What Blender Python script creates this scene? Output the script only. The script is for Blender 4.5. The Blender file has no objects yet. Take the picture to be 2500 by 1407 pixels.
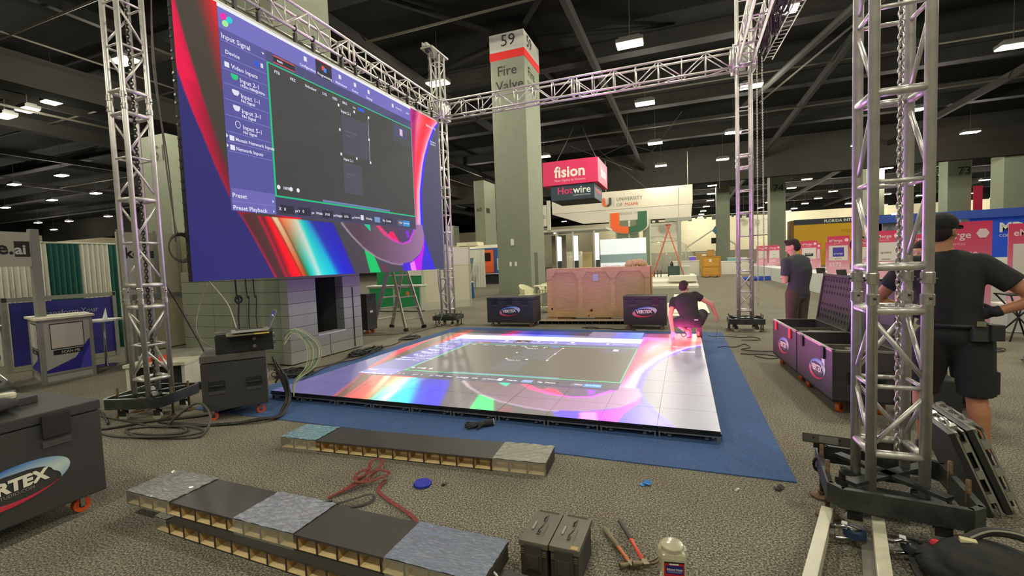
import bpy, bmesh, math, random
import numpy as np
from mathutils import Vector, Matrix, Euler, Quaternion
random.seed(7); rng = np.random.default_rng(7)
PI = math.pi
S = bpy.context.scene; COL = S.collection

# ------------------------------------------------------------------ camera, world, exposure
def cam_axes():
    yaw, pitch, roll = [math.radians(a) for a in (-21.05876, 3.21303, -2.09712)]
    f = Vector((math.sin(yaw)*math.cos(pitch), math.cos(yaw)*math.cos(pitch), -math.sin(pitch)))
    r = Vector((math.cos(yaw), -math.sin(yaw), 0)); u = r.cross(f)
    return r*math.cos(roll)+u*math.sin(roll), u*math.cos(roll)-r*math.sin(roll), f
cd = bpy.data.cameras.new('camera'); cam = bpy.data.objects.new('camera', cd); COL.objects.link(cam)
r_, u_, f_ = cam_axes()
m = Matrix((r_, u_, -f_)).transposed().to_4x4(); m.translation = Vector((0, 0, 1.557)); cam.matrix_world = m
cd.sensor_width = 36; cd.lens = 1096.58/2500*36; cd.clip_end = 400; cd.clip_start = .05
S.camera = cam
w = bpy.data.worlds.new('world'); S.world = w; w.use_nodes = True
w.node_tree.nodes['Background'].inputs[0].default_value = (.9, .95, 1, 1)
w.node_tree.nodes['Background'].inputs[1].default_value = .02
S.view_settings.view_transform = 'Standard'; S.view_settings.look = 'None'
S.view_settings.exposure = 0.0; S.view_settings.gamma = 1; S.view_settings.use_curve_mapping = False
LAMP_W = 430; LAMP_C = (1, .955, .80)

# ------------------------------------------------------------------ helpers
def lin(c):
    c = [x/255 for x in c[:3]]
    return tuple(x/12.92 if x <= .04045 else ((x+.055)/1.055)**2.4 for x in c)
MC = {}
def mat(c, rough=.6, metal=0, em=0, noise=0, scale=20, bump=0, spec=.5, alpha=1, trans=0, coat=0, stretch=None, ec=None):
    key = (tuple(c), rough, metal, em, noise, scale, bump, spec, alpha, trans, coat, stretch, ec)
    if key in MC: return MC[key]
    M = bpy.data.materials.new('mat%d' % len(MC)); M.use_nodes = True; nt = M.node_tree; b = nt.nodes['Principled BSDF']
    L = lin(c); b.inputs['Base Color'].default_value = (*L, 1); b.inputs['Roughness'].default_value = rough
    b.inputs['Metallic'].default_value = metal; b.inputs['Specular IOR Level'].default_value = spec
    b.inputs['Alpha'].default_value = alpha; b.inputs['Transmission Weight'].default_value = trans
    b.inputs['Coat Weight'].default_value = coat; b.inputs['Coat Roughness'].default_value = .15
    if em:
        b.inputs['Emission Color'].default_value = (*lin(ec or c), 1); b.inputs['Emission Strength'].default_value = em
    if noise or bump:
        tc = nt.nodes.new('ShaderNodeTexCoord'); n = nt.nodes.new('ShaderNodeTexNoise'); n.inputs['Scale'].default_value = scale
        n.inputs['Detail'].default_value = 4; src = tc.outputs['Object']
        if stretch:
            mp = nt.nodes.new('ShaderNodeMapping'); mp.inputs['Scale'].default_value = stretch
            nt.links.new(src, mp.inputs[0]); src = mp.outputs[0]
        nt.links.new(src, n.inputs['Vector'])
        if noise:
            cr = nt.nodes.new('ShaderNodeValToRGB'); e = cr.color_ramp.elements
            e[0].position = .3; e[1].position = .7
            e[0].color = (*[x*(1-noise) for x in L], 1); e[1].color = (*[min(1, x*(1+noise)) for x in L], 1)
            nt.links.new(n.outputs['Fac'], cr.inputs[0]); nt.links.new(cr.outputs[0], b.inputs['Base Color'])
        if bump:
            bp = nt.nodes.new('ShaderNodeBump'); bp.inputs['Strength'].default_value = bump; bp.inputs['Distance'].default_value = .01
            nt.links.new(n.outputs['Fac'], bp.inputs['Height']); nt.links.new(bp.outputs[0], b.inputs['Normal'])
    MC[key] = M; return M
def vcol_mat(base, rough, gain, spec=.5, coat=0, emit=True):
    key = ('vc', base, rough, gain, emit)
    if key in MC: return MC[key]
    M = bpy.data.materials.new('vcol%d' % len(MC)); M.use_nodes = True; nt = M.node_tree; b = nt.nodes['Principled BSDF']
    a = nt.nodes.new('ShaderNodeAttribute'); a.attribute_name = 'Col'
    b.inputs['Roughness'].default_value = rough; b.inputs['Specular IOR Level'].default_value = spec
    b.inputs['Coat Weight'].default_value = coat; b.inputs['Coat Roughness'].default_value = .12
    if emit:
        b.inputs['Base Color'].default_value = (*lin(base), 1)
        nt.links.new(a.outputs['Color'], b.inputs['Emission Color']); b.inputs['Emission Strength'].default_value = gain
    else: nt.links.new(a.outputs['Color'], b.inputs['Base Color'])
    MC[key] = M; return M

def props(o, label=None, cat=None, group=None, kind=None):
    if label: o['label'] = label
    if cat: o['category'] = cat
    if group: o['group'] = group
    if kind: o['kind'] = kind
    return o
def thing(name, label, cat, loc=(0, 0, 0), rz=0, group=None):
    o = bpy.data.objects.new(name, None); o.empty_display_size = .1; COL.objects.link(o)
    o.location = loc; o.rotation_euler = (0, 0, rz)
    return props(o, label, cat, group)
def link(name, me, parent=None, M=None):
    o = bpy.data.objects.new(name, me); COL.objects.link(o)
    if parent: o.parent = parent
    if M is not None: o.matrix_local = M
    return o
def dup(root, loc=None, rz=None, label=None, group=None):
    r = root.copy(); COL.objects.link(r)
    if loc is not None: r.location = loc
    if rz is not None: r.rotation_euler = (r.rotation_euler[0], r.rotation_euler[1], rz)
    if label: r['label'] = label
    if group: r['group'] = group
    for ch in list(root.children):
        c = ch.copy(); COL.objects.link(c); c.parent = r
        for g in list(ch.children):
            d = g.copy(); COL.objects.link(d); d.parent = c
    return r
def frame_z(d):
    return Vector(d).to_track_quat('Z', 'Y').to_matrix().to_4x4()
class MB:
    def __init__(s): s.v = []; s.f = []
    def add(s, vs, fs):
        o = len(s.v); s.v += [tuple(x) for x in vs]; s.f += [tuple(i+o for i in f) for f in fs]; return s
    def box(s, lo, hi, M=None):
        x0, y0, z0 = lo; x1, y1, z1 = hi
        vs = [Vector(p) for p in ((x0,y0,z0),(x1,y0,z0),(x1,y1,z0),(x0,y1,z0),(x0,y0,z1),(x1,y0,z1),(x1,y1,z1),(x0,y1,z1))]
        if M is not None: vs = [M @ p for p in vs]
        return s.add(vs, [(0,3,2,1),(4,5,6,7),(0,1,5,4),(1,2,6,5),(2,3,7,6),(3,0,4,7)])
    def cbox(s, c, d, M=None):
        T = Matrix.Translation(c)
        if M is not None: T = T @ M.to_4x4()
        return s.box((-d[0]/2, -d[1]/2, -d[2]/2), (d[0]/2, d[1]/2, d[2]/2), T)
    def cyl(s, a, b, r, r2=None, n=10, cap=True):
        a, b = Vector(a), Vector(b); r2 = r if r2 is None else r2; F = frame_z(b-a).to_3x3()
        vs = []
        for p, q in ((a, r), (b, r2)):
            vs += [p + F @ Vector((q*math.cos(2*PI*i/n), q*math.sin(2*PI*i/n), 0)) for i in range(n)]
        fs = [(i, (i+1) % n, n+(i+1) % n, n+i) for i in range(n)]
        if cap: fs += [tuple(range(n))[::-1], tuple(range(n, 2*n))]
        return s.add(vs, fs)
    def tube(s, pts, r, n=6, closed=False):
        pts = [Vector(p) for p in pts]; N = len(pts); vs = []; fs = []; up = Vector((0, 0, 1)); prev = None
        for i, p in enumerate(pts):
            t = (pts[(i+1) % N] - pts[i-1]) if closed or 0 < i < N-1 else (pts[1]-pts[0] if i == 0 else pts[-1]-pts[-2])
            if t.length < 1e-7: t = Vector((1, 0, 0))
            t.normalize()
            if prev is None:
                x = t.cross(up);
                if x.length < .1: x = t.cross(Vector((1, 0, 0)))
            else: x = prev - t*prev.dot(t)
            x.normalize(); prev = x; y = t.cross(x)
            vs += [p + x*r*math.cos(2*PI*k/n) + y*r*math.sin(2*PI*k/n) for k in range(n)]
        for i in range(N if closed else N-1):
            j = (i+1) % N
            fs += [(i*n+k, i*n+(k+1) % n, j*n+(k+1) % n, j*n+k) for k in range(n)]
        if not closed: fs += [tuple(range(n))[::-1], tuple((N-1)*n+k for k in range(n))]
        return s.add(vs, fs)
    def lathe(s, prof, n=16, M=None):
        vs = []; fs = []
        for r, z in prof: vs += [Vector((r*math.cos(2*PI*k/n), r*math.sin(2*PI*k/n), z)) for k in range(n)]
        if M is not None: vs = [M @ p for p in vs]
        for i in range(len(prof)-1):
            fs += [(i*n+k, i*n+(k+1) % n, (i+1)*n+(k+1) % n, (i+1)*n+k) for k in range(n)]
        fs += [tuple(range(n))[::-1], tuple((len(prof)-1)*n+k for k in range(n))]
        return s.add(vs, fs)
    def prism(s, pts, z0, z1, M=None):
        n = len(pts); vs = [Vector((x, y, z)) for z in (z0, z1) for x, y in pts]
        if M is not None: vs = [M @ p for p in vs]
        return s.add(vs, [tuple(range(n))[::-1], tuple(range(n, 2*n))] + [(i, (i+1) % n, n+(i+1) % n, n+i) for i in range(n)])
    def ball(s, c, r, n=12, M=None):
        rx, ry, rz = (r, r, r) if not hasattr(r, '__len__') else r; vs = []; h = n//2
        for i in range(h+1):
            th = PI*i/h
            for k in range(n): vs.append(Vector((rx*math.sin(th)*math.cos(2*PI*k/n), ry*math.sin(th)*math.sin(2*PI*k/n), rz*math.cos(th))))
        if M is not None: vs = [M.to_3x3() @ p for p in vs]
        vs = [p+Vector(c) for p in vs]
        return s.add(vs, [(i*n+k, (i+1)*n+k, (i+1)*n+(k+1) % n, i*n+(k+1) % n) for i in range(h) for k in range(n)])
    def quad(s, a, b, c, d): return s.add([a, b, c, d], [(0, 1, 2, 3)])
    def mesh(s, name='mesh', material=None, smooth=False):
        me = bpy.data.meshes.new(name); me.from_pydata(s.v, [], s.f)
        if material: me.materials.append(material)
        if smooth: me.polygons.foreach_set('use_smooth', [True]*len(me.polygons))
        me.update(); return me
    def build(s, name, material, parent=None, smooth=False, bevel=0, kind=None, label=None, auto=False):
        loc = None
        if parent is None and s.v:
            xs = np.array(s.v); loc = Vector(((xs[:,0].min()+xs[:,0].max())/2, (xs[:,1].min()+xs[:,1].max())/2, xs[:,2].min()))
            s.v = [tuple(Vector(p)-loc) for p in s.v]
        me = s.mesh(name, material, smooth)
        if bevel or auto:
            bm = bmesh.new(); bm.from_mesh(me)
            if bevel:
                bmesh.ops.remove_doubles(bm, verts=bm.verts, dist=1e-5)
                ed = [e for e in bm.edges if len(e.link_faces) == 2 and e.calc_face_angle(0) > .6]
                bmesh.ops.bevel(bm, geom=ed, offset=bevel, segments=2, affect='EDGES', profile=.7)
            bm.to_mesh(me); bm.free()
        o = link(name, me, parent)
        if loc is not None: o.location = loc
        if kind: o['kind'] = kind
        if label: o['label'] = label
        return o
BARC = {}
def bar(name, p0, p1, r, m, parent, n=10):
    p0, p1 = Vector(p0), Vector(p1); L = (p1-p0).length; key = (round(L, 3), r, m.name, n)
    if key not in BARC: BARC[key] = MB().cyl((0, 0, 0), (0, 0, L), r, n=n).mesh('bar', m, True)
    F = frame_z(p1-p0); F.translation = p0
    return link(name, BARC[key], parent, F)
BOXC = {}
def bx(name, lo, hi, m, parent, bevel=0, label=None):
    d = tuple(round(hi[i]-lo[i], 4) for i in range(3)); key = (d, m.name, bevel)
    if key not in BOXC:
        t = MB().box((-d[0]/2, -d[1]/2, -d[2]/2), (d[0]/2, d[1]/2, d[2]/2)); me = t.mesh('box', m)
        if bevel:
            bm = bmesh.new(); bm.from_mesh(me); bmesh.ops.bevel(bm, geom=list(bm.edges), offset=bevel, segments=2, affect='EDGES', profile=.7); bm.to_mesh(me); bm.free()
        BOXC[key] = me
    o = link(name, BOXC[key], parent); o.location = [(lo[i]+hi[i])/2 for i in range(3)]
    if label: o['label'] = label
    return o
def text(s, size, P, R, U, m, parent, name='lettering', align='LEFT', bold=0, depth=0, label=None):
    c = bpy.data.curves.new('txt', 'FONT'); c.body = s; c.size = size; c.align_x = align; c.resolution_u = 2; c.offset = bold; c.extrude = depth
    t = bpy.data.objects.new('txt', c); COL.objects.link(t)
    dg = bpy.context.evaluated_depsgraph_get(); me = bpy.data.meshes.new_from_object(t.evaluated_get(dg))
    bpy.data.objects.remove(t); bpy.data.curves.remove(c)
    me.materials.clear(); me.materials.append(m)
    R, U = Vector(R), Vector(U); N = R.cross(U).normalized()
    M = Matrix(((R.x, U.x, N.x, P[0]), (R.y, U.y, N.y, P[1]), (R.z, U.z, N.z, P[2]), (0, 0, 0, 1)))
    me.transform(M); o = link(name, me, parent)
    if label: o['label'] = label
    return o
def spline(pts, k=6):
    P = [Vector(p) for p in pts]; out = []
    for i in range(len(P)-1):
        a, b, c, d = P[max(i-1, 0)], P[i], P[i+1], P[min(i+2, len(P)-1)]
        for j in range(k):
            t = j/k; out.append(.5*((2*b)+(c-a)*t+(2*a-5*b+4*c-d)*t*t+(3*b-a-3*c+d)*t**3))
    return out+[P[-1]]
ALU = mat((196, 194, 186), .32, .85, noise=.12, scale=30, bump=.15)
ALU2 = mat((205, 203, 195), .38, .6, noise=.1, scale=12)
STEEL = mat((70, 70, 66), .5, .6, noise=.3, scale=25)
BLACK = mat((24, 24, 22), .6); RUBBER = mat((30, 30, 28), .8); WHITE = mat((225, 224, 214), .5)
CASE = mat((52, 52, 49), .75, noise=.12, scale=140, bump=.25); CASEEDGE = mat((66, 66, 62), .6)
ORANGE = mat((215, 80, 35), .5); CHROME = mat((200, 200, 200), .18, 1)
CONC = mat((128, 134, 114), .85, noise=.04, scale=3, bump=.05); CREAM = mat((226, 216, 184), .9, noise=.05, scale=.6)
CABLE = mat((38, 37, 33), .6); CABLEG = mat((110, 108, 96), .6)
# ------------------------------------------------------------------ the hall
def carpet_mat():
    M = bpy.data.materials.new('carpet'); M.use_nodes = True; nt = M.node_tree; b = nt.nodes['Principled BSDF']
    tc = nt.nodes.new('ShaderNodeTexCoord'); n = nt.nodes.new('ShaderNodeTexNoise'); n.inputs['Scale'].default_value = 95; n.inputs['Detail'].default_value = 2.5; n.inputs['Roughness'].default_value = .65
    n2 = nt.nodes.new('ShaderNodeTexNoise'); n2.inputs['Scale'].default_value = 2.2; n2.inputs['Detail'].default_value = 5
    nt.links.new(tc.outputs['Object'], n.inputs['Vector']); nt.links.new(tc.outputs['Object'], n2.inputs['Vector'])
    cr = nt.nodes.new('ShaderNodeValToRGB'); e = cr.color_ramp.elements; e[0].position = .36; e[1].position = .66
    e[0].color = (*lin((66, 65, 58)), 1); e[1].color = (*lin((176, 172, 154)), 1)
    x = e.new(.5); x.color = (*lin((116, 113, 101)), 1)
    nt.links.new(n.outputs['Fac'], cr.inputs[0])
    cr2 = nt.nodes.new('ShaderNodeValToRGB'); e = cr2.color_ramp.elements; e[0].position = .3; e[1].position = .7
    e[0].color = (.88, .82, .80, 1); e[1].color = (1.0, 1.0, .97, 1); nt.links.new(n2.outputs['Fac'], cr2.inputs[0])
    mx = nt.nodes.new('ShaderNodeMix'); mx.data_type = 'RGBA'; mx.blend_type = 'MULTIPLY'; mx.inputs[0].default_value = 1
    nt.links.new(cr.outputs[0], mx.inputs[6]); nt.links.new(cr2.outputs[0], mx.inputs[7]); nt.links.new(mx.outputs[2], b.inputs['Base Color'])
    b.inputs['Roughness'].default_value = 1; b.inputs['Specular IOR Level'].default_value = .1
    bp = nt.nodes.new('ShaderNodeBump'); bp.inputs['Strength'].default_value = .5; bp.inputs['Distance'].default_value = .006
    nt.links.new(n.outputs['Fac'], bp.inputs['Height']); nt.links.new(bp.outputs[0], b.inputs['Normal']); return M
def struct(name, mb, m, parent=None, label=None):
    o = mb.build(name, m, parent); o['kind'] = 'structure'
    if label: o['label'] = label
    return o
X0, X1, Y0, Y1, HC = -118, 80, -45, 112, 12.6
struct('floor', MB().box((X0, Y0, -.2), (X1, Y1, 0)), carpet_mat())
DARK2 = mat((25, 24, 20), .85, noise=.2, scale=1.5, spec=.2); DARK3 = mat((19, 18, 15), .95, noise=.2, scale=.4, spec=.1)
struct('ceiling', MB().box((X0, Y0, HC), (X1, Y1, HC+.3)), DARK3)
struct('wall_back', MB().box((X0, Y1, 0), (X1, Y1+.4, 13)), CREAM)
struct('wall_left', MB().box((X0-.4, Y0, 0), (X0, Y1, 13)), CREAM)
struct('wall_right', MB().box((X1, Y0, 0), (X1+.4, Y1, 13)), CREAM)
struct('wall_front', MB().box((X0, Y0-.4, 0), (X1, Y0, 13)), CREAM)
# dark upper band of the walls and bulkheads
SOF = mat((42, 41, 36), .9, noise=.06, scale=.5, spec=.2)
k = 1
def trim(mb, m, label):
    global k
    struct('trim_%d' % k, mb, m, None, label); k += 1
trim(MB().box((X0, 50, 8.95), (X1, 50.6, HC)), SOF, 'dark grey bulkhead crossing the hall under the ceiling')
trim(MB().box((X0, Y1-.3, 10.3), (X1, Y1-.02, HC)), DARK3, 'black strip above the cream far wall')
trim(MB().box((X0+.02, Y0, 10.3), (X0+.3, Y1, HC)), DARK3, 'black strip above the cream left wall')
trim(MB().box((-26.5, Y0, 9.6), (-25.3, 50, 10.9)), SOF, 'grey duct running along the hall on the left')
trim(MB().box((-36.5, Y0, 10.4), (-35.9, Y1, 11.1)), SOF, 'grey girder along the hall far on the left')
for yb in (-8, 3, 13.5, 22.5, 31, 40, 60, 72, 85, 98):
    trim(MB().box((X0, yb, 11.3), (X1, yb+.35, 12.0)).box((X0, yb-.15, 11.25), (X1, yb+.5, 11.32)).box((X0, yb-.15, 12), (X1, yb+.5, 12.06)), DARK2, 'dark steel girder crossing under the ceiling')
for xb in (-60, -46, -32, -20, -12.5, -4, 7, 17, 27, 40):
    trim(MB().box((xb, Y0, 10.75), (xb+.22, Y1, 11.15)), DARK2, 'dark steel beam running along the hall')
# diagonal braces meeting at the numbered pillars
def brace_set(cx, cy, zt=12):
    for dx, dy in ((7, 3), (-7, 3), (3.5, -4), (-5, -6), (0, 7)):
        b = MB().cyl((cx+.14*dx, cy+.14*dy, zt-.3), (cx+dx, cy+dy, 12.55), .12, n=8)
        trim(b, DARK2, 'dark diagonal roof brace above the pillar')
brace_set(-7.3, 20.5, 12.4)
trim(MB().cyl((3.0, 9.6, 7.1), (2.6, 24, 7.05), .17, n=10), DARK2, 'long round duct hanging at the right of the truss') if False else None
# pipes and conduits under the roof
PIPE = mat((58, 55, 45), .7)
for (a, b, r) in [((-30, -5, 9.9), (-30, 60, 9.9), .06), ((-23, 0, 10.6), (-23, 60, 10.6), .04), ((-60, 16, 11), (30, 16, 11), .05), ((-60, 27, 10.9), (40, 27, 10.9), .05),
                  ((-14, 34, 10.8), (30, 34, 10.8), .06), ((9.5, 4, 10.2), (3.4, 30, 10.2), .15), ((10.6, 4, 10.3), (4.2, 30, 10.3), .05), ((-50, 9.4, 10.6), (-8, 9.4, 10.6), .04), ((-7.5, 12, 10.4), (30, 12, 10.4), .04)]:
    trim(MB().cyl(a, b, r, n=8), PIPE if r < .1 else DARK2, 'thin conduit pipe under the dark roof' if r < .1 else 'thick grey duct slanting under the dark roof')

# numbered pillars
def pillar(name, x0, x1, y0, y1, h, label, parts=None):
    t = thing(name, label, 'pillar', ((x0+x1)/2, (y0+y1)/2, 0)); hx, hy = (x1-x0)/2, (y1-y0)/2
    MB().box((-hx, -hy, 0), (hx, hy, h)).build('shaft', CONC, t, bevel=.02)
    return t, hx, hy
INK = mat((45, 46, 42), .8); RED = mat((214, 38, 36), .6); SIGNW = mat((176, 176, 160), .8)
t, hx, hy = pillar('pillar', -8.12, -6.5, 19.4, 21.6, 11.85, 'tall grey square pillar marked 59 Fire Valve with red band')
MB().box((-hx-.015, -hy-.015, 10.9), (hx+.015, hy+.015, 11.86)).build('number_band', mat((196, 196, 184), .8), t)
MB().box((-hx-.025, -hy-.025, 10.72), (hx+.025, hy+.025, 11.06)).build('red_band', RED, t)
for (P, R) in (((-.28, -hy-.03, 11.28), (1, 0, 0)), ((hx+.03, -.75, 11.28), (0, 1, 0))):
    text('59', .72, P, R, (0, 0, 1), INK, t, 'number')
    q = Vector(P)-Vector(R)*(.22 if R[0] else -.1)
    text('Fire', .62, (q.x, q.y, 10.0), R, (0, 0, 1), INK, t); text('Valve', .62, (q.x-.08*R[0], q.y-.08*R[1], 9.35), R, (0, 0, 1), INK, t)
for x, z in ((-.18, 1.5), (.08, 1.5)): bx('outlet_plate', (x-.05, -hy-.02, z-.1), (x+.05, -hy, z+.1), WHITE, t)
bx('alarm_box', (-.12, -hy-.06, 2.35), (.02, -hy, 2.65), WHITE, t)
MB().box((hx, -.55, .02), (hx+.012, -.1, 2.0)).build('recess_panel', mat((84, 90, 76), .8), t)
t, hx, hy = pillar('pillar', 9.4, 10.98, 60, 61.8, 10.6, 'grey pillar marked 74 left of the yellow display'); text('74', 1.1, (-.5, -hy-.03, 8.7), (1, 0, 0), (0, 0, 1), INK, t, 'number')
t, hx, hy = pillar('pillar', 25.5, 27.4, 60, 61.8, 10.6, 'grey pillar marked 73 above the capped man'); text('73', 1.1, (-.2, -hy-.03, 8.9), (1, 0, 0), (0, 0, 1), INK, t, 'number')
bx('pennant', (1.0, -hy-.3, 5.0), (1.7, -hy-.2, 7.6), mat((205, 45, 80), .7), t)
t, hx, hy = pillar('pillar', 25.3, 27, 50.8, 52.6, 9.2, 'grey pillar at the right edge above the blue booth')
t, hx, hy = pillar('pillar', 18.6, 20.2, 60, 61.8, 10.6, 'grey pillar marked 2 seen through the near tower'); text('2', 1.1, (.2, -hy-.03, 8.4), (1, 0, 0), (0, 0, 1), INK, t, 'number')
t, hx, hy = pillar('pillar', -16.64, -15.68, 35, 37.4, 8.6, 'shorter grey pillar above the blue train carriage'); text('60', .5, (-.28, -hy-.03, 6.0), (1, 0, 0), (0, 0, 1), INK, t, 'number')
bx('side_face_sign', (hx, -.9, 5.9), (hx+.02, -.2, 6.3), INK, t)
t, hx, hy = pillar('pillar', -24.1, -22.2, 14, 15.9, 8.1, 'grey pillar marked 51 behind the left lattice tower'); text('51', 1.0, (.0, -hy-.03, 6.9), (1, 0, 0), (0, 0, 1), INK, t, 'number')
t, hx, hy = pillar('pillar', 3.6, 5.0, 58, 59.6, 9.6, 'grey pillar behind the far right lattice tower')
t, hx, hy = pillar('pillar', -38, -36.4, 68, 70, 8.2, 'small distant grey pillar under a lit fixture')

# block pillar base behind the screen
t = thing('block_pillar', 'grey concrete block pillar with window slot behind the screen', 'pillar', (-7.2, 6.35, 0))
CW = mat((140, 143, 134), .85, noise=.04, scale=4)
for i in range(7):
    z0, z1 = .02+i*.2, .02+(i+1)*.2-.006
    for y0, y1 in (((-.88, -.28), (.38, .87)) if 2 <= i <= 6 else ((-.88, -.01), (0, .87))):
        bx('block', (1.02, y0, z0), (1.2, y1-.006, z1), CW, t)
    for x0, x1 in ((-1.35, -.55), (-.545, .25), (.255, 1.015)): bx('block', (x0, -.88, z0), (x1, -.7, z1), CONC, t)
MB().box((-1.35, -.7, 0), (.3, .87, 1.42)).box((.3, -.7, 0), (1.02, -.3, 1.42)).box((.3, .4, 0), (1.02, .87, 1.42)).build('core', mat((70, 74, 66), .9), t)
MB().box((.31, -.29, .42), (.34, .39, 1.4)).build('recess_back', mat((44, 46, 50), .7), t)
bx('sill', (1.0, -.29, .4), (1.21, .39, .425), mat((190, 190, 190), .6), t)
bar('riser_pipe', (.75, -.1, .42), (.75, -.1, 1.4), .035, mat((60, 60, 56), .6), t); bar('riser_pipe', (.8, .05, .42), (.8, .05, 1.4), .025, STEEL, t)
MB().box((-1.35, -.88, 1.42), (1.2, .87, 1.6)).box((-1.1, -.6, 1.6), (.95, .7, 11.9)).build('shaft', CONC, t, bevel=.01)
bx('joint_cover', (1.2, .62, .05), (1.215, .635, 1.2), INK, t); bx('thermostat', (1.2, .88, .9), (1.26, .95, 1.1), WHITE, t) if False else None

# ceiling fixtures, each with its own lamp
LENS = mat((255, 246, 214), .5, em=14, ec=(255, 243, 205)); HOUS = mat((70, 70, 64), .6)
HB = None
def lamp_data(pw):
    l = bpy.data.lights.new('lamp', 'POINT'); l.shadow_soft_size = .22; l.energy = pw; l.color = LAMP_C; return l
LD = lamp_data(LAMP_W)
LIGHTS = [(-1.9, 18.9), (-1.9, 26.3), (-1.9, 35.6), (-1.9, 44.5), (3.3, 18.7), (3.3, 26.2), (3.3, 35.3), (3.3, 44.6), (-10.5, 35.5), (-20.1, 44.5), (13.3, 26.3), (20.1, 44.3),
 (29.6, 60.2), (36.5, 77), (20, 58.9), (13.5, 62), (19.9, 76.7), (20.1, 85.2), (19.9, 92.7), (20, 101.5), (13.3, 69), (3.3, 60.3), (3.6, 68.2), (3.9, 76.3), (3.7, 85.3), (3.5, 93.4), (3.4, 100.4),
 (28.7, 68.1), (29.4, 86.5), (35.9, 92.5), (29.2, 95.1), (28, 98.8), (-20.4, 11.6), (-10.6, 18.9), (-32.5, 12.8), (-30.4, 12.8), (-28, 12.75), (-47.5, 21.7), (-55, 21.8), (-63, 27.8), (-73, 28), (-55, 27.7),
 (-74.5, 38.7), (-84.3, 38.9), (-89.4, 37.6), (-108, 52.5), (-75.2, 49.2), (-39, 66), (13.3, 35.3), (13.3, 44.5),
 (13.3, 77), (13.3, 86), (13.3, 95), (28.7, 77), (44, 60), (44, 77), (44, 95), (-8, 60), (-8, 77), (-8, 95), (58, 95), (-24, 95), (-24, 60), (3.4, 107), (20, 107), (36, 107), (52, 107), (-12, 107), (-100, 30), (-100, 44), (-95, 60),  # extra fill lights added to brighten the far walls
 # beyond the frame, where the hall goes on overhead; fill added behind the camera
 (-1.9, 9.2), (4.5, 8.6), (-10.5, 9.4), (13.3, 9.2), (-1.9, -3), (6, -3), (-10.5, -3), (-20.1, -3), (-1.9, -14), (-14, -14), (9, -14), (16, -3), (13.3, 18.6), (24, 14), (-20, 26), (-20, 35), (-30, 35)]
NL = 0
ORD = ['nearest', 'second nearest', 'third', 'fourth', 'fifth', 'sixth', 'seventh', 'eighth', 'ninth', 'tenth', 'eleventh', 'twelfth', 'thirteenth', 'fourteenth', 'fifteenth', 'sixteenth', 'seventeenth', 'eighteenth', 'nineteenth', 'twentieth', 'last but one', 'last']
ROWS = [(-14, -9.5, 'beside the 59 pillar'), (-9.5, -5, 'added beyond the suspended banner'), (-5, 1, 'above the wooden crate'), (1, 7, 'behind the far right tower'), (7, 17, 'left of the nearest tower'), (17, 25, 'right of the 74 pillar'), (25, 32, 'above the pink signs'), (32, 40, 'near the 73 pillar'), (40, 99, 'added at the far right of the hall'), (-26, -14, 'beyond the video wall')]
def lamp_label(x, y):
    if y < -2 and x > -30: return 'ceiling light outside the picture, added as fill behind the camera'
    for a, b, d in ROWS:
        if a <= x < b:
            r = sorted([q for q in LIGHTS if a <= q[0] < b and q[1] > 0], key=lambda q: q[1]*100+q[0]); return 'glowing rectangular ceiling light, %s in the row %s' % (ORD[r.index((x, y))], d)
    r = sorted([q for q in LIGHTS if q[0] < -26], key=lambda q: q[0]/max(q[1], 1)); return 'glowing ceiling light, %s from the left edge in the left hall' % ORD[r.index((x, y))].replace('nearest', 'first').replace('second first', 'second')
for i, (x, y) in enumerate(LIGHTS):
    where = 'left' if x < -12 else ('right' if x > 8 else 'middle'); dist = 'near' if y < 30 else ('mid-distance' if y < 62 else 'far')
    lab = lamp_label(x, y)
    if HB is None:
        HB = thing('ceiling_light', lab, 'ceiling light', (x, y, 10), 0, 'rectangular fixtures hanging under the dark roof')
        MB().box((-.52, -.3, .06), (.52, .3, .2)).box((-.4, -.2, .2), (.4, .2, .3)).build('housing', HOUS, HB)
        MB().box((-.5, -.27, .0), (.5, .27, .055)).build('lens', LENS, HB, bevel=.02)
        MB().cyl((0, 0, .3), (0, 0, 2.4), .012, n=6).build('hanger', HOUS, HB)
        r = HB
    else: r = dup(HB, (x, y, 10), 0, lab)
    r['group'] = 'added ceiling lights behind the camera' if 'behind the camera' in lab else '%s %s ceiling lights' % (dist, where)
    l = bpy.data.objects.new('lamp', LD); COL.objects.link(l); l.parent = r; l.location = (0, 0, -.28)
# ------------------------------------------------------------------ lattice towers and trusses
H_ = .12; RT = .026; RB = .022; RD = .012
def lattice(t, zs, thick, z0, z1, rt=RT, hx=H_, hy=H_, flip=0):
    for sx in (-1, 1):
        for sy in (-1, 1): bar('main_tube', (sx*hx, sy*hy, z0), (sx*hx, sy*hy, z1), rt, ALU2, t, 14)
    cor = [(-hx, -hy), (hx, -hy), (hx, hy), (-hx, hy)]
    for i, z in enumerate(zs):
        for k in range(4):
            a, b = cor[k], cor[(k+1) % 4]
            bar('rung', (*a, z), (*b, z), RB if i in thick else RD, ALU2, t)
    for i in range(len(zs)-1):
        if zs[i+1]-zs[i] < .3: continue
        for k in (range(4) if zs[i] < 1.1 else (1, 3)):
            a, b = cor[k], cor[(k+1) % 4]
            if (i+(k if zs[i] < 1.1 else 0)+flip) % 2: a, b = b, a
            bar('diagonal', (*a, zs[i]+.04), (*b, zs[i+1]-.04), RD, ALU2, t)
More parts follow.
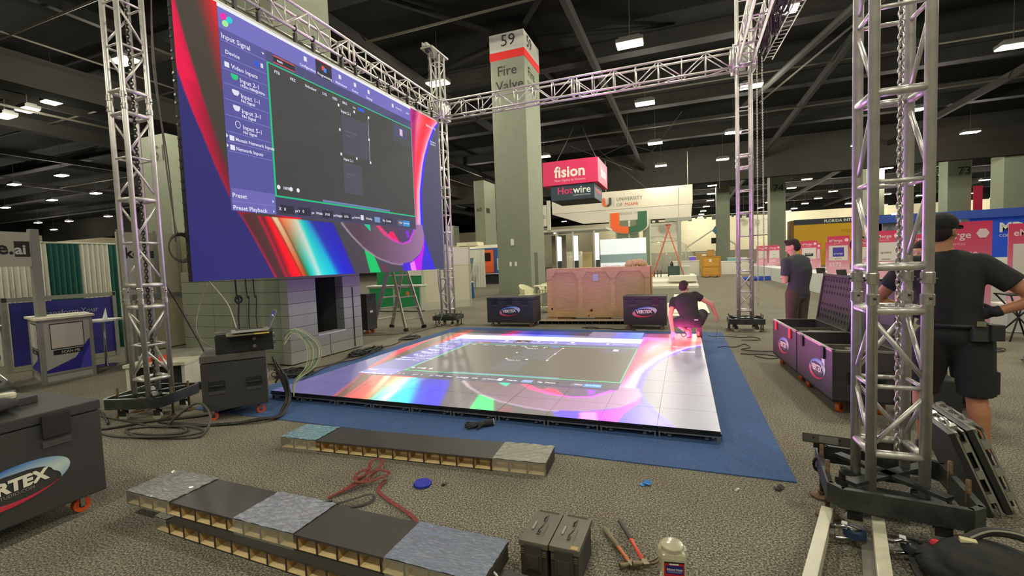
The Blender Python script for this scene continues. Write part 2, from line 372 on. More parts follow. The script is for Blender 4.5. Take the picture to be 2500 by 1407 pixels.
def couplers(t, z):
    for sx in (-1, 1):
        for sy in (-1, 1):
            c = (sx*H_, sy*H_, z)
            MB().lathe([(RT+.002, -.09), (RT+.005, -.085), (RT+.005, -.03), (RT-.004, -.026), (RT-.004, .026), (RT+.005, .03), (RT+.005, .085), (RT+.002, .09)], 14, Matrix.Translation(c)).build('coupler', ALU, t, smooth=False)
            bar('pin', (c[0]-.042, c[1], z+.05), (c[0]+.042, c[1], z+.05), .007, STEEL, t, 6)
            bar('pin', (c[0], c[1]-.042, z-.05), (c[0], c[1]+.042, z-.05), .007, STEEL, t, 6)
RUNGS = [.42, .80, 1.22, 1.46, 1.92, 2.39, 2.83, 3.29, 3.53, 4.0, 4.45, 4.9]
def tower(name, label, x, y, top=5.1, head=False, flip=0):
    t = thing(name, label, 'truss tower', (x, y, 0))
    zs = [z for z in RUNGS if z < top] + ([5.75, 6.2, 6.6] if top > 6 else [])
    lattice(t, zs, {0, 2, 3, 5, 7, 8}, .2, top, flip=flip)
    couplers(t, 1.34); couplers(t, 3.41)
    return t
TL = tower('truss_tower', 'tall aluminium lattice tower beside the left end of the video wall', -5.59, 3.19, 5.7)
TBL = tower('truss_tower', 'far left lattice tower with pulley arm, behind the step ladder', -5.73, 10.22, 6.8, flip=1)
TBR = tower('truss_tower', 'far right lattice tower standing behind the open road cases', 1.15, 10.23, 7.4, flip=1)
TR = tower('truss_tower', 'nearest aluminium lattice tower, large at the right of the picture', 1.08, 3.12, 7.4)
# head block and hoist on the far left tower
M_ = ALU
MB().box((-.16, -.5, 6.8), (.16, .3, 6.84)).box((-.03, -.52, 6.84), (.03, .3, 6.93)).box((-.12, -.5, 6.84), (-.09, .3, 6.95)).build('head_frame', M_, TBL)
MB().cyl((-.05, -.42, 6.8), (.05, -.42, 6.8), .08, n=14).build('pulley', STEEL, TBL)
for z in (6.0, 6.25, 6.5): bar('chain_drop', (.0, -.42, z-.25), (0, -.42, z+.3), .012, STEEL, TBL, 6)
def dolly(name, label, x, y, rz, s=.34, wheel=(190, 188, 168), jacks=True):
    t = thing(name, label, 'tower base', (x, y, 0), rz)
    FR = mat((62, 66, 62), .45, .5, noise=.3, scale=14)
    s2 = s*.9; c = s2-.06; zt = .27; zb = .16
    pts = [(-s2, -c), (-c, -s2), (c, -s2), (s2, -c), (s2, c), (c, s2), (-c, s2), (-s2, c)]
    for i in range(8):
        a, b = Vector((*pts[i], 0)), Vector((*pts[(i+1) % 8], 0)); d = (b-a); L = d.length; n = Vector((d.y, -d.x, 0)).normalized()
        q = [a, b, b-n*.03, a-n*.03]; MB().prism([(p.x, p.y) for p in q], zb, zt).build('side_rail', FR, t)
    for sg in (-1, 1):
        MB().box((-.03, -s2+.03, zt-.02), (.03, s2-.03, zt), Matrix.Rotation(PI/4*sg, 4, 'Z')).build('cross_plate', FR, t)
        MB().box((-.2, sg*.12-.04, zb+.02), (.2, sg*.12+.04, zb+.045)).build('mount_plate', FR, t)
    for k in range(4):
        a = PI/4+PI/2*k; p = Vector((math.cos(a)*(s2-.06), math.sin(a)*(s2-.06), 0))
        cs = MB().cyl((p.x, p.y, .09), (p.x, p.y, .16), .018, n=8).box((p.x-.035, p.y-.02, .05), (p.x+.035, p.y-.015, .11)).box((p.x-.035, p.y+.015, .05), (p.x+.035, p.y+.02, .11)).build('caster_fork', STEEL, t)
        wh = MB().cyl((p.x, p.y-.014, .045), (p.x, p.y+.014, .045), .045, n=18).build('wheel', mat(wheel, .5), t, smooth=False)
    if jacks:
        RUST = mat((96, 74, 50), .7, .3, noise=.4, scale=60)
        for sx, sy in ((-1, -1), (1, 1), (-1, 1), (1, -1)):
            px, py = sx*.02*0+sx*(s2-.015)*.98, sy*.12
            bar('jack_screw', (px, py, .01), (px, py, .34), .012, RUST, t, 8)
            MB().lathe([(.06, .0), (.06, .012), (.02, .025), (.02, .04)], 14, Matrix.Translation((px, py, 0))).build('jack_foot', RUST, t)
    return t
dolly('tower_base', 'rolling steel base under the left lattice tower, cream casters', -5.59, 3.19, PI/8*0+.35, .36)
dolly('tower_base', 'steel base on casters under the far left lattice tower', -5.73, 10.22, .1, .36)
dolly('tower_base', 'black steel base under the far right lattice tower', 1.15, 10.23, 0, .36)
dolly('tower_base', 'steel base plate with rusty jack screws under the nearest tower', 1.08, 3.12, -.12, .36)
# corner sleeve blocks where the towers pass the horizontal frame
def sleeve(label, x, y):
    t = thing('corner_block', label, 'truss corner', (x, y, 5.2))
    for s in (-1, 1):
        for z in (.02, .44):
            bar('ring_tube', (-.2, s*.19, z), (.2, s*.19, z), RT, ALU2, t); bar('ring_tube', (s*.19, -.2, z), (s*.19, .2, z), RT, ALU2, t)
        for q in (-1, 1): bar('ring_post', (s*.19, q*.19, 0), (s*.19, q*.19, .46), RT, ALU2, t)
        MB().box((s*.19-.004, -.14, .06), (s*.19+.004, .14, .4)).build('side_plate', ALU, t); MB().box((-.06, s*.19-.004, .06), (.06, s*.19+.004, .4)).build('side_plate', ALU, t)
    return t
sleeve('aluminium corner block joining the trusses above the far left tower', -5.73, 10.22); sleeve('aluminium corner block joining the trusses above the far right tower', 1.15, 10.23)
sleeve('aluminium corner block on the left lattice tower, above the picture', -5.59, 3.19)
def girder(name, label, a, b, w=.25, h=.38, n=14):
    a, b = Vector(a), Vector(b); t = thing(name, label, 'truss', a); d = (b-a); L = d.length; d.normalize(); s = Vector((d.y, -d.x, 0)); up = Vector((0, 0, 1))
    P = lambda i, sx, sz: d*(L*i/n)+s*(sx*w/2)+up*(h if sz else 0)
    for sx in (-1, 1):
        for sz in (0, 1):
            bar('chord', P(0, sx, sz), P(n, sx, sz), .024, ALU2, t, 12)
    for i in range(n+1):
        dbl = i in (0, n, n//2)
        for sx in (-1, 1): bar('vertical', P(i, sx, 0), P(i, sx, 1), .018 if dbl else .012, ALU2, t)
        for sz in (0, 1): bar('crosspiece', P(i, -1, sz), P(i, 1, sz), .018 if dbl else .012, ALU2, t)
        if i < n:
            z = i % 2
            for sx in (-1, 1): bar('diagonal', P(i, sx, z), P(i+1, sx, 1-z), .011, ALU2, t)
            if i % 2: bar('diagonal', P(i, -1, 0), P(i+1, 1, 0), .011, ALU2, t)
    for sx in (-1, 1):
        q = P(n//2, sx, 0)+d*.12; bar('vertical', q, q+up*h, .018, ALU2, t)
    return t
girder('ceiling_truss', 'horizontal lattice truss above the video wall', (-5.6, 3.42, 5.25), (-5.72, 10.0, 5.25), n=14)
girder('ceiling_truss', 'horizontal lattice truss spanning the back in front of the 59 pillar', (-5.5, 10.22, 5.25), (.92, 10.23, 5.25), n=14)
girder('ceiling_truss', 'horizontal lattice truss overhead at upper right carrying bundled chain', (1.16, 10.0, 5.25), (1.1, 3.35, 5.25), n=14)
# the heap of chain and cable carried on the right truss
def chain(name, label, pts, lk=.032, r=.004, m=STEEL, cap=260):
    P = [Vector(p) for p in pts]; mb = MB(); seg = []
    for a, b in zip(P, P[1:]):
        L = (b-a).length; n = max(1, int(L/(lk*.78))); seg += [(a.lerp(b, i/n), a.lerp(b, (i+1)/n)) for i in range(n)]
    for i, (a, b) in enumerate(seg):
        F = frame_z(b-a); F = F @ Matrix.Rotation(PI/2*(i % 2), 4, 'Z'); F.translation = (a+b)/2; w_ = lk*.32; h_ = lk*.5
        pl = [F @ Vector((w_*math.cos(t), 0, h_*math.sin(t)*1.15)) for t in [2*PI*k/8 for k in range(8)]]
        mb.tube(pl, r, 4, closed=True)
    o = mb.build(name, m, smooth=True); props(o, label, 'chain'); return o
c1 = chain('hoist_chain', 'left of two hoist chains hanging beside the far right tower', [(1.34, 9.9, 5.3), (1.34, 9.9, .55)], .034, .0045, ALU)
c2 = chain('hoist_chain', 'right of two hoist chains hanging beside the far right tower', [(1.43, 9.93, 5.3), (1.45, 9.93, 1.0)], .034, .0045, ALU)
chain('hoist_chain', 'chain running down inside the nearest lattice tower', [(1.14, 3.19, 6), (1.15, 3.2, .35)], .04, .006, ALU)
chain('hoist_chain', 'chain running down inside the left lattice tower', [(-5.56, 3.21, 5.6), (-5.57, 3.2, .4)], .045, .006, STEEL)
rr = random.Random(3)
for j in range(11):
    y0 = 9.7; y1 = 5.6; ph = rr.random()*6; x0 = 1.32+rr.random()*.2; pts = []
    for i in range(22):
        y = y0+(y1-y0)*i/21; pts.append((x0+.07*math.sin(i*1.3+ph), y+.1*math.sin(i*2.1+ph*2), 5.36+.17*math.sin(i*1.9+ph)+.1*rr.random()))
    m = [STEEL, CABLE, mat((150, 148, 140), .4, .6)][j % 3]
    o = MB().tube(spline(pts, 3), .013 if j % 3 else .02, 5).build('hanging_cable', m, smooth=True); props(o, 'looped chain and cable bundled along the overhead right truss', 'cable', 'cables bundled on the right truss')
ld = thing('cable_ladder', 'thin ladder rack hanging beside the overhead right truss', 'ladder', (1.66, 5.5, 5.2))
for s in (0, .14): bar('rail', (s, 0, 0), (s-.2, 4.4, 0), .01, ALU, ld)
for i in range(30): bar('rung', (0-.2*i/30, i*.147, 0), (.14-.2*i/30, i*.147, 0), .006, ALU, ld, 6)
# two flood lamps on the far towers
FL = mat((255, 250, 225), .5, em=10, ec=(255, 246, 215))
def flood(label, x, y, z, rz):
    t = thing('flood_lamp', label, 'lamp', (x, y, z), rz)
    MB().box((-.13, -.06, 0), (.13, .06, .2)).build('lamp_housing', HOUS, t, bevel=.01); MB().box((-.115, -.075, .015), (.115, -.061, .185)).build('lamp_glass', FL, t)
    MB().tube([(-.15, 0, .1), (-.15, 0, .25), (.15, 0, .25), (.15, 0, .1)], .01, 6).build('yoke', STEEL, t)

# ------------------------------------------------------------------ what the screens show (colour as a function of place on the picture)
def ip(t, tab):
    a = np.array(sorted(tab)); return np.interp(t, a[:, 0], a[:, 1])
def pip(s, t, poly):
    ins = np.zeros(s.shape, bool); n = len(poly)
    for i in range(n):
        x1, y1 = poly[i]; x2, y2 = poly[(i+1) % n]
        if y1 == y2: continue
        c = ((y1 > t) != (y2 > t)) & (s < (x2-x1)*(t-y1)/(y2-y1)+x1); ins ^= c
    return ins
def stops(s, curves, cols, out, mask):
    for i in range(len(curves)-1):
        a, b = curves[i], curves[i+1]; mk = mask & (s >= a) & (s < b); k = np.clip((s-a)/np.maximum(b-a, 1e-4), 0, 1)
        for c in range(3):
            v = cols[i][c]*(1-k)+cols[i+1][c]*k; out[..., c] = np.where(mk, v, out[..., c])
def art(s, t):
    o = np.zeros(s.shape+(3,)); NAVY = (45, 42, 108); DK = (67, 65, 68)
    for c in range(3): o[..., c] = DK[c]
    top = t > .86
    c0 = ip(t, [(0, 1.14), (.3, 1.0), (.6, .81), (.86, .66), (1.08, .54), (1.44, .38), (1.79, .25), (2.03, .15), (2.29, .06), (2.53, -.01), (3.08, -.12), (4.6, -.4)])
    c1 = ip(t, [(.86, .9), (1.2, .7), (1.52, .52), (1.83, .41), (2.23, .29), (2.54, .21), (2.83, .13), (3.26, .04), (3.51, 0), (4.6, -.15)])
    c2 = ip(t, [(.86, 1.2), (1.5, .9), (2.42, .56), (2.64, .49), (2.96, .43), (3.25, .36), (3.51, .3), (4.6, .1)])
    fade = np.clip((t-1.2)/1.2, 0, 1)
    R1 = [(165*(1-fade)+238*fade), (20*(1-fade)+4*fade), (45*(1-fade)+72*fade)]; BR = [72, 48, 46]; DKS = (66, 59, 50)
    for c in range(3):
        o[..., c] = np.where(top & (s < c0), NAVY[c], o[..., c])
        mk = top & (s >= c0) & (s < c1); k = np.clip((s-c0)/np.maximum(c1-c0, 1e-3), 0, 1); k = np.where(t > 2.4, k**4, k)
        o[..., c] = np.where(mk, R1[c]*(1-k)+k*(BR[c]*(1-fade)+fade*R1[c]*.8), o[..., c])
        o[..., c] = np.where(top & (s >= c1) & (s < c2-.06), DKS[c], o[..., c])
    k = np.clip((s-(c2-.06))/.28, 0, 1)
    for c, v in enumerate((225, 18, 34)): o[..., c] = np.where(top & (s >= c2-.06) & (s < c2+.5), DKS[c]*(1-k)+v*k, o[..., c])
    # ribbons under the window
    tb = np.clip(1-t/.86, 0, 1)**.92
    A = [-9, .66, .675, .70, .91, .95, 1.0, 1.03, 1.08, 1.13, 1.14, 1.17, 1.25, 1.26, 1.29, 1.46, 1.59, 1.70, 1.79, 1.89, 2.1, 2.32, 2.38, 9]
    B = [-9, 1.14, 1.165, 1.20, 1.31, 1.35, 1.40, 1.42, 1.50, 1.62, 1.64, 1.66, 1.73, 1.75, 1.79, 1.86, 1.99, 2.06, 2.33, 2.47, 2.6, 2.79, 2.86, 9]
    CT = [NAVY, NAVY, (190, 28, 62), (78, 44, 44), (84, 48, 44), (205, 22, 58), (92, 38, 40), (150, 20, 30), (250, 12, 34), (230, 40, 30), (95, 46, 34), (245, 205, 150), (226, 205, 168), (176, 50, 26), (250, 104, 52), (236, 168, 122), (206, 214, 190), (0, 196, 190), (44, 130, 196), (42, 48, 150), (36, 36, 170), (34, 32, 168), DK, DK]
    CB = [NAVY, NAVY, (196, 26, 60), (82, 44, 46), (84, 46, 48), (196, 26, 58), (100, 40, 42), (200, 12, 36), (255, 8, 32), (255, 22, 30), (120, 40, 34), (234, 74, 24), (150, 76, 30), (74, 92, 50), (0, 168, 130), (20, 206, 204), (190, 232, 224), (60, 220, 222), (0, 196, 226), (22, 66, 214), (26, 34, 214), (30, 28, 196), (70, 66, 76), (74, 68, 84)]
    cs = [a*(1-tb)+b*tb for a, b in zip(A, B)]
    bot = ~top
    for i in range(len(cs)-1):
        a, b = cs[i], cs[i+1]; mk = bot & (s >= a) & (s < b); k = np.clip((s-a)/np.maximum(b-a, 1e-4), 0, 1)
        for c in range(3):
            ca = CT[i][c]*(1-tb)+CB[i][c]*tb; cb = CT[i+1][c]*(1-tb)+CB[i+1][c]*tb
            o[..., c] = np.where(mk, ca*(1-k)+cb*k, o[..., c])
    def fill(poly, col):
        mk = pip(s, t, poly)
        for c in range(3): o[..., c] = np.where(mk, col[c], o[..., c])
        return mk
    def grad(poly, ca, cb, sa, sb):
        mk = pip(s, t, poly); k = np.clip((s-sa)/(sb-sa), 0, 1)
        for c in range(3): o[..., c] = np.where(mk, ca[c]*(1-k)+cb[c]*k, o[..., c])
    fill([(3.10, .45), (3.30, .40), (3.40, .27), (3.58, -.05), (3.26, -.05)], (0, 198, 104)); fill([(3.6, .16), (3.72, .14), (3.82, -.05), (3.62, -.05)], (104, 52, 70))
    # right hand strip
    cr = ip(t, [(0, 5.57), (.45, 5.32), (.66, 5.2), (.97, 5.13), (1.5, 5.14), (1.76, 5.16), (2.31, 5.31), (2.54, 5.40), (2.95, 5.62), (3.3, 5.86), (3.6, 6.2), (4.6, 7)])
    sl = np.where(t > .87, 4.80, 4.95); T = [0, .9, 1.7, 2.5, 3.3, 4.6]
    cols = {0: [(64, 44, 214)]*7, .9: [(176, 96, 150), (190, 120, 176), (206, 150, 200), (214, 170, 214), (220, 180, 220), (210, 170, 226), (200, 150, 240)],
            2.5: [(240, 20, 150), (200, 0, 90), (255, 50, 100), (255, 24, 60), (255, 30, 60), (252, 120, 160), (238, 190, 224)],
            1.7: [(255, 90, 150), (255, 30, 96), (255, 20, 80), (252, 90, 130), (250, 150, 176), (230, 180, 206), (206, 186, 232)],
            3.3: [(232, 0, 176), (150, 0, 96), (255, 118, 150), (255, 70, 92), (255, 24, 46), (255, 60, 90), (252, 176, 216)], 4.6: [(232, 20, 190), (190, 0, 140), (255, 60, 160), (255, 60, 90), (255, 100, 60), (255, 120, 80), (255, 170, 190)]}
    kk = np.clip((s-sl)/np.maximum(cr-.09-sl, .01), 0, 1)*6; mk = (s >= sl) & (s < cr-.09)
    for c in range(3):
        lay = [np.interp(kk, range(7), [q[c] for q in cols[z]]) for z in T]
        v = lay[-1].copy()
        for i in range(len(T)-1):
            z0, z1 = T[i], T[i+1]; m2 = (t >= z0) & (t < z1); f = (t-z0)/(z1-z0); v = np.where(m2, lay[i]*(1-f)+lay[i+1]*f, v)
        v = np.where(t < 0, lay[0], v); o[..., c] = np.where(mk & (t > .02), v, o[..., c])
    mk = (s >= cr-.09) & (s < cr)
    for c, v in enumerate((48, 30, 246)): o[..., c] = np.where(mk, v, o[..., c])
    for c, v in enumerate((68, 68, 98)): o[..., c] = np.where(s >= cr, v, o[..., c])
    # bowl shape
    low = [(4.2, .165), (4.6, .19), (4.9, .33), (5.12, .6), (5.18, .75), (5.32, .42), (5.5, .02), (5.5, -.1), (4.4, -.1)]
    mk = pip(s, t, low) & (s < cr-.08); k = np.clip((s-4.55)/.9, 0, 1)
    for c in range(3): o[..., c] = np.where(mk, (62, 40, 214)[c], o[..., c])
    fill([(4.6, .17), (4.9, .31), (5.1, .56), (5.17, .76), (5.14, .5), (5.02, .2), (4.98, -.1), (4.75, -.1), (4.6, .1)], (196, 10, 238)); fill([(4.55, .155), (4.72, .2), (4.82, -.1), (4.62, -.1)], (250, 122, 246)); fill([(4.15, .15), (4.45, .12), (4.42, .03), (4.2, -.1), (4.6, -.1), (4.55, .16)], (70, 40, 225))
    fill([(3.6, .2), (4.1, .15), (4.33, .09), (4.12, -.1), (3.6, -.1)], (72, 68, 86)) if False else None
    BW = [(2.57, .89), (2.8, .68), (3.11, .46), (3.5, .28), (3.9, .18), (4.18, .15), (4.61, .19), (4.95, .36), (5.1, .56), (5.16, .76), (5.1, 1.0), (4.78, 1.0), (4.78, .9)]
    grad([(2.53, .87), (2.78, .65), (3.10, .43), (3.5, .25), (3.9, .15), (4.18, .12), (4.3, .13), (4.3, .3), (3, .8), (2.6, .9)], (150, 140, 150), (150, 120, 160), 2.6, 4.2)
    grad(BW, (84, 62, 76), (158, 116, 160), 3.0, 5.1)
    grad([(3.46, .9), (3.7, .72), (4.0, .60), (4.3, .555), (4.58, .6), (4.8, .86), (4.8, .9)], (230, 60, 110), (200, 60, 230), 3.6, 4.5)
    grad([(3.58, .9), (3.8, .76), (4.02, .69), (4.2, .60), (4.32, .58), (4.55, .64), (4.73, .86), (4.73, .9)], (84, 62, 74), (80, 60, 110), 3.6, 4.7)
    fill([(3.9, .80), (4.02, .79), (4.2, .60), (4.0, .66), (3.86, .72)], (246, 16, 92)); fill([(4.45, .84), (4.55, .84), (4.56, .7), (4.5, .7)], (150, 20, 230)); fill([(3.12, .9), (3.3, .9), (3.31, .77)], (0, 205, 150))
    # above the wall picture: only the floor shows this band
    hi = t > 3.8
    if hi.any():
        ss = [0, .8, 1.45, 1.6, 1.9, 2.4, 2.9, 3.4, 4.1, 4.4, 4.75, 4.9, 5.6, 6]
        cc = [(66, 60, 62), (74, 66, 88), (92, 80, 110), (255, 20, 120), (140, 110, 250), (30, 60, 250), (40, 90, 240), (84, 74, 110), (84, 70, 120), (30, 60, 240), (20, 110, 250), (225, 30, 190), (255, 60, 90), (255, 130, 110)]
        for c in range(3): o[..., c] = np.where(hi & (s > c2+.3), np.interp(s, ss, [q[c] for q in cc]), o[..., c])
    return np.clip(o, 0, 255)
def tolin(a):
    a = a/255; return np.where(a <= .04045, a/12.92, ((a+.055)/1.055)**2.4)
def art_panel(name, s0, s1, t0, t1, place, n, m, parent, gain=1.0, thick=None):
    ls = np.linspace(0, 1, n+1); sg, tg = np.meshgrid(s0+(s1-s0)*ls, t0+(t1-t0)*ls, indexing='ij')
    hs, ht = (s1-s0)/n*.3, (t1-t0)/n*.3
    col = sum(tolin(art(sg+a, tg+b)) for a, b in ((-hs, -ht), (hs, -ht), (-hs, ht), (hs, ht)))*gain/4
    v = []; 
    for i in range(n+1):
        for j in range(n+1): v.append(place(ls[i], ls[j], 0))
    f = [(i*(n+1)+j, (i+1)*(n+1)+j, (i+1)*(n+1)+j+1, i*(n+1)+j+1) for i in range(n) for j in range(n)]
    c4 = [place(a, b, -1) for a, b in ((0, 0), (1, 0), (1, 1), (0, 1))]; k = len(v)
    v += c4; q = [0, n*(n+1), n*(n+1)+n, n]
    f += [(q[1], q[0], k, k+1), (q[2], q[1], k+1, k+2), (q[3], q[2], k+2, k+3), (q[0], q[3], k+3, k), (k+3, k+2, k+1, k)]
    me = bpy.data.meshes.new(name); me.from_pydata(v, [], f); me.materials.append(m[0]); me.materials.append(m[1])
    mi = np.zeros(len(f), np.int32); mi[-5:] = 1; me.polygons.foreach_set('material_index', mi)
    at = me.color_attributes.new('Col', 'FLOAT_COLOR', 'POINT'); arr = np.ones((len(v), 4), np.float32); arr[:len(col.reshape(-1, 3)), :3] = col.reshape(-1, 3)
    at.data.foreach_set('color', arr.ravel()); me.update()
    return link(name, me, parent)
def em(c, g=1.0): return mat((6, 6, 6), .6, em=g, ec=c, spec=.12)
def emf(c, g): return mat((124, 120, 106), .34, em=g, ec=c)
def interface(root, f, Rv, Uv, EM, th, n_up, wall):
    def q(name, s0, s1, t0, t1, c, l):
        a, b, c_, d = [f(x, y, l) for x, y in ((s0, t0), (s1, t0), (s1, t1), (s0, t1))]
        return MB().add([a, b, c_, d], [(0, 1, 2, 3)]).build(name, EM(c), root)
    L1, L2, L3 = th
    T = n_up
    q('window_pane', .55, 4.84, .89, T, (74, 72, 118), L1); q('window_sidebar', .555, 1.24, 1.19, 3.2, (86, 84, 154), L2); q('sidebar_footer', .57, 1.24, .90, 1.19, (108, 104, 178), L2)
    q('window_toolbar', .555, 4.83, 3.2, min(T, 3.46), (112, 108, 188), L2); q('window_titlebar', .55, 4.84, 3.455, T, (236, 236, 246), L3)
    q('window_canvas', 1.27, 4.82, 1.18, 3.03, (66, 66, 66), L2); q('window_footer', 1.25, 4.82, .90, 1.15, (64, 62, 88), L2)
    mb = MB()
    for s0, s1, t0, t1 in ((1.24, 4.83, 1.155, 1.18), (1.24, 4.83, 3.03, 3.05), (1.24, 1.27, 1.18, 3.03), (4.815, 4.83, 1.18, 3.03)):
        mb.add([f(x, y, L3) for x, y in ((s0, t0), (s1, t0), (s1, t1), (s0, t1))], [(0, 1, 2, 3)])
    mb.build('canvas_outline', EM((30, 190, 128)), root)
    q('selected_tab', 2.17, 2.52, 3.2, 3.455, (44, 40, 56), L3); q('search_box', 1.36, 1.74, 3.08, 3.17, (44, 40, 48), L3); q('search_box_edge', 1.36, 1.74, 3.165, 3.18, (224, 84, 66), L3+.0004); q('search_box_edge', 1.36, 1.74, 3.075, 3.087, (224, 84, 66), L3+.0004)
    q('tab_edge', 2.17, 2.52, 3.45, 3.46, (230, 70, 60), L3+.0004)
    q('preview_box', 2.69, 3.39, 2.07, 2.75, (72, 74, 86), L3); q('preview_box', 2.67, 3.15, 1.4, 1.93, (74, 76, 88), L3); q('scroll_bar', 2.15, 3.93, 1.185, 1.22, (104, 128, 172), L3); q('mini_map', 4.15, 4.78, 2.62, 3.02, (72, 72, 80), L3); q('mini_map_frame', 4.26, 4.64, 2.77, 2.95, (60, 80, 170), L3+.0003); q('mini_map_fill', 4.28, 4.62, 2.785, 2.935, (70, 72, 90), L3+.0006); q('mini_map_mark', 4.4, 4.5, 2.8, 2.93, (220, 190, 220), L3+.0009)
    q('blue_icon', 1.05, 1.11, 2.91, 2.98, (30, 90, 220), L3); q('grid_icon', 1.14, 1.18, 2.92, 2.98, (214, 214, 230), L3); q('live_button', 3.14, 3.3, 2.93, 2.99, (30, 90, 220), L3); q('save_button', 4.36, 4.6, .93, 1.05, (36, 140, 214), L3); q('clear_button', 4.17, 4.35, .93, 1.05, (92, 92, 120), L3)
    for sx in (1.36, 1.68, 2.16, 2.6): q('number_box', sx-.04, sx+.2, .93, 1.05, (44, 42, 58), L3)
    q('layout_icon', 3.05, 3.13, .96, 1.05, (220, 220, 232), L3); q('priority_icon', 3.44, 3.6, .95, 1.05, (120, 150, 200), L3); q('flip_box', 3.77, 4.0, .94, 1.05, (48, 46, 62), L3)
    for s_, t_, c in ((1.96, 3.36, (230, 230, 240)), (2.33, 3.36, (240, 70, 60)), (2.37, 3.34, (40, 140, 240)), (2.71, 3.36, (224, 224, 240)), (3.09, 3.36, (224, 224, 240)), (3.46, 3.36, (224, 224, 240)), (4.2, 3.34, (224, 224, 240))):
        q('toolbar_icon', s_-.03, s_+.03, t_-.035, t_+.035, c, L3+.0006)
    for s_, t_, c in ((.63, 3.36, (245, 20, 170)), (.71, 3.35, (20, 205, 215)), (.65, 3.28, (160, 235, 150))):
        P = [f(s_+.045*math.cos(a)+.012*math.sin(a), t_+.045*math.sin(a), L3) for a in [PI/8+PI/4*k for k in range(8)]]
        MB().add(P, [tuple(range(8))]).build('logo_tile', EM(c), root)
    for s_, t_ in ((2.64, 2.87), (3.03, 2.87), (3.42, 2.88), (2.64, 2.46), (3.40, 2.47), (2.64, 2.05), (3.41, 2.05), (3.03, 2.05)): q('drag_handle', s_-.018, s_+.018, t_-.022, t_+.022, (240, 240, 240), L3+.0006)
    q('selection_edge', 3.395, 3.405, 2.05, 2.88, (190, 190, 200), L3+.0003)
    for s_ in (1.31, 1.53, 1.66): MB().add([f(s_+.03*math.cos(a), 1.3+.033*math.sin(a), L3) for a in [PI/6*k for k in range(12)]], [tuple(range(12))]).build('round_button', EM((232, 232, 232)), root)
    for t_ in (2.70, 2.52, 2.32, 2.12, 1.91, 1.78, 1.66, 1.02, 3.05, 2.86): q('divider', .57, 1.23, t_-.004, t_+.004, (130, 128, 196), L3)
    for t_, c in ((2.64, (30, 200, 120)), (2.44, (224, 224, 240)), (2.24, (224, 224, 240))):
        P = [f(x, t_+y, L3) for x, y in ((.68, .035), (.78, .035), (.78, 0), (.755, -.035), (.705, -.035), (.68, 0))]; MB().add(P, [tuple(range(6))]).build('plug_icon', EM(c), root)
    MB().tube([f(.73+.035*math.cos(a), 2.03+.045*math.sin(a), L3+.0005) for a in [PI/8*k for k in range(16)]], .004, 4, True).build('ring_icon', EM((224, 224, 240)), root)
    for t_ in (2.75, 1.82, 1.70): q('folder_icon', .6, .665, t_-.02, t_+.045, (226, 226, 240), L3)
    for P in (((.555, 1.86+.02), (.555, 1.82), (.58, 1.85)), ((.555, 1.75), (.555, 1.70), (.58, 1.725)), ((1.19, 1.1), (1.19, 1.06), (1.215, 1.08)), ((1.19, .96), (1.19, .92), (1.215, .94)), ((1.17, 3.14), (1.21, 3.14), (1.19, 3.11))):
        MB().add([f(x, y, L3+.0006) for x, y in P], [(0, 1, 2)]).build('arrow_mark', EM((230, 230, 244)), root)
    W = EM((226, 226, 246))
    for s_, t_, z, tx in ((.58, 3.08, .1, 'Input Signal'), (.62, 2.9, .08, 'Device'), (.69, 2.74, .085, 'Video Inputs'), (.8, 2.6, .09, 'Input 2-1'), (.8, 2.545, .055, '1920x1080@30Hz'), (.8, 2.40, .09, 'Input 1-1'), (.8, 2.345, .06, 'No Signal'), (.8, 2.2, .09, 'Input 3-1'), (.8, 2.145, .06, 'No Signal'), (.8, 1.99, .09, 'Input 5-1'), (.8, 1.935, .06, 'No Signal'),
        (.68, 1.81, .078, 'Mosaic Network Inputs'), (.68, 1.69, .078, 'Network Inputs'), (.58, 1.07, .09, 'Preset'), (.58, .91, .09, 'Preset Playback'), (1.84, 3.225, .065, 'Configuration'), (2.2, 3.22, .065, 'Programming'), (2.6, 3.225, .065, 'Multiviewer'), (3.0, 3.225, .065, 'Device'), (3.38, 3.225, .065, 'Settings'), (4.3, 3.32, .055, 'Device 0.0'), (4.66, 3.32, .055, 'admin'),
        (1.36, 2.93, .065, 'FTB'), (1.64, 2.93, .065, 'FRZ'), (1.92, 2.93, .065, 'Unlocked'), (2.28, 2.93, .065, '51%'), (2.5, 2.93, .065, 'OSD'), (2.74, 2.93, .065, 'BKG'), (3.0, 2.93, .05, 'Live'), (2.69, 2.77, .075, 'Input 2-1'), (2.69, 1.96, .075, 'Input 2-1'), (1.38, 1.28, .065, '100%'), (1.29, .97, .07, 'X'), (1.38, .97, .07, '0'), (1.58, .97, .06, 'px'), (1.64, .97, .06, 'Y'), (1.72, .97, .07, '0'), (1.9, .97, .06, 'px'),
        (1.99, .97, .06, 'Width'), (2.18, .97, .06, '1963'), (2.37, .97, .06, 'px'), (2.43, .97, .06, 'Height'), (2.62, .97, .06, '1576'), (2.82, .97, .055, 'px'), (2.88, .98, .06, 'Layout'), (3.2, .98, .06, 'Priority'), (3.68, .98, .06, 'Flip'), (3.79, .98, .06, 'Disable'), (4.22, .98, .06, 'Clear'), (4.38, .98, .05, 'Save Preset'), (1.42, 3.11, .06, 'main'), (5.45, 3.27, .08, 'Macintosh HD'), (5.6, 2.95, .06, 'Screenshot'), (5.6, 2.89, .06, '2023.04.14')):
        bl = tx in ('1920x1080@30Hz', 'No Signal'); text(tx, z*(.8 if 'Network' in tx else .9), f(s_, t_, L3+.001), Rv, Uv, W, root, 'caption', bold=0.0012)
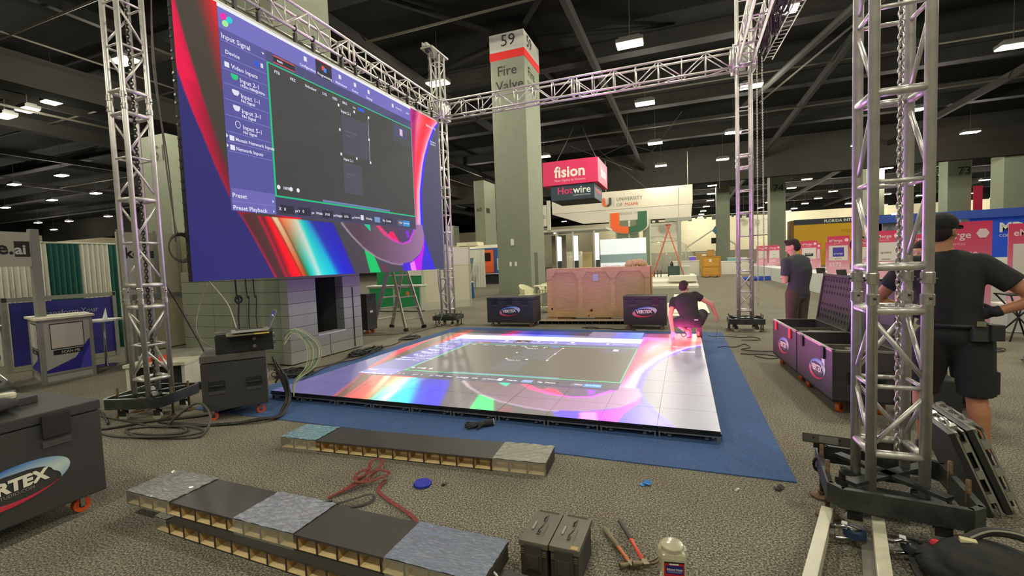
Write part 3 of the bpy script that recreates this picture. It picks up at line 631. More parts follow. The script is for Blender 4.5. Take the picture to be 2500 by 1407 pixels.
    for s_, t_, sz in ((2.78, 2.45, .06), (2.72, 1.72, .05)):
        text('NDI/HDMI\nInput 2-1', sz, f(s_, t_, L3+.001), Rv, Uv, EM((104, 108, 124)), root, 'caption')
# the video wall
VW = thing('video_wall', 'large lit video wall showing a purple settings window over colourful ribbons', 'video wall', (-5.45, 6.62, 1.47))
EM1 = vcol_mat((6, 6, 6), .6, 1.0, .12); BACK = mat((30, 30, 30), .6)
def wall_f(s, t, l): return (l, s-3.0, t)
for i in range(12):
    for j in range(7):
        y0, z0 = -3+.5*i, .5*j
        art_panel('panel', .5*i, .5*i+.5, .5*j, .5*j+.5, lambda a, b, d, y0=y0, z0=z0: (.0 if d == 0 else -.07, y0+a*.5, z0+b*.5), 34, (EM1, BACK), VW)
interface(VW, wall_f, (0, 1, 0), (0, 0, 1), lambda c: em(c), (.002, .0035, .005), 3.5, True)
for j in range(7):
    for dz in (.08, .17, .33, .42): bx('edge_latch', (-.06, -3.012, .5*j+dz), (-.03, -3.0, .5*j+dz+.025), CHROME, VW)
for i in range(12): bx('frame_rib', (-.14, -3+.5*i+.22, .02), (-.07, -3+.5*i+.28, 3.48), BACK, VW)
MB().box((-.1, -3.0, 3.505), (-.04, 3.0, 3.56)).build('hanging_bar', mat((150, 150, 144), .4, .7), VW)
for i in range(12):
    y = -2.72+.5*i+(.08 if i % 2 else -.06)
    MB().box((-.095, y-.02, 3.56), (-.045, y+.02, 3.72)).tube([(-.07+.035*math.cos(a), y, 3.79+.04*math.sin(a)) for a in [PI/6*k for k in range(12)]], .011, 6, True).build('hanging_clamp', BLACK, VW)

# the video floor on blue carpet
props(MB().box((-5.32, 3.43, 0), (.69, 9.86, .008)).build('blue_carpet', mat((58, 86, 132), .95, noise=.2, scale=60, bump=.4)), 'flat blue carpet laid under the video floor', 'carpet')
VF = thing('video_floor', 'lit floor of square video tiles mirroring the wall picture', 'video floor', (-4.739, 3.982, 0))
FZ = .105
EMF = vcol_mat((124, 120, 106), .34, 1.0, .5); EMD = vcol_mat((46, 48, 58), .3, 1.0, .5)
SIDE = mat((20, 20, 20), .5)
KT = 4.516/5
for i in range(10):
    for j in range(10):
        x0, y0 = .5*i, .5*j; dim = (j == 9 and 0 <= i <= 8 and i not in (6, 7))
        art_panel('tile', x0*1.2, (x0+.5)*1.2, y0*KT, (y0+.5)*KT, lambda a, b, d, x0=x0, y0=y0, zz=FZ-(.012 if dim else 0)+.0006*((i*7+j*3) % 3): (x0+.0012+a*.4976, y0+.0012+b*.4976, zz if d == 0 else zz-.018), 22, (EMD if dim else EMF, SIDE), VF, .5 if dim else 1.75)
def floor_f(s, t, l): return (s/1.2, t/KT, FZ+.0032+l)
interface(VF, floor_f, (1/1.2, 0, 0), (0, 1/KT, 0), lambda c: emf(c, 1.4), (.0003, .0008, .0013), 3.84, False)
FRM = mat((150, 150, 146), .4, .7)
for i in range(10):
    for j in (0,) if True else ():
        x = .5*i
        bx('tile_edge', (x, -.006, FZ-.04), (x+.5, .0, FZ-.019), mat((16, 16, 16), .5), VF); bx('frame_rail', (x+.006, .0, FZ-.055), (x+.494, .02, FZ-.042), FRM, VF)
        for dx in (.012, .476): bx('leg', (x+dx, .0, .008), (x+dx+.012, .03, FZ-.05), FRM, VF)
        for dx in (.09, .385): MB().lathe([(.02, .022), (.02, .03), (.008, .034), (.008, .05), (.016, .055), (.016, .065)], 10, Matrix.Translation((x+dx+.01, .03, 0))).build('levelling_foot', FRM, VF)
        for dx in (.055, .43): bx('lug', (x+dx, .005, .04), (x+dx+.02, .02, .06), FRM, VF)
for j in range(10):
    y = .5*j
    bx('tile_edge', (5.0, y, FZ-.04), (5.006, y+.5, FZ-.019), mat((16, 16, 16), .5), VF); bx('frame_rail', (4.98, y+.006, FZ-.055), (5.0, y+.494, FZ-.042), FRM, VF)
    for dx in (.012, .476): bx('leg', (4.97, y+dx, .008), (5.0, y+dx+.012, FZ-.05), FRM, VF)
MB().box((.04, .06, .02), (4.95, 4.95, .05)).build('under_frame', mat((30, 30, 32), .7), VF)

# the light the video floor throws on what stands around it
for (x, y, sx, sy, c, p) in ((2.3, 4.3, 2.8, .8, (70, 60, 255), 95), (4.3, 4.3, 1.2, 1.0, (255, 24, 100), 55), (4.2, 2.6, 1.2, 2.2, (255, 70, 190), 80), (4.6, 1.4, .7, 2.4, (150, 80, 255), 50), (.6, 2.6, 1.0, 4.0, (90, 80, 255), 25)):
    l = bpy.data.lights.new('floor_glow', 'AREA'); l.shape = 'RECTANGLE'; l.size = sx; l.size_y = sy; l.color = [v/255 for v in c]; l.energy = p
    o = bpy.data.objects.new('floor_glow', l); COL.objects.link(o); o.parent = VF; o.location = (x, y, FZ+.012); o.rotation_euler = (PI, 0, 0)
# ------------------------------------------------------------------ road cases
def grad_mesh(pts, cols, name, parent, m=None):
    me = bpy.data.meshes.new(name); n = len(pts)//2
    me.from_pydata([tuple(p) for p in pts], [], [(2*i, 2*i+1, 2*i+3, 2*i+2) for i in range(n-1)])
    me.materials.append(m or vcol_mat((0, 0, 0), .5, 0, emit=False)); at = me.color_attributes.new('Col', 'FLOAT_COLOR', 'POINT')
    at.data.foreach_set('color', np.array([[*lin(c), 1] for c in cols], np.float32).ravel()); me.update(); return link(name, me, parent)
def mix(a, b, k): return [x*(1-k)+y*k for x, y in zip(a, b)]
def vertex_logo(root, P, R, U, w):
    P, R, U = Vector(P), Vector(R).normalized(), Vector(U).normalized(); N = R.cross(U); P = P+N*.002
    a, b = w/2, w*.21; tl = .16
    def pt(x, y): xr = x*math.cos(tl)-y*math.sin(tl); yr = x*math.sin(tl)+y*math.cos(tl); return P+R*xr+U*yr
    top, tc = [], []; bot, bc = [], []
    for k in range(29):
        th = math.radians(-38+214*k/28); o_ = (a*math.cos(th), b*math.sin(th)); i_ = (a*.74*math.cos(th)-.06*a, b*.66*math.sin(th)-.04*b)
        f = k/28; tk = min(1, max(0, (1-f)*2.2))*min(1, f*6+.05); q = (o_[0]+(i_[0]-o_[0])*tk, o_[1]+(i_[1]-o_[1])*tk)
        top += [pt(*o_), pt(*q)]; c = mix((196, 214, 200), (28, 96, 190), min(1, max(0, abs(f-.2)*2.2))); tc += [c, mix(c, (210, 220, 210), .55)]
        th = math.radians(150+172*k/28); o_ = (a*1.0*math.cos(th), b*1.02*math.sin(th)); i_ = (a*.78*math.cos(th)+.05*a, b*.7*math.sin(th)+.02*b)
        tk = min(1, f*9+.02)*min(1, (1-f)*1.9); q = (o_[0]+(i_[0]-o_[0])*tk, o_[1]+(i_[1]-o_[1])*tk)
        bot += [pt(*o_), pt(*q)]; c = mix((224, 150, 170), (196, 40, 60), min(1, f*1.8)); bc += [c, mix(c, (220, 200, 206), .4*(1-f))]
    grad_mesh(top, tc, 'logo_swoosh', root); grad_mesh(bot, bc, 'logo_swoosh', root)
    R2 = R*math.cos(tl*.35)+U*math.sin(tl*.35); U2 = U
    text('VERTEX', w*.175, P-R*(.02*w)-U*(.045*w)+N*.001, R2, U2, mat((236, 232, 210), .5), root, 'lettering', 'CENTER', w*.009)
    text('STUDIO.COM', w*.05, P+R*(.02*w)-U*(.1*w)+N*.001, R2, U2, mat((150, 148, 140), .5), root, 'lettering', 'CENTER', 0)
def caster(root, x, y, top=.12, col=(214, 84, 34), r=.048, a=0):
    M = Matrix.Translation((x, y, 0)) @ Matrix.Rotation(a, 4, 'Z')
    MB().box((-.05, -.04, top-.008), (.05, .04, top), M).box((-.012, -.026, r*.8), (.012, -.02, top-.008), M).box((-.012, .02, r*.8), (.012, .026, top-.008), M).build('caster_plate', CHROME, root)
    p = M @ Vector((0, 0, r)); d = M.to_3x3() @ Vector((0, .018, 0)); MB().cyl(p-d, p+d, r, n=20).build('wheel', mat(col, .5), root)
    MB().cyl(p-d*1.1, p+d*1.1, r*.4, n=14).build('wheel_hub', mat((40, 38, 36), .5), root)
def latch(root, lo, hi, m=BLACK):
    bx('latch', lo, hi, m, root, .004); c = [(lo[i]+hi[i])/2 for i in range(3)]
# near left case: front face along x = 0 of local frame, local +x towards camera side
def long_case(label, loc, rz, L, D, Hh, logo_w, lidline=.1, wheels=(214, 84, 34), latches=(.2, .8), logo_at=.5, lid=True, zb=.12, lcol=BLACK, lz=.45):
    t = thing('road_case', label, 'road case', loc, rz)   # local: x along face, -y is the front face
    zt = Hh
    MB().box((0, 0, zb), (L, D, zt-lidline if lid else zt)).build('case_body', CASE, t, bevel=.008)
    if lid: MB().box((-.003, -.003, zt-lidline+.006), (L+.003, D+.003, zt)).build('case_lid', CASE, t, bevel=.008)
    for f in latches: latch(t, (L*f-.07, -.02, zt-lidline-.09), (L*f+.07, -.001, zt-.02), lcol)
    for f in latches: bx('latch_plate', (L*f-.07, -.008, zt-lidline-.15), (L*f+.07, -.001, zt-lidline-.11), CASEEDGE, t)
    for x in (.1, L-.1):
        for y in (.1, D-.1): caster(t, x, y, zb, wheels, min(.048, zb*.42))
    vertex_logo(t, (L*logo_at, -.001, zb+(zt-zb)*lz), (1, 0, 0), (0, 0, 1), logo_w)
    return t
t = long_case('charcoal road case with swoosh logo, cut off at lower left', (-3.70, .62, 0), PI/2, 1.16, .7, .74, .54, .07, logo_at=.615, lz=.37)
# things lying on the near left case
props(MB().box((-4.3, 1.35, .742), (-4.05, 1.62, .79)).build('black_box', CASE, bevel=.004), 'small black box at the back edge of the charcoal case', 'box')
o = thing('soft_bag', 'dark cloth bag and jacket slumped on the charcoal case', 'bag', (-4.0, 1.1, .742))
mb = MB(); 
for i in range(9): mb.ball((rr.uniform(-.15, .12), rr.uniform(-.45, .3), rr.uniform(.02, .06)), (rr.uniform(.1, .2), rr.uniform(.1, .22), rr.uniform(.03, .06)), 12)
def remesh(o, vs, sm=4, it=.5):
    md = o.modifiers.new('r', 'REMESH'); md.mode = 'VOXEL'; md.voxel_size = vs; s_ = o.modifiers.new('s', 'SMOOTH'); s_.iterations = sm; s_.factor = it
    dg = bpy.context.evaluated_depsgraph_get(); me = bpy.data.meshes.new_from_object(o.evaluated_get(dg)); o.modifiers.clear(); old = o.data
    mts = list(old.materials); o.data = me
    if not me.materials: 
        for q in mts: me.materials.append(q)
    me.polygons.foreach_set('use_smooth', [True]*len(me.polygons)); bpy.data.meshes.remove(old); return o
CLOTH = mat((34, 32, 34), .9, noise=.3, scale=20, bump=.5)
remesh(mb.build('cloth', CLOTH, o), .012)
MB().tube(spline([(-.1, -.3, .1), (.05, -.1, .13), (.12, .1, .1), (.0, .25, .09), (-.1, .1, .1)]), .008).build('strap', mat((90, 88, 76), .8), o)
for (x, y, c) in ((-3.9, .95, (150, 140, 110)), (-4.12, 1.5, (190, 186, 160))):
    props(MB().lathe([(.01, 0), (.04, .0), (.045, .02), (.04, .035), (.01, .035)], 14, Matrix.Translation((x, y, .80 if c[0] < 160 else .795))).build('tape_roll', mat(c, .6)), 'roll of tape lying on the %s' % ('bag on the charcoal case' if c[0] < 160 else 'small black box'), 'tape')
# rack case with amplifier case and laptop by the floor corner
RZ = math.atan2(.45, .39)
t = thing('road_case', 'dark grey equipment case with two recessed handles, orange casters', 'road case', (-4.69, 3.12, 0), RZ)
MB().box((0, 0, .115), (.6, .52, .62)).build('case_body', CASE, t, bevel=.01); MB().box((-.003, -.003, .628), (.603, .523, .70)).build('case_lid', mat((84, 84, 76), .8, noise=.1, scale=90), t, bevel=.01)
for x in (.06, .40):
    bx('handle_dish', (x, -.004, .33+.06*(x > .2)*0), (x+.15, -.001, .43), BLACK, t); bx('handle', (x+.015, -.025, .375), (x+.135, -.006, .39), STEEL, t, .004); bx('handle_dish_edge', (x, -.006, .29), (x+.15, -.001, .325), CASEEDGE, t)
for x in (.08, .52):
    for y in (.08, .44): caster(t, x, y, .115, (214, 90, 50), .045, .4*x)
vertex_logo(t, (.601, .26, .36), (0, 1, 0), (0, 0, 1), .36)
t = thing('amplifier_case', 'black half-height rack case with two round knobs, under the laptop', 'equipment case', (-4.61, 3.24, .70), RZ)
MB().box((.0, .0, 0), (.54, .38, .2)).build('case_body', mat((26, 26, 23), .6, noise=.1, scale=80), t, bevel=.006); bx('knob_plate', (.32, -.006, .02), (.4, -.001, .18), BLACK, t)
for z in (.06, .14): MB().cyl((.36, -.006, z), (.36, -.022, z), .017, n=16).build('knob', mat((110, 108, 104), .4), t)
for i in range(5): MB().cyl((.541, .06+.05*(i % 2), .03+.034*i), (.56, .06+.05*(i % 2), .03+.034*i), .011, n=10).build('socket', CHROME, t)
for i in range(4): bx('label_strip', (.541, .2+.04*i, .05), (.543, .225+.04*i, .15), WHITE, t)
# laptop facing the left end of the wall
t = thing('laptop', 'open silver laptop on the black rack case, dark screen tilted back', 'laptop', (-4.37, 3.50, .91), RZ+.25)
t.rotation_euler = (0, 0, RZ+.1)
MB().box((-.2, -.14, .02), (.14, .1, .034)).build('base', mat((182, 184, 170), .35, .3), t, bevel=.004); bx('keyboard', (-.16, -.03, .0345), (.1, .08, .036), mat((60, 60, 58), .6), t); bx('trackpad', (-.07, -.12, .0345), (.03, -.045, .0355), mat((165, 168, 158), .4), t)
Ml = Matrix.Translation((.14, 0, .034)) @ Matrix.Rotation(math.radians(24), 4, 'Y')
MB().box((0, -.14, 0), (.007, .1, .21), Ml).build('lid', mat((170, 172, 160), .35, .3), t); 
MB().box((-.002, -.133, .012), (0, .093, .2), Ml).build('screen', mat((20, 20, 22), .2, em=1, ec=(56, 54, 62)), t); MB().box((-.003, -.125, .155), (-.002, .085, .185), Ml).build('screen_band', mat((20, 20, 30), .3, em=1, ec=(48, 48, 120)), t); MB().box((-.004, -.09, .14), (-.003, .06, .152), Ml).build('screen_bar', mat((20, 20, 30), .3, em=1, ec=(180, 180, 220)), t)
props(MB().box((-.25, -.16, .0), (.1, .12, .012), Matrix.Translation((-4.37, 3.50, .902)) @ Matrix.Rotation(RZ+.1, 4, 'Z')).build('folder', mat((120, 116, 90), .7)), 'tan folder under the open laptop', 'folder')
props(MB().box((.0, -.165, 0), (.14, -.15, .012), Matrix.Translation((-4.37, 3.50, .903)) @ Matrix.Rotation(RZ+.1, 4, 'Z')).build('yellow_ruler', mat((214, 190, 70), .6)), 'yellow strip beside the folder under the laptop', 'ruler')
o = thing('power_adapter', 'grey power adapter beside the laptop', 'adapter', (-4.58, 3.22, .905), RZ); MB().box((0, .04, 0), (.1, .1, .03)).build('brick', mat((110, 108, 100), .5), o, bevel=.004)
def cable(name, label, pts, r, m=CABLE, cat='cable', group=None, k=6, n=6):
    o = MB().tube(spline(pts, k), r, n).build(name, m, smooth=True); props(o, label, cat, group); return o
# breakout of pale leads
cols = [(196, 200, 170), (180, 190, 120), (120, 150, 90), (206, 204, 180), (150, 160, 110), (90, 150, 90), (200, 200, 190), (170, 170, 120)]
names = ['pale', 'lime', 'green', 'cream', 'olive', 'bright green', 'white', 'khaki']
for i, c in enumerate(cols):
    a = rr.uniform(-.04, .04); b = .06+.024*i
    cable('patch_lead', '%s patch lead looping from the black rack case to the floor bundle' % names[i], [(-4.18-.01*i, 3.72+.01*i, .74+.018*i), (-4.14+b*.3, 3.80+a, .86+.006*i), (-4.08+b*.7, 3.86+b*.5, .70), (-4.08+b*.6, 3.86+b*.4, .48), (-4.14+a*.5, 3.80, .30), (-4.13, 3.76, .14)], .0045, mat(c, .5))
for i in range(7):
    a = rr.uniform(-.03, .03); a2 = rr.uniform(-.03, .03)
    cable('power_cable', 'black cable in the bundle hanging down the case and across the carpet corner', [(-4.27, 3.66+a, .62-.05*i), (-4.2+a, 3.70+a, .4), (-4.16+a, 3.72+a2, .16), (-4.08+a, 3.58+a2, .06), (-4.02+a2, 3.44, .03), (-4.12+a, 3.30+a2*.5, .022+.004*i), (-4.35+a, 3.18+a2, .015), (-4.62, 3.06+a, .014), (-4.9-.05*i, 3.0+a, .014)], .011, CABLE, group='black bundle at the floor corner')
cable('loop_cable', 'thick cable loop arching beside the orange caster', [(-4.95, 2.93, .02), (-4.85, 2.96, .12), (-4.6, 3.02, .26), (-4.38, 2.98, .16), (-4.32, 2.84, .02), (-4.6, 2.72, .015), (-5.0, 2.66, .015), (-5.3, 2.76, .015), (-5.05, 2.92, .015), (-4.75, 2.95, .015), (-4.6, 2.86, .016), (-4.8, 2.74, .016), (-5.1, 2.70, .016)], .012, mat((76, 76, 66), .6))
cable('loop_cable', 'second flat cable loop on the grey carpet left of the bundle', [(-5.5, 2.62, .01), (-5.2, 2.6, .01), (-4.75, 2.66, .03), (-4.45, 2.78, .03), (-4.4, 2.92, .03), (-4.7, 2.96, .03), (-5.1, 2.88, .02), (-5.5, 2.92, .01), (-6.2, 2.95, .01)], .011, mat((70, 68, 58), .6))
def heap(name, label, c, sx, sy, n, r, m=CABLE, hz=.05, turns=3.2, group=None):
    for j in range(n):
        ph = rr.random()*6; k1 = rr.uniform(.7, 1.1); pts = []
        for i in range(int(turns*10)):
            a = ph+i*2*PI/10; q = 1+.25*math.sin(i*.7+ph); pts.append((c[0]+sx*q*k1*math.cos(a)+.05*math.sin(i*1.7), c[1]+sy*q*k1*math.sin(a)+.03*math.cos(i*2.1), r+.005+(hz*rr.random())))
        cable(name, label, pts, r, m, group=group, k=4, n=5)
heap('coiled_cable', 'tangled black cable piled beside the block pillar near the floor corner', (-5.5, 5.0, 0), .22, .22, 4, .009, hz=.06, group='cable tangle by the floor corner')
heap('coiled_cable', 'black cable tangled along the side of the block pillar', (-5.48, 6.6, 0), .12, .42, 4, .009, hz=.07, group='cable tangle by the pillar side')
heap('coiled_cable', 'black cable coiled near the step ladder feet', (-5.6, 8.2, 0), .18, .3, 2, .008, hz=.02, group='cable coils by the ladder')
cable('long_cable', 'long black cable running past the block pillar to the ladder', [(-5.5, 5.1, .02), (-5.38, 5.8, .02), (-5.6, 6.6, .02), (-5.42, 7.4, .02), (-5.7, 8.2, .02), (-5.9, 9.0, .02), (-5.8, 10.2, .02)], .009)
cable('long_cable', 'long black cable lying on the blue carpet edge beside the video floor', [(-4.9, 4.5, .03), (-5.1, 4.9, .03), (-5.3, 5.6, .03), (-5.2, 6.2, .03), (-5.45, 7.2, .03)], .009)
cable('long_cable', 'cable draped in front of the left tower base toward the grey case', [(-6.9, 2.35, .015), (-6.2, 2.55, .015), (-5.6, 2.66, .015), (-5.3, 3.0, .015), (-4.9, 3.3, .015), (-4.8, 3.7, .015)], .012)
cable('long_cable', 'cable on the carpet running left behind the charcoal case', [(-8.2, 3.0, .015), (-7.4, 2.9, .015), (-6.6, 3.1, .015), (-6.0, 2.92, .015), (-5.7, 2.8, .015)], .012)
heap('coiled_cable', 'black cables piled between the left tower and grey case', (-6.6, 4.2, 0), .35, .3, 5, .011, hz=.07, group='cable pile behind the left tower')
cable('hanging_lead', 'thin pale lead hanging from the wall end down to the grey case', [(-5.4, 3.75, 1.45), (-5.42, 3.66, 1.2), (-5.35, 3.55, .95), (-5.2, 3.5, .8), (-5.0, 3.5, .72)], .008, CABLEG)
cable('hanging_lead', 'pale lead stretched diagonally from the wall corner to the laptop', [(-5.42, 3.80, 1.46), (-5.0, 3.7, 1.2), (-4.62, 3.5, .95)], .006, mat((170, 170, 150), .6))
cable('hanging_lead', 'black cable sagging from the left tower to the grey case', [(-5.46, 3.3, 1.5), (-5.5, 3.45, 1.25), (-5.45, 3.55, .95), (-5.35, 3.6, .7), (-5.25, 3.6, .5)], .009)
cable('hanging_lead', 'long cable hanging down beside the left end of the video wall', [(-5.55, 3.5, 5.2), (-5.6, 3.48, 4.2), (-5.58, 3.5, 3.0), (-5.6, 3.55, 2.3), (-5.56, 3.56, 2.05)], .008, CABLEG)
cable('hanging_lead', 'second long cable hanging beside the left end of the video wall', [(-5.6, 3.54, 5.2), (-5.66, 3.5, 4.0), (-5.6, 3.54, 2.9), (-5.6, 3.56, 1.95)], .008, CABLEG)
o = MB()
for j in range(5): o.tube([(-5.62+.01*j, 3.62+(.13+.006*j)*math.cos(a), 1.88+(.15+.006*j)*math.sin(a)) for a in [2*PI*k/20 for k in range(20)]], .009, 6, True)
props(o.build('cable_coil', mat((80, 78, 70), .6), smooth=True), 'round coil of cable hanging at the left end of the video wall', 'cable')
for i, (x, y) in enumerate(((-5.9, 4.5), (-5.85, 4.62), (-5.8, 4.7))):
    cable('hanging_lead', ['leftmost', 'middle', 'rightmost'][i]+' of three black leads hanging below the wall left of the laptop', [(x, y, 5.28), (x, y, 1.6), (x+.02, y+.02, 1.2), (x-.02, y+.03, .9), (x+.04, y, .62)], .012 if i == 0 else .008)
o = MB().tube([(-5.88+.0, 4.52+.05*math.cos(a), 1.18+.05*math.sin(a)) for a in [2*PI*k/14 for k in range(14)]], .015, 6, True); props(o.build('cable_loop', BLACK, smooth=True), 'small knotted cable loop under the video wall', 'cable')
cable('hanging_lead', 'grey lead falling from the wall past the far left tower to carpet', [(-5.5, 9.4, 1.45), (-5.55, 9.5, 1.0), (-5.5, 9.55, .5), (-5.6, 9.3, .1), (-6.2, 8.7, .015), (-6.9, 8.3, .015)], .009, CABLEG)

# ------------------------------------------------------------------ ramps of honeycomb plywood
WOOD = mat((232, 206, 150), .7, noise=.12, scale=8, stretch=(1, 8, 1)); PLY = mat((196, 166, 112), .8, noise=.2, scale=14); DKV = mat((64, 62, 56), .55, noise=.05, scale=6); EDGE = mat((50, 44, 34), .7)
FILM = bpy.data.materials.new('film'); FILM.use_nodes = True
def film(c=(150, 156, 160), sx=(3, 26, 1), ang=0.5):
    M = bpy.data.materials.new('film%d' % len(bpy.data.materials)); M.use_nodes = True; nt = M.node_tree; b = nt.nodes['Principled BSDF']
    b.inputs['Base Color'].default_value = (*lin(c), 1); b.inputs['Roughness'].default_value = .16; b.inputs['Specular IOR Level'].default_value = .8; b.inputs['Coat Weight'].default_value = .6
    tc = nt.nodes.new('ShaderNodeTexCoord'); mp = nt.nodes.new('ShaderNodeMapping'); mp.inputs['Scale'].default_value = sx; mp.inputs['Rotation'].default_value = (0, 0, ang)
    n = nt.nodes.new('ShaderNodeTexNoise'); n.inputs['Scale'].default_value = 5; n.inputs['Detail'].default_value = 3; n.inputs['Distortion'].default_value = .6
    cr = nt.nodes.new('ShaderNodeValToRGB'); e = cr.color_ramp.elements; e[0].position = .42; e[1].position = .7; e[0].color = (*lin(c), 1); e[1].color = (*lin([min(255, x*1.22) for x in c]), 1)
    bp = nt.nodes.new('ShaderNodeBump'); bp.inputs['Strength'].default_value = 1; bp.inputs['Distance'].default_value = .02
    nt.links.new(tc.outputs['Object'], mp.inputs[0]); nt.links.new(mp.outputs[0], n.inputs['Vector']); nt.links.new(n.outputs['Fac'], bp.inputs['Height']); nt.links.new(bp.outputs[0], b.inputs['Normal'])
    nt.links.new(n.outputs['Fac'], cr.inputs[0]); nt.links.new(cr.outputs[0], b.inputs['Base Color']); return M
def deck(label, loc, rz, L, D, Hh, cells, films, group=None, z=0):
    t = thing('deck_section', label, 'platform', (*loc, z), rz)
    MB().box((0, 0, Hh-.012), (L, D, Hh)).build('top_board', DKV, t); MB().box((0, 0, 0), (L, D, .008)).build('bottom_board', EDGE, t)
    MB().box((0.004, D-.012, .008), (L-.004, D, Hh-.012)).build('rear_board', PLY, t); c = L/cells
    for i in range(cells+1):
        x = min(max(i*c, .005), L-.005); bx('divider', (x-.005, .0, .008), (x+.005, D-.012, Hh-.012), EDGE if i in (0, cells) else PLY, t)
    for i in range(cells): MB().box((i*c+.006, .10, .008), ((i+1)*c-.006, .106, Hh-.012)).build('cell_back', WOOD, t); bx('cell_floor', (i*c+.006, .0, .008), ((i+1)*c-.006, .1, .012), WOOD, t)
    for i in range(cells+1): x = min(max(i*c, .006), L-.006); bx('divider_edge', (x-.006, -.002, .004), (x+.006, .0, Hh-.004), EDGE, t)
    for (a, b, colr, sc, an) in films:
        me = MB(); n = 14; z1 = Hh+.002; vs = []
        for i in range(n+1):
            for j in range(n+1): vs.append((a+(b-a)*i/n, -.004+(D+.008)*j/n, z1+.004*abs(math.sin(i*2.3+j*1.1))+.003*rr.random()))
        fs = [(i*(n+1)+j, (i+1)*(n+1)+j, (i+1)*(n+1)+j+1, i*(n+1)+j+1) for i in range(n) for j in range(n)]; me.add(vs, fs)
        me.build('wrap_film', film(colr, sc, an), t, smooth=False)
        MB().quad((a, -.0045, .0), (b, -.0045, .0), (b, -.0045, Hh+.003), (a, -.0045, Hh+.003)).build('wrap_film_side', mat((220, 216, 190), .15, alpha=.28, spec=.8), t)
    return t
a1 = math.atan2(3.03-2.88, 2.38)
deck('long low deck section on grey carpet near the video floor, film at both ends', (-3.35, 2.88), a1, 2.40, .31, .095, 17, [(0, .38, (120, 158, 170), (9, 14, 1), .3), (1.99, 2.40, (164, 164, 150), (5, 30, 1), .9)])
deck('lower deck section of the front stack, cells toward the camera', (-3.05, 1.69), -.035, 2.5, .3, .085, 18, [(0, .12, (140, 140, 128), (5, 20, 1), .4)])
deck('upper deck section of the front stack with three bands of wrap', (-3.40, 1.735), -.018, 2.56, .305, .085, 19, [(0, .44, (150, 150, 146), (4, 24, 1), 1.3), (1.0, 1.46, (140, 144, 152), (6, 10, 1), .6), (2.04, 2.56, (130, 140, 156), (5, 30, 1), .8)], z=.086)
cable('loose_wrap', 'white twisted wrap tail at the right end of the front deck stack', [(-.86, 1.8, .16), (-.82, 1.82, .1), (-.84, 1.76, .04), (-.8, 1.74, .015)], .006, WHITE, 'wrap')
cable('short_cord', 'thin black cord lying right of the front deck stack', [(-.84, 1.86, .01), (-.74, 1.9, .012), (-.7, 1.84, .01), (-.64, 1.85, .01), (-.6, 1.8, .01)], .005, CABLE)
# ------------------------------------------------------------------ red tie-down strap, ribbons
STR = mat((122, 52, 44), .85, noise=.25, scale=50)
def ribbon(pts, w, th=.003, up=(0, 0, 1)):
    P = spline(pts, 6); mb = MB(); vs = []; 
    for i, p in enumerate(P):
        d = (P[min(i+1, len(P)-1)]-P[max(i-1, 0)]).normalized(); s = d.cross(Vector(up)); 
        if s.length < .2: s = Vector((1, 0, 0))
        s = s.normalized()*w/2; n = s.cross(d).normalized()*th/2
        vs += [p-s-n, p+s-n, p+s+n, p-s+n]
    fs = [];  n_ = len(P)
    for i in range(n_-1):
        for k in range(4): fs.append((4*i+k, 4*i+(k+1) % 4, 4*i+4+(k+1) % 4, 4*i+4+k))
    fs += [(0, 1, 2, 3), (4*n_-4, 4*n_-1, 4*n_-2, 4*n_-3)]; return mb.add(vs, fs)
st = thing('tie_down_strap', 'tangled dark red strap trailing to the front deck stack', 'strap', (-2.15, 2.55, 0))
o_ = Vector((-2.15, 2.55, 0))
for i, pts in enumerate(([(-2.28, 2.30, .01), (-2.22, 2.42, .03), (-2.2, 2.6, .05), (-2.26, 2.74, .08), (-2.24, 2.84, .05), (-2.16, 2.7, .06), (-2.14, 2.55, .05), (-2.2, 2.42, .03), (-2.26, 2.36, .01)], [(-2.22, 2.5, .05), (-2.12, 2.62, .08), (-2.04, 2.66, .05), (-2.08, 2.54, .05), (-2.18, 2.48, .05), (-2.24, 2.55, .07), (-2.16, 2.62, .09)],
                         [(-2.04, 2.62, .02), (-2.02, 2.5, .01), (-1.9, 2.42, .01), (-1.7, 2.33, .012), (-1.58, 2.27, .012), (-1.46, 2.16, .03), (-1.36, 2.10, .06)])):
    ribbon([Vector(p)-o_ for p in pts], .026).build('webbing', STR, st)
b = thing('strap_buckle', 'black looped strap end with buckle beside the red strap', 'strap', (-2.05, 2.3, 0))
ribbon([(-.12, -.06, .015), (-.03, .0, .03), (.06, .08, .04), (.1, .06, .02), (.04, -.02, .01), (-.06, -.07, .01)], .022).build('webbing', mat((60, 62, 58), .7), b); MB().box((-.16, -.09, .0), (-.09, -.05, .02)).tube([(-.16, -.09, .01), (-.2, -.06, .02), (-.16, -.03, .015)], .005).build('buckle', mat((40, 40, 38), .4, .6), b)
t = thing('jar_lid', 'round blue plastic lid lying on the grey carpet', 'lid', (-1.76, 2.66, 0)); MB().lathe([(.058, 0), (.062, .004), (.062, .018), (.058, .024), (.0, .024)], 28).build('lid_top', mat((44, 54, 170), .4), t, smooth=False)
for k in range(28): a = 2*PI*k/28; bx('grip_rib', (.0, 0, 0), (.002, .002, .016), mat((40, 50, 160), .4), t).location = (.0625*math.cos(a), .0625*math.sin(a), .011)
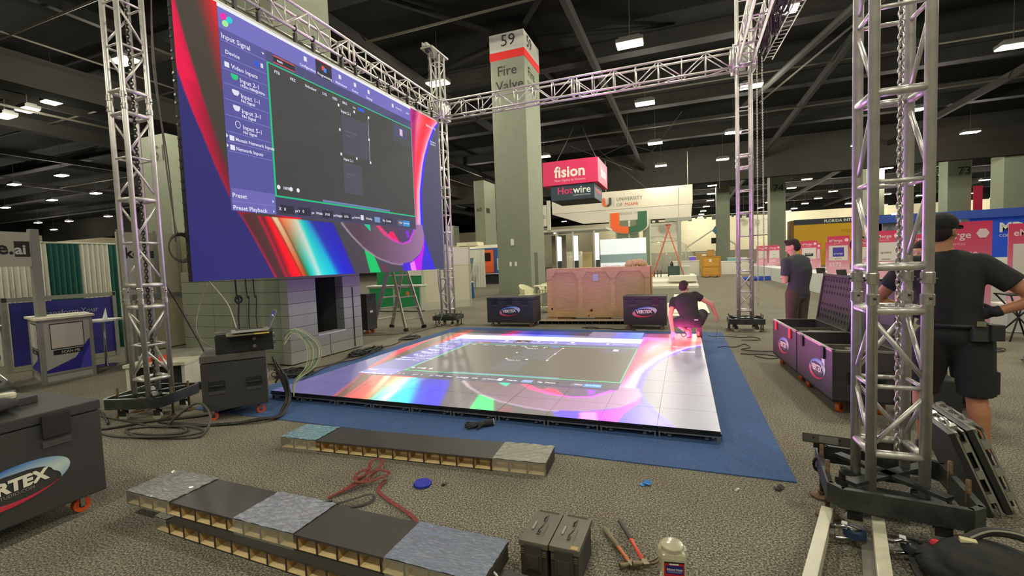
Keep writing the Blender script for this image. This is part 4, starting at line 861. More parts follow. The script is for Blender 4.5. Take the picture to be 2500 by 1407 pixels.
for nm, lab, c, p, s in (('carpet_scrap', 'tiny dark scrap right of the blue lid', (60, 52, 40), (-1.62, 2.7, .0), .018), ('blue_scrap', 'crumpled blue plastic scrap on the carpet', (40, 120, 190), (-.28, 3.11, 0), .03), ('dark_scrap', 'dark torn scrap on the carpet left of the hanging clamp', (40, 36, 28), (.55, 3.3, 0), .03), ('white_scrap', 'tiny white paper scrap on the open carpet', (200, 200, 190), (.3, 3.2, 0), .012)):
    mb = MB()
    for i in range(3): q = Matrix.Rotation(rr.random()*3, 4, 'Z') @ Matrix.Rotation(.5*rr.random(), 4, 'X'); mb.box((-s, -s*.5, 0.001), (s*.6, s*.6, .004), Matrix.Translation((p[0]+s*.5*i, p[1]+.3*s*i, .004+.004*i)) @ q)
    props(mb.build(nm, mat(c, .6)), lab, 'scrap')
# glove on the carpet
t = thing('work_glove', 'black work glove lying on the blue carpet, white cuff ring', 'glove', (-1.83, 3.80, .008), .5)
mb = MB().ball((0, 0, .028), (.07, .05, .024), 14)
for i, (y, L) in enumerate(((-.04, .06), (-.015, .08), (.01, .08), (.034, .065))): mb.cyl((-.05, y, .026), (-.07-L, y*1.5, .014+.006*i), .013, .011, 8).ball((-.07-L, y*1.5, .014+.006*i), .011, 8)
mb.cyl((0, -.03, .02), (-.04, -.085, .014), .014, .012, 8).ball((-.04, -.085, .014), .012, 8); mb.cyl((.04, 0, .028), (.12, .01, .032), .036, .034, 12)
remesh(mb.build('glove_body', mat((30, 32, 34), .8, noise=.3, scale=60, bump=.4), t), .006); MB().tube([(.122, .01+.034*math.cos(a), .034+.028*math.sin(a)) for a in [2*PI*k/16 for k in range(16)]], .004, 6, True).build('cuff_ring', mat((180, 196, 210), .6), t)

# ------------------------------------------------------------------ ammunition tins, hammers, jar
AM = mat((96, 92, 78), .5, .1, noise=.1, scale=14); AMD = mat((62, 62, 52), .55, .1, noise=.15, scale=10)
def tin(label, x, rz, hz=.0):
    t = thing('ammunition_tin', label, 'metal box', (x, 2.0, 0), rz)
    MB().box((.006, .006, 0), (.144, .284, .165)).build('box_body', AMD, t, bevel=.006); MB().box((0, 0, .162), (.15, .29, .19)).build('lid', AM, t, bevel=.004)
    MB().tube([(.075, .09, .192), (.075, .09, .2), (.1, .1, .225), (.1, .19, .225), (.075, .2, .2), (.075, .2, .192)], .003, 6).build('handle', STEEL, t); bx('handle_plate', (.07, .07, .19), (.085, .1, .194), STEEL, t); bx('handle_plate', (.07, .19, .19), (.085, .22, .194), STEEL, t)
    MB().box((.035, .1, .19), (.045, .17, .197)).build('handle_clip', mat((150, 148, 136), .4, .5), t)
    MB().box((.03, -.006, .05), (.12, .006, .175)).box((.045, -.012, .06), (.105, -.004, .13)).build('front_latch', AMD, t, bevel=.002)
    for z in (.145, .135, .125): bx('rib', (.01, -.001, z), (.14, .006, z+.004), AM, t)
    MB().cyl((.02, .28, .19), (.13, .28, .19), .006, n=8).build('hinge', AM, t); return t
t = tin('left one of two olive metal ammunition tins side by side', -.785, -.02); t = tin('right one of two olive metal ammunition tins, paint chipped at corner', -.63, -.02)
MB().box((.105, .004, .1905), (.14, .03, .1915)).build('chipped_paint', mat((170, 150, 90), .7), t)
def hammer(label, a, b, grip, neck, claw):
    a, b = Vector(a), Vector(b); d = (b-a); L = d.length; t = thing('hammer', label, 'hammer', a, 0); t.rotation_euler = (frame_z(d) @ Matrix.Rotation(PI, 4, 'Z')).to_euler()
    MB().lathe([(.008, 0), (.015, .004), (.016, .05), (.013, .12), (.014, .17), (.011, .18)], 12, Matrix.Diagonal((1, .75, 1, 1))).build('grip', mat(grip, .7, noise=.15, scale=60), t, smooth=True)
    MB().lathe([(.011, .18), (.009, .22), (.01, L)], 10, Matrix.Diagonal((1.1, .8, 1, 1))).build('shaft', mat(neck, .5), t, smooth=True)
    HM = mat((120, 108, 84), .45, .6, noise=.2, scale=40); z = L
    MB().cyl((.0, 0, z-.012), (.045, 0, z-.012), .011, .013, 12).cyl((.045, 0, z-.012), (.06, 0, z-.012), .016, .016, 14).box((-.016, -.011, z-.03), (.012, .011, z+.012)).build('head', HM, t, smooth=False)
    for s in (-1, 1):
        pts = [(-.01, s*.006, z-.01), (-.04, s*.009, z-.012), (-.07, s*.012, z-.026), (-.09, s*.013, z-.05)]; MB().tube(spline(pts, 4), .006, 6).build('claw', HM, t, smooth=True)
    return t
hammer('claw hammer with worn tan grip and orange neck, lying underneath', (-.45, 2.50, .02), (-.265, 2.22, .02), (120, 110, 84), (206, 116, 74), 1)
hammer('claw hammer with black grip and red neck, lying on top', (-.37, 2.56, .045), (-.20, 2.22, .04), (66, 68, 58), (214, 74, 52), 1)
t = thing('nut_jar', 'clear square plastic jar with red and blue mixed nuts label', 'jar', (-.075, 2.22, 0), .18)
CLR = mat((206, 202, 168), .12, alpha=.5, spec=.7, noise=.06, scale=30)
MB().box((-.058, -.058, 0), (.058, .058, .15)).build('jar_body', CLR, t, bevel=.02); MB().lathe([(.05, .148), (.05, .165), (.054, .167), (.054, .172), (.048, .174)], 24).build('jar_neck', CLR, t, smooth=True)
MB().lathe([(.03, .004), (.05, .01), (.045, .03), (.02, .04)], 14).build('jar_contents', mat((190, 172, 120), .8, noise=.4, scale=60), t)
for s in (-1, 1): MB().box((s*.058-.008, -.02, .11), (s*.058+.008, .02, .155)).build('grip_wing', CLR, t, bevel=.006)
for i in range(5): MB().ball((.02*math.cos(i*2.2), .02*math.sin(i*2.2), .1+.008*i), (.018, .022, .01), 8).build('crumpled_bag', mat((220, 216, 190), .3, alpha=.7), t)
bx('label_red', (-.046, -.0605, .045), (.046, -.0585, .118), mat((176, 22, 34), .5), t); bx('label_blue', (-.038, -.0615, .062), (.04, -.0603, .102), mat((28, 30, 104), .5), t); bx('label_dark', (-.046, -.061, .113), (.046, -.0586, .119), BLACK, t)
text('Mixed Nuts', .0148, (-.034, -.063, .08), (1, 0, 0), (0, 0, 1), mat((210, 206, 214), .5), t, bold=.0004); bx('label_badge', (-.022, -.0618, .106), (.02, -.0606, .112), WHITE, t)
for z in (.0735, .0685): bx('label_line', (-.032, -.062, z), (.034, -.0616, z+.0025), mat((130, 130, 180), .5), t)

# ------------------------------------------------------------------ right foreground: stand legs, bracket, panel stack, backpack
WH = mat((206, 202, 176), .35, noise=.05, scale=10)
def rail(label, a, b, w, h, z):
    a, b = Vector((*a, 0)), Vector((*b, 0)); d = (b-a).normalized(); L = (b-a).length
    t = thing('stand_leg', label, 'stand leg', (*a.xy, z), math.atan2(d.y, d.x)); MB().box((0, -w/2, 0), (L, w/2, h)).build('square_tube', WH, t, bevel=.003); bx('end_cap', (-.002, -w/2, 0), (0, w/2, h), mat((190, 186, 160), .5), t); return t
def swivel(t, x, y, tire, z0=.06, s=1):
    MB().cyl((x, y, z0), (x, y+s*.02, z0), .035, n=16).build('swivel_plate', CHROME, t); 
    MB().tube(spline([(x, y+s*.02, z0+.03), (x-.02, y+s*.06, z0+.035), (x-.05, y+s*.11, z0+.012)]), .01, 6).tube(spline([(x, y+s*.02, z0-.03), (x-.02, y+s*.06, z0-.03), (x-.05, y+s*.11, z0-.012)]), .01, 6).build('fork', CHROME, t, smooth=True)
    MB().cyl((x-.05, y+s*.10, z0-.016), (x-.05, y+s*.10, z0+.016), .05, n=24).build('wheel', mat(tire, .5), t); MB().cyl((x-.05, y+s*.10, z0-.02), (x-.05, y+s*.10, z0+.02), .032, n=20).build('wheel_hub', CHROME, t); bx('fork_sticker', (x-.05, y+s*.045, z0+.02), (x-.02, y+s*.07, z0+.045), WHITE, t)
t = rail('white square tube leg with blue-tyred caster, left of two', (.735, 2.92), (.42, 2.02), .055, .07, .045); swivel(t, .18, .03, (30, 50, 80), .035)
t = rail('white square tube leg with grey-tyred caster, right of two', (.955, 2.88), (.74, 2.1), .055, .07, .045); swivel(t, .2, .03, (46, 50, 50), .035); bx('lower_lip', (.1, -.075, -.02), (.8, -.028, -.005), mat((130, 128, 118), .5), t)
t = thing('mounting_bracket', 'drilled steel angle bracket with hanging hook clamp across the tower base', 'bracket', (.7, 3.33, .33), -.16)
MB().box((0, 0, 0), (.46, .005, .06)).box((0, 0, 0), (.46, .035, .005)).build('angle_bar', mat((96, 96, 88), .45, .5, noise=.1, scale=20), t)
for x in (.06, .11, .2, .3, .38): MB().cyl((x, -.001, .035), (x, .006, .035), .007, n=10).build('hole', BLACK, t)
bx('slot_plate', (.09, -.004, .008), (.19, -.0005, .052), mat((150, 150, 138), .4, .5), t)
MB().cyl((.09, .01, 0), (.09, .01, -.09), .007, n=8).tube([(.09+.028*math.cos(a), .01, -.14+.045*math.sin(a)) for a in [PI*.5+k*.42 for k in range(12)]], .009, 6).cyl((.1, .01, -.17), (.1, .01, -.22), .005, n=6).box((.06, 0, -.03), (.12, .02, 0)).build('hook_clamp', mat((40, 34, 28), .5, .5), t)
# leaning black light-panels with silver frames
PB = mat((30, 32, 30), .5, noise=.1, scale=50, bump=.2); SF = mat((180, 182, 172), .3, .8)
t = thing('panel_stack', 'two black screen modules with silver frames leaning beside the tower', 'screen module', (1.60, 3.28, .0))
e1 = Vector((.05, 1, 0)).normalized(); e2 = Vector((-.36, -.25, .9)); e2 = (e2-e1*e2.dot(e1)).normalized(); e3 = e1.cross(e2)
Mi = Matrix((e1, e2, e3)).transposed().to_4x4()
for i in range(2):
    z = .085*i
    MB().box((0, 0, z), (.5, .5, z+.03), Mi).build('module_face', PB, t, bevel=.003); MB().box((.03, .03, z+.03), (.47, .47, z+.06), Mi).build('module_core', mat((20, 22, 20), .6), t)
    fr = MB()
    for lo, hi in (((0, 0, z+.03), (.5, .025, z+.045)), ((0, .475, z+.03), (.5, .5, z+.045)), ((0, 0, z+.03), (.015, .5, z+.04)), ((.485, 0, z+.03), (.5, .5, z+.045)), ((0, .475, z+.065), (.5, .5, z+.075)), ((0, 0, z+.065), (.015, .5, z+.075))): fr.box(lo, hi, Mi)
    fr.build('module_frame', SF, t)
    for x in (.06, .17, .3, .42): MB().box((x, .485, z+.035), (x+.05, .515, z+.07), Mi).build('frame_lug', SF, t)
    for y in (.08, .22, .38): MB().box((-.006, y, z+.04), (.03, y+.05, z+.068), Mi).build('frame_lug', SF, t)
    MB().tube([Mi @ Vector(p) for p in ((.12, .5, z+.05), (.14, .535, z+.05), (.24, .535, z+.05), (.26, .5, z+.05))], .005, 6).build('handle', SF, t)
t = thing('backpack', 'black backpack with grey tag and handle loop in the lower right corner', 'backpack', (1.27, 2.56, 0), -.2)
t.scale = (.82, .82, .72)
mb = MB().ball((0, 0, .15), (.26, .2, .15), 18).ball((.12, -.06, .13), (.2, .2, .13), 16).ball((-.18, .02, .1), (.14, .16, .1), 14).ball((.02, -.16, .1), (.2, .1, .1), 14)
remesh(mb.build('bag_body', mat((36, 36, 33), .85, noise=.35, scale=16, bump=.7), t), .014, 3)
MB().tube(spline([(-.1, .05, .27), (.0, .1, .33), (.14, .08, .35), (.28, .0, .3), (.36, -.1, .2)]), .026, 8).build('shoulder_strap', mat((50, 50, 46), .7), t, smooth=True); MB().tube(spline([(-.08, .04, .3), (.02, .07, .36), (.15, .04, .375), (.3, -.04, .3)]), .006, 6).build('strap_piping', mat((140, 138, 116), .6), t); bx('clip', (-.13, .0, .27), (-.06, .035, .3), mat((214, 206, 160), .4), t)
bx('tag', (.06, -.215, .19), (.16, -.205, .215), mat((170, 168, 150), .6), t).rotation_euler = (.6, 0, 0)
MB().ball((-.22, .06, .2), (.03, .02, .03), 8).build('red_pull', mat((206, 44, 56), .6), t); ribbon([(-.3, .0, .15), (-.33, .04, .08), (-.3, -.1, .02), (-.22, -.2, .01)], .03).build('loose_strap', mat((54, 54, 50), .8), t)
# ------------------------------------------------------------------ mid-ground
def std_case(label, x, y, w, d, h, rz=0, logo=.42, wheels=(150, 96, 84), lats=(.18, .5, .82)):
    t = long_case(label, (x, y, 0), rz, w, d, h, logo, .07, wheels, lats, zb=.1); return t
std_case('dark road case with oval logo left of the wooden crate', -4.58, 10.12, 1.2, .6, .72, .0, .55)
std_case('dark road case with oval logo between wooden crate and crouching man', -1.27, 10.08, .9, .6, .73, 0, .52, lats=(.2, .75))
# big wooden crate
CR = mat((208, 168, 126), .7, noise=.1, scale=5, stretch=(1, 1, 6)); CR2 = mat((212, 176, 128), .7, noise=.12, scale=5, stretch=(1, 1, 6)); CRD = mat((150, 104, 64), .8)
t = thing('wooden_crate', 'big plywood shipping crate standing on edge behind the road cases', 'crate', (-3.4, 11.4, 0), .0)
W_, D_, Z0, Z1 = 2.62, .55, .09, 1.36
MB().box((0, .03, Z0), (W_, D_, Z1)).build('crate_panel', CR, t); 
for z in (Z0, Z1-.11): bx('batten', (0, 0, z), (W_, .03, z+.11), CR2, t)
for x in (0, .83, 1.66, W_-.12): bx('batten', (x, 0.001, Z0+.11), (x+.12, .029, Z1-.11), CR2, t)
for x in (.06, .89, 1.72, W_-.06):
    for s, z in ((1, Z0), (-1, Z1)):
        lo = -.26 if x > .1 else -.06; hi = .26 if x < W_-.1 else .06
        pts = [(x+lo, z), (x+hi, z), (x+min(hi, .05), z+s*.28), (x+max(lo, -.05), z+s*.28)]
        if s < 0: pts = pts[::-1]
        MB().prism(pts, 0, .016, Matrix.Translation((0, -.016, 0)) @ Matrix(((1, 0, 0, 0), (0, 0, 1, 0), (0, 1, 0, 0), (0, 0, 0, 1)))).build('gusset', CR2 if s > 0 else CR, t)
for k in range(5): bx('side_slat', (W_, .05+.1*k, Z0+.02), (W_+.02, .1+.1*k, Z1), CR2 if k % 2 else CRD, t)
for x in (.3, 1.25, 2.0): bx('skid', (x, .02, 0), (x+.35, D_, Z0), CRD, t)
bx('skid', (0, .02, .0), (.28, D_, Z0), CR2, t); bx('shipping_label', (1.22, -.004, 1.02), (1.36, -.001, 1.2), mat((190, 188, 204), .6), t)
for (x, z, r) in ((.13, .3, .03), (1.17, .27, .035), (1.1, .13, .02)): MB().cyl((x, -.0175, z), (x, -.016, z), r, n=10).build('stain', mat((70, 44, 26), .8), t)
MB().tube(spline([(2.2, .2, Z1), (2.32, .2, Z1+.12), (2.45, .25, Z1+.1), (2.5, .3, Z1)]), .06, 7).build('wrapping_paper', mat((206, 180, 140), .8), t)
o = thing('crumpled_paper', 'crumpled brown paper heap on top of the plywood crate', 'paper', (-1.15, 11.65, 1.36)); mb = MB()
for i in range(7): mb.ball((rr.uniform(-.2, .2), rr.uniform(-.1, .1), rr.uniform(.03, .14)), (rr.uniform(.06, .14), .09, rr.uniform(.05, .1)), 8)
remesh(mb.build('paper_sheet', mat((204, 176, 134), .85, noise=.15, scale=14, bump=.8), o), .02, 1)
# long thin framed deck lying in front of the crate
t = thing('deck_section', 'low metal-ribbed deck strip on the carpet before the plywood crate', 'platform', (-3.4, 10.62, 0), .1)
MB().box((0, 0, .075), (2.3, .3, .09)).build('top_board', mat((160, 146, 120), .6), t)
for i in range(15): bx('rib', (2.3*i/14-.008, -.004, 0), (2.3*i/14+.008, .3, .075), STEEL, t)
bx('lower_rail', (0, .28, .0), (2.3, .3, .075), mat((130, 120, 100), .7), t)
for nm, pts in (('cable behind the back edge of the video floor', [(-2.2, 10.1, .01), (-2.0, 10.25, .01), (-1.8, 10.05, .01), (-2.1, 9.98, .01)]), ('white-plugged leads lying before the middle road case', [(-1.9, 10.0, .01), (-1.6, 10.02, .02), (-1.4, 9.96, .01), (-1.2, 10.0, .01), (-1.0, 9.93, .01)])):
    cable('loose_cable', 'black '+nm, pts, .012)
for lab, pts in (('thin lead looped near the back right corner of blue carpet', [(.42, 9.4, .012), (.5, 9.3, .012), (.7, 9.36, .012), (.95, 9.3, .01), (1.2, 9.35, .01), (1.25, 9.05, .01), (.95, 9.0, .01)]),
                 ('thin lead looped on the carpet right of the video floor', [(.5, 8.2, .012), (.62, 8.3, .012), (.78, 8.3, .01), (.95, 8.6, .01), (1.0, 8.3, .01), (.85, 8.1, .01), (1.1, 8.0, .01), (1.35, 8.05, .01)]),
                 ('oval loop of thin lead nearest the open road cases', [(.8, 7.75, .01), (.95, 7.72, .01), (1.1, 7.75, .01), (1.3, 7.6, .01), (1.15, 7.45, .01), (.98, 7.6, .01)])):
    cable('thin_lead', lab, pts, .007); 
heap('coiled_cable', 'coil of black cable on the carpet at the right edge', (4.35, 7.6, 0), .28, .28, 4, .014, hz=.09, group='coil at the right edge'); heap('coiled_cable', 'loose thin coil behind the black coil at the right edge', (4.1, 8.7, 0), .3, .3, 1, .008, hz=.01)
# aluminium multi-position ladder
t = thing('step_ladder', 'aluminium folding ladder standing open behind the video wall', 'ladder', (-6.75, 9.5, 0), 0)
AL = mat((176, 172, 156), .4, .5)
def ladside(x0, y0, x1, y1, xt, yt, ztop, n, w=.045):
    A, B = Vector((x0, y0, 0)), Vector((x1, y1, 0)); T = Vector((xt, yt, ztop)); dv = (B-A)*.36
    Ta, Tb = T-dv, T+dv
    for p, q in ((A, Ta), (B, Tb)): F = frame_z(q-p); F.translation = p; MB().box((-.014, -w, 0), (.014, w, (q-p).length), F).build('side_rail', AL, t); MB().box((-.03, -w*1.3, 0), (.03, w*1.3, .07), F).build('foot', RUBBER, t)
    for i in range(1, n):
        f = i/n; p, q = A.lerp(Ta, f), B.lerp(Tb, f); d = (q-p).normalized(); F = d.to_track_quat('X', 'Z').to_matrix().to_4x4(); F.translation = p; MB().box((0, -.03, -.014), ((q-p).length, .03, .014), F).build('rung', AL, t)
ladside(-.5, -.42, -.36, .18, -.02, .05, 1.62, 6); ladside(.48, -.4, .6, .22, .02, .05, 1.62, 6)
bx('hinge_block', (-.12, -.28, 1.56), (.14, -.2, 1.68), STEEL, t); bx('hinge_block', (-.06, .28, 1.56), (.18, .36, 1.68), STEEL, t)
t = thing('road_case', 'narrow black case with orange caster at the pillar corner', 'road case', (-7.45, 8.55, 0)); MB().box((0, 0, .1), (.5, .35, .95)).build('case_body', CASE, t, bevel=.01); bx('latch', (.501, .1, .5), (.51, .2, .55), WHITE, t); caster(t, .42, .08, .1); caster(t, .08, .08, .1); caster(t, .42, .28, .1); caster(t, .08, .28, .1)
# green booth behind the ladder
GR = mat((22, 132, 72), .7); GRM = mat((170, 172, 156), .5)
t = thing('booth_wall', 'green booth back wall behind the ladder', 'booth', (-9.7, 14.6, 0)); MB().box((-1.6, 0, 0), (1.5, .06, 2.3)).build('wall_panel', GR, t); MB().box((1.5, -.04, 0), (1.56, .1, 2.3)).build('wall_post', GRM, t); MB().box((-.2, -.02, 1.2), (1.3, 0, 2.2)).build('white_sheet', mat((214, 210, 198), .7), t)
MB().cyl((.75, -.025, 1.62), (.75, -.02, 1.62), .3, n=24).build('red_badge', mat((206, 74, 56), .6), t); bx('plus_mark', (.95, -.025, 1.36), (1.05, -.021, 1.39), INK, t); bx('plus_mark', (.985, -.026, 1.325), (1.015, -.022, 1.425), INK, t)
def counter(label, x, y, rz, w, h, d, cf, art_c=(226, 100, 40)):
    t = thing('booth_counter', label, 'counter', (x, y, 0), rz); MB().box((0, 0, .03), (w, d, h)).build('body', GRM, t); MB().box((-.04, -.05, h), (w+.04, d+.03, h+.035)).build('counter_top', WHITE, t); bx('front_panel', (.06, -.012, .14), (w*.48, -.001, h-.06), cf, t); bx('front_panel', (w*.52, -.012, .14), (w-.06, -.001, h-.06), cf, t)
    for k in (.27, .76): MB().cyl((w*k, -.016, h*.72), (w*k, -.013, h*.72), .07, n=14).build('orange_spot', mat(art_c, .5), t); MB().cyl((w*k+.06, -.016, h*.6), (w*k+.03, -.016, h*.66), .015, n=6).build('spot_tail', mat((150, 190, 90), .5), t)
    return t
counter('green-fronted booth counter seen behind the ladder legs', -10.55, 13.1, .03, 2.15, .88, .5, GR)
t = thing('booth_wall', 'white booth side panels right of the green counter', 'booth', (-8.45, 13.4, 0), 1.0)
MB().box((0, 0, .0), (1.9, .05, 2.2)).build('wall_panel', mat((206, 202, 178), .7), t); bx('top_sign', (0, -.01, 1.55), (1.9, 0, 2.15), mat((210, 206, 196), .7), t); bx('green_square', (.0, -.02, 1.62), (.35, -.011, 1.85), GR, t); bx('skirt', (.0, -.012, 0), (1.9, 0, .28), mat((190, 188, 170), .7), t)
for x in (0, .95, 1.9): bx('wall_post', (x-.025, -.03, 0), (x+.025, .06, 2.3), GRM, t)
text('Reliable energy\nbuilt for tomorrow', .1, (.5, -.013, 1.78), (1, 0, 0), (0, 0, 1), mat((110, 108, 104), .6), t) if False else None
# blue skirted table, curtains, banner, train carriage
t = thing('cocktail_table', 'round table with shiny blue skirt behind the far left tower', 'table', (-9.6, 18.6, 0))
mb = MB(); n = 40; prof = []; vs = []
for z, rr_ in ((0, .5), (.72, .46)): vs += [((rr_+.02*math.sin(k*PI*.5*1.6))*math.cos(2*PI*k/n), (rr_+.02*math.sin(k*PI*.5*1.6))*math.sin(2*PI*k/n), z) for k in range(n)]
mb.add(vs, [(k, (k+1) % n, n+(k+1) % n, n+k) for k in range(n)]); mb.build('skirt', mat((30, 84, 160), .3), t); MB().cyl((0, 0, .72), (0, 0, .75), .52, n=28).build('table_top', WHITE, t)
def drape(label, x, y, rz, w, h, cols, name='drape_wall'):
    t = thing(name, label, 'curtain', (x, y, 0), rz); wd = w/len(cols)
    for i, c in enumerate(cols):
        n = 24; vs = []; 
        for z, am in ((.02, .05), (h, .02)): vs += [(wd*(i+k/n), am*math.sin(k*1.55+i), z) for k in range(n+1)]
        MB().add(vs, [(k, k+1, n+2+k, n+1+k) for k in range(n)]).build('curtain', mat(c, .85), t, smooth=True)
    bar('curtain_rod', (0, 0, h), (w, 0, h), .02, GRM, t)
    for k in range(len(cols)+1):
        if k % 2 == 0: bar('curtain_post', (wd*k, .08, 0), (wd*k, .08, h), .02, GRM, t)
    return t
G_, W2_ = (28, 88, 78), (214, 212, 196)
drape('white and teal booth curtains beside the train carriage', -15.4, 26.6, .02, 3.3, 2.5, [W2_, G_, W2_])
t = thing('pop_up_banner', 'tilted roll-up banner with landscape picture before the curtains', 'banner', (-13.2, 25.6, 0), 0); Mb = Matrix.Rotation(.0, 4, 'X') @ Matrix(((1, 0, .22, 0), (0, 1, 0, 0), (0, 0, 1, 0), (0, 0, 0, 1)))
MB().box((-.45, 0, .05), (.4, .02, 1.95), Mb).build('banner_sheet', mat((80, 106, 122), .6), t); MB().box((-.42, -.01, .9), (.37, 0, 1.6), Mb).build('banner_picture', mat((150, 160, 128), .6, noise=.5, scale=3), t); MB().box((-.3, -.012, 1.72), (.1, 0, 1.85), Mb).build('banner_logo', WHITE, t); MB().box((-.5, -.1, 0), (.4, .12, .05)).build('banner_foot', BLACK, t)
BL = mat((34, 84, 150), .4); IV = mat((206, 200, 170), .5)
t = thing('train_carriage', 'blue train carriage with orange door left of the 59 pillar', 'vehicle', (-15.5, 31.6, 0))
MB().box((-2.4, 0, .75), (4.5, 2.6, 2.75)).build('carriage_body', BL, t, bevel=.05); MB().box((-6.5, 0, 1.0), (-2.4, 2.6, 2.75)).build('carriage_end', IV, t, bevel=.05); mb = MB(); mb.prism([(0, 2.75), (.3, 2.95), (1.3, 3.05), (2.3, 2.95), (2.6, 2.75)], -6.5, 4.5, Matrix(((0, 0, 1, 0), (1, 0, 0, 0), (0, 1, 0, 0), (0, 0, 0, 1)))); mb.build('carriage_roof', IV, t)
MB().box((.95, -.06, .85), (1.95, 0, 2.62)).build('door', mat((222, 92, 38), .5), t, bevel=.08); MB().box((1.2, -.08, 1.75), (1.7, -.05, 2.4)).build('door_window', mat((44, 22, 20), .2), t, bevel=.05); bx('door_handle', (1.1, -.1, 1.55), (1.16, -.06, 1.62), CHROME, t); bx('step', (.9, -.1, .74), (4.5, 0, .8), WHITE, t); bx('skirting', (-2.4, .1, 0), (4.5, 2.4, .74), mat((22, 22, 28), .6), t); bx('cream_patch', (2.2, -.02, 1.05), (3.5, 0, 1.95), IV, t)
bx('roof_unit', (-1.4, .4, 3.0), (.4, 1.6, 3.3), IV, t); bx('roof_unit', (-3.6, .4, 3.0), (-1.8, 1.2, 3.12), GRM, t)
t = thing('bin', 'dark green bin by the carriage step', 'bin', (-14.0, 28.8, 0)); MB().lathe([(.22, 0), (.27, .7), (.28, .72), (.25, .74)], 18).build('bin_body', mat((26, 50, 46), .5), t)
t = thing('standing_sign', 'small blue poster stand left of the teal curtain', 'sign', (-14.75, 25.4, 0)); bx('poster', (-.3, 0, 1.2), (.3, .03, 2.1), mat((60, 96, 120), .6), t); bar('post', (0, .03, 0), (0, .03, 1.3), .02, STEEL, t); bx('plinth', (-.35, -.1, 0), (.35, .2, .7), WHITE, t)
# white chairs and table by the pillar
CH = mat((226, 224, 190), .5)
def tub_chair(label, x, y, rz):
    t = thing('tub_chair', label, 'chair', (x, y, 0), rz); M = Matrix.Translation((0, 0, .44)); vs = []; n = 14
    for i in range(n+1):
        a = PI*(-.08)+PI*1.16*i/n; hgt = .2+.16*math.sin(max(0, min(PI, a)))
        vs += [(.27*math.cos(a), .25*math.sin(a), .44), (.31*math.cos(a), .29*math.sin(a), .44+hgt), (.29*math.cos(a), .27*math.sin(a), .44+hgt), (.25*math.cos(a), .23*math.sin(a), .46)]
    MB().add(vs, [(4*i+k, 4*i+(k+1) % 4, 4*i+4+(k+1) % 4, 4*i+4+k) for i in range(n) for k in range(4)]).build('backrest', CH, t, smooth=False); MB().box((-.27, -.24, .41), (.27, .2, .46)).build('seat', CH, t, bevel=.02)
    for sx in (-1, 1):
        for sy in (-1, 1): bar('leg', (sx*.2, sy*.18, .42), (sx*.24, sy*.22, 0), .014, CH, t)
    return t
tub_chair('white tub chair left of the small white table', -5.05, 14.6, 1.3); tub_chair('white tub chair behind the white table by the pillar', -4.55, 15.3, .2); tub_chair('white tub chair nearest the plywood crate', -4.1, 14.4, -1.0)
t = thing('round_table', 'small round white table among the tub chairs', 'table', (-4.45, 14.75, 0)); MB().cyl((0, 0, .72), (0, 0, .75), .4, n=28).build('table_top', CH, t); bar('pedestal', (0, 0, .02), (0, 0, .72), .03, CH, t); MB().cyl((0, 0, 0), (0, 0, .02), .22, n=20).build('foot', CH, t)
t = thing('metal_trolley', 'grey metal frame trolley between the tub chairs and crate', 'trolley', (-4.15, 13.0, 0))
for x in (0, .55):
    for y in (0, .4): bar('post', (x, y, 0), (x, y, .68), .015, GRM, t)
for z in (.1, .68): bx('shelf', (0, 0, z), (.55, .4, z+.02), GRM, t)
bx('drawer_unit', (.1, .02, .2), (.45, .38, .6), mat((150, 152, 140), .5), t)

# ------------------------------------------------------------------ far hall
PK = mat((212, 40, 92), .6); NAVY = mat((32, 52, 66), .6)
t = thing('hanging_sign', 'pink hanging fabric sign reading fision', 'hanging sign', (-7.1, 30, 6.7))
MB().box((-1.9, 0, .0), (1.9, 3.8, 1.62)).build('sign_box', PK, t, bevel=.03)
text('fision', 1.0, (0, -.02, .52), (1, 0, 0), (0, 0, 1), mat((236, 214, 206), .6), t, align='CENTER', bold=.03); text('Fiber Optics by Hotwire', .215, (0, -.02, .22), (1, 0, 0), (0, 0, 1), mat((236, 190, 196), .6), t, align='CENTER'); text('fision', 1.0, (1.92, 1.9, .52), (0, 1, 0), (0, 0, 1), mat((236, 214, 206), .6), t, align='CENTER', bold=.03)
for x in (-1.6, 1.6): bar('rigging_wire', (x, 1.9, 1.6), (x*.2, 3.0, 4.6), .03, STEEL, t, 6)
t = thing('hanging_sign', 'dark blue hanging sign reading Hotwire under the pink one', 'hanging sign', (-7.0, 30.2, 5.68)); MB().box((-1.5, 0, 0), (1.5, 3.0, 1.02)).build('sign_box', NAVY, t, bevel=.02)
text('Hot', .66, (-1.05, -.02, .42), (1, 0, 0), (0, 0, 1), PK, t, bold=.01); text('wire', .66, (.06, -.02, .42), (1, 0, 0), (0, 0, 1), mat((220, 220, 214), .6), t, bold=.01); text('COMMUNICATIONS', .13, (.05, -.02, .24), (1, 0, 0), (0, 0, 1), mat((200, 204, 204), .6), t); text('Hotwire', .6, (1.52, .3, .4), (0, 1, 0), (0, 0, 1), PK, t); MB().box((-1.48, .02, -.01), (1.48, 2.98, 0)).build('sign_base', BLACK, t)
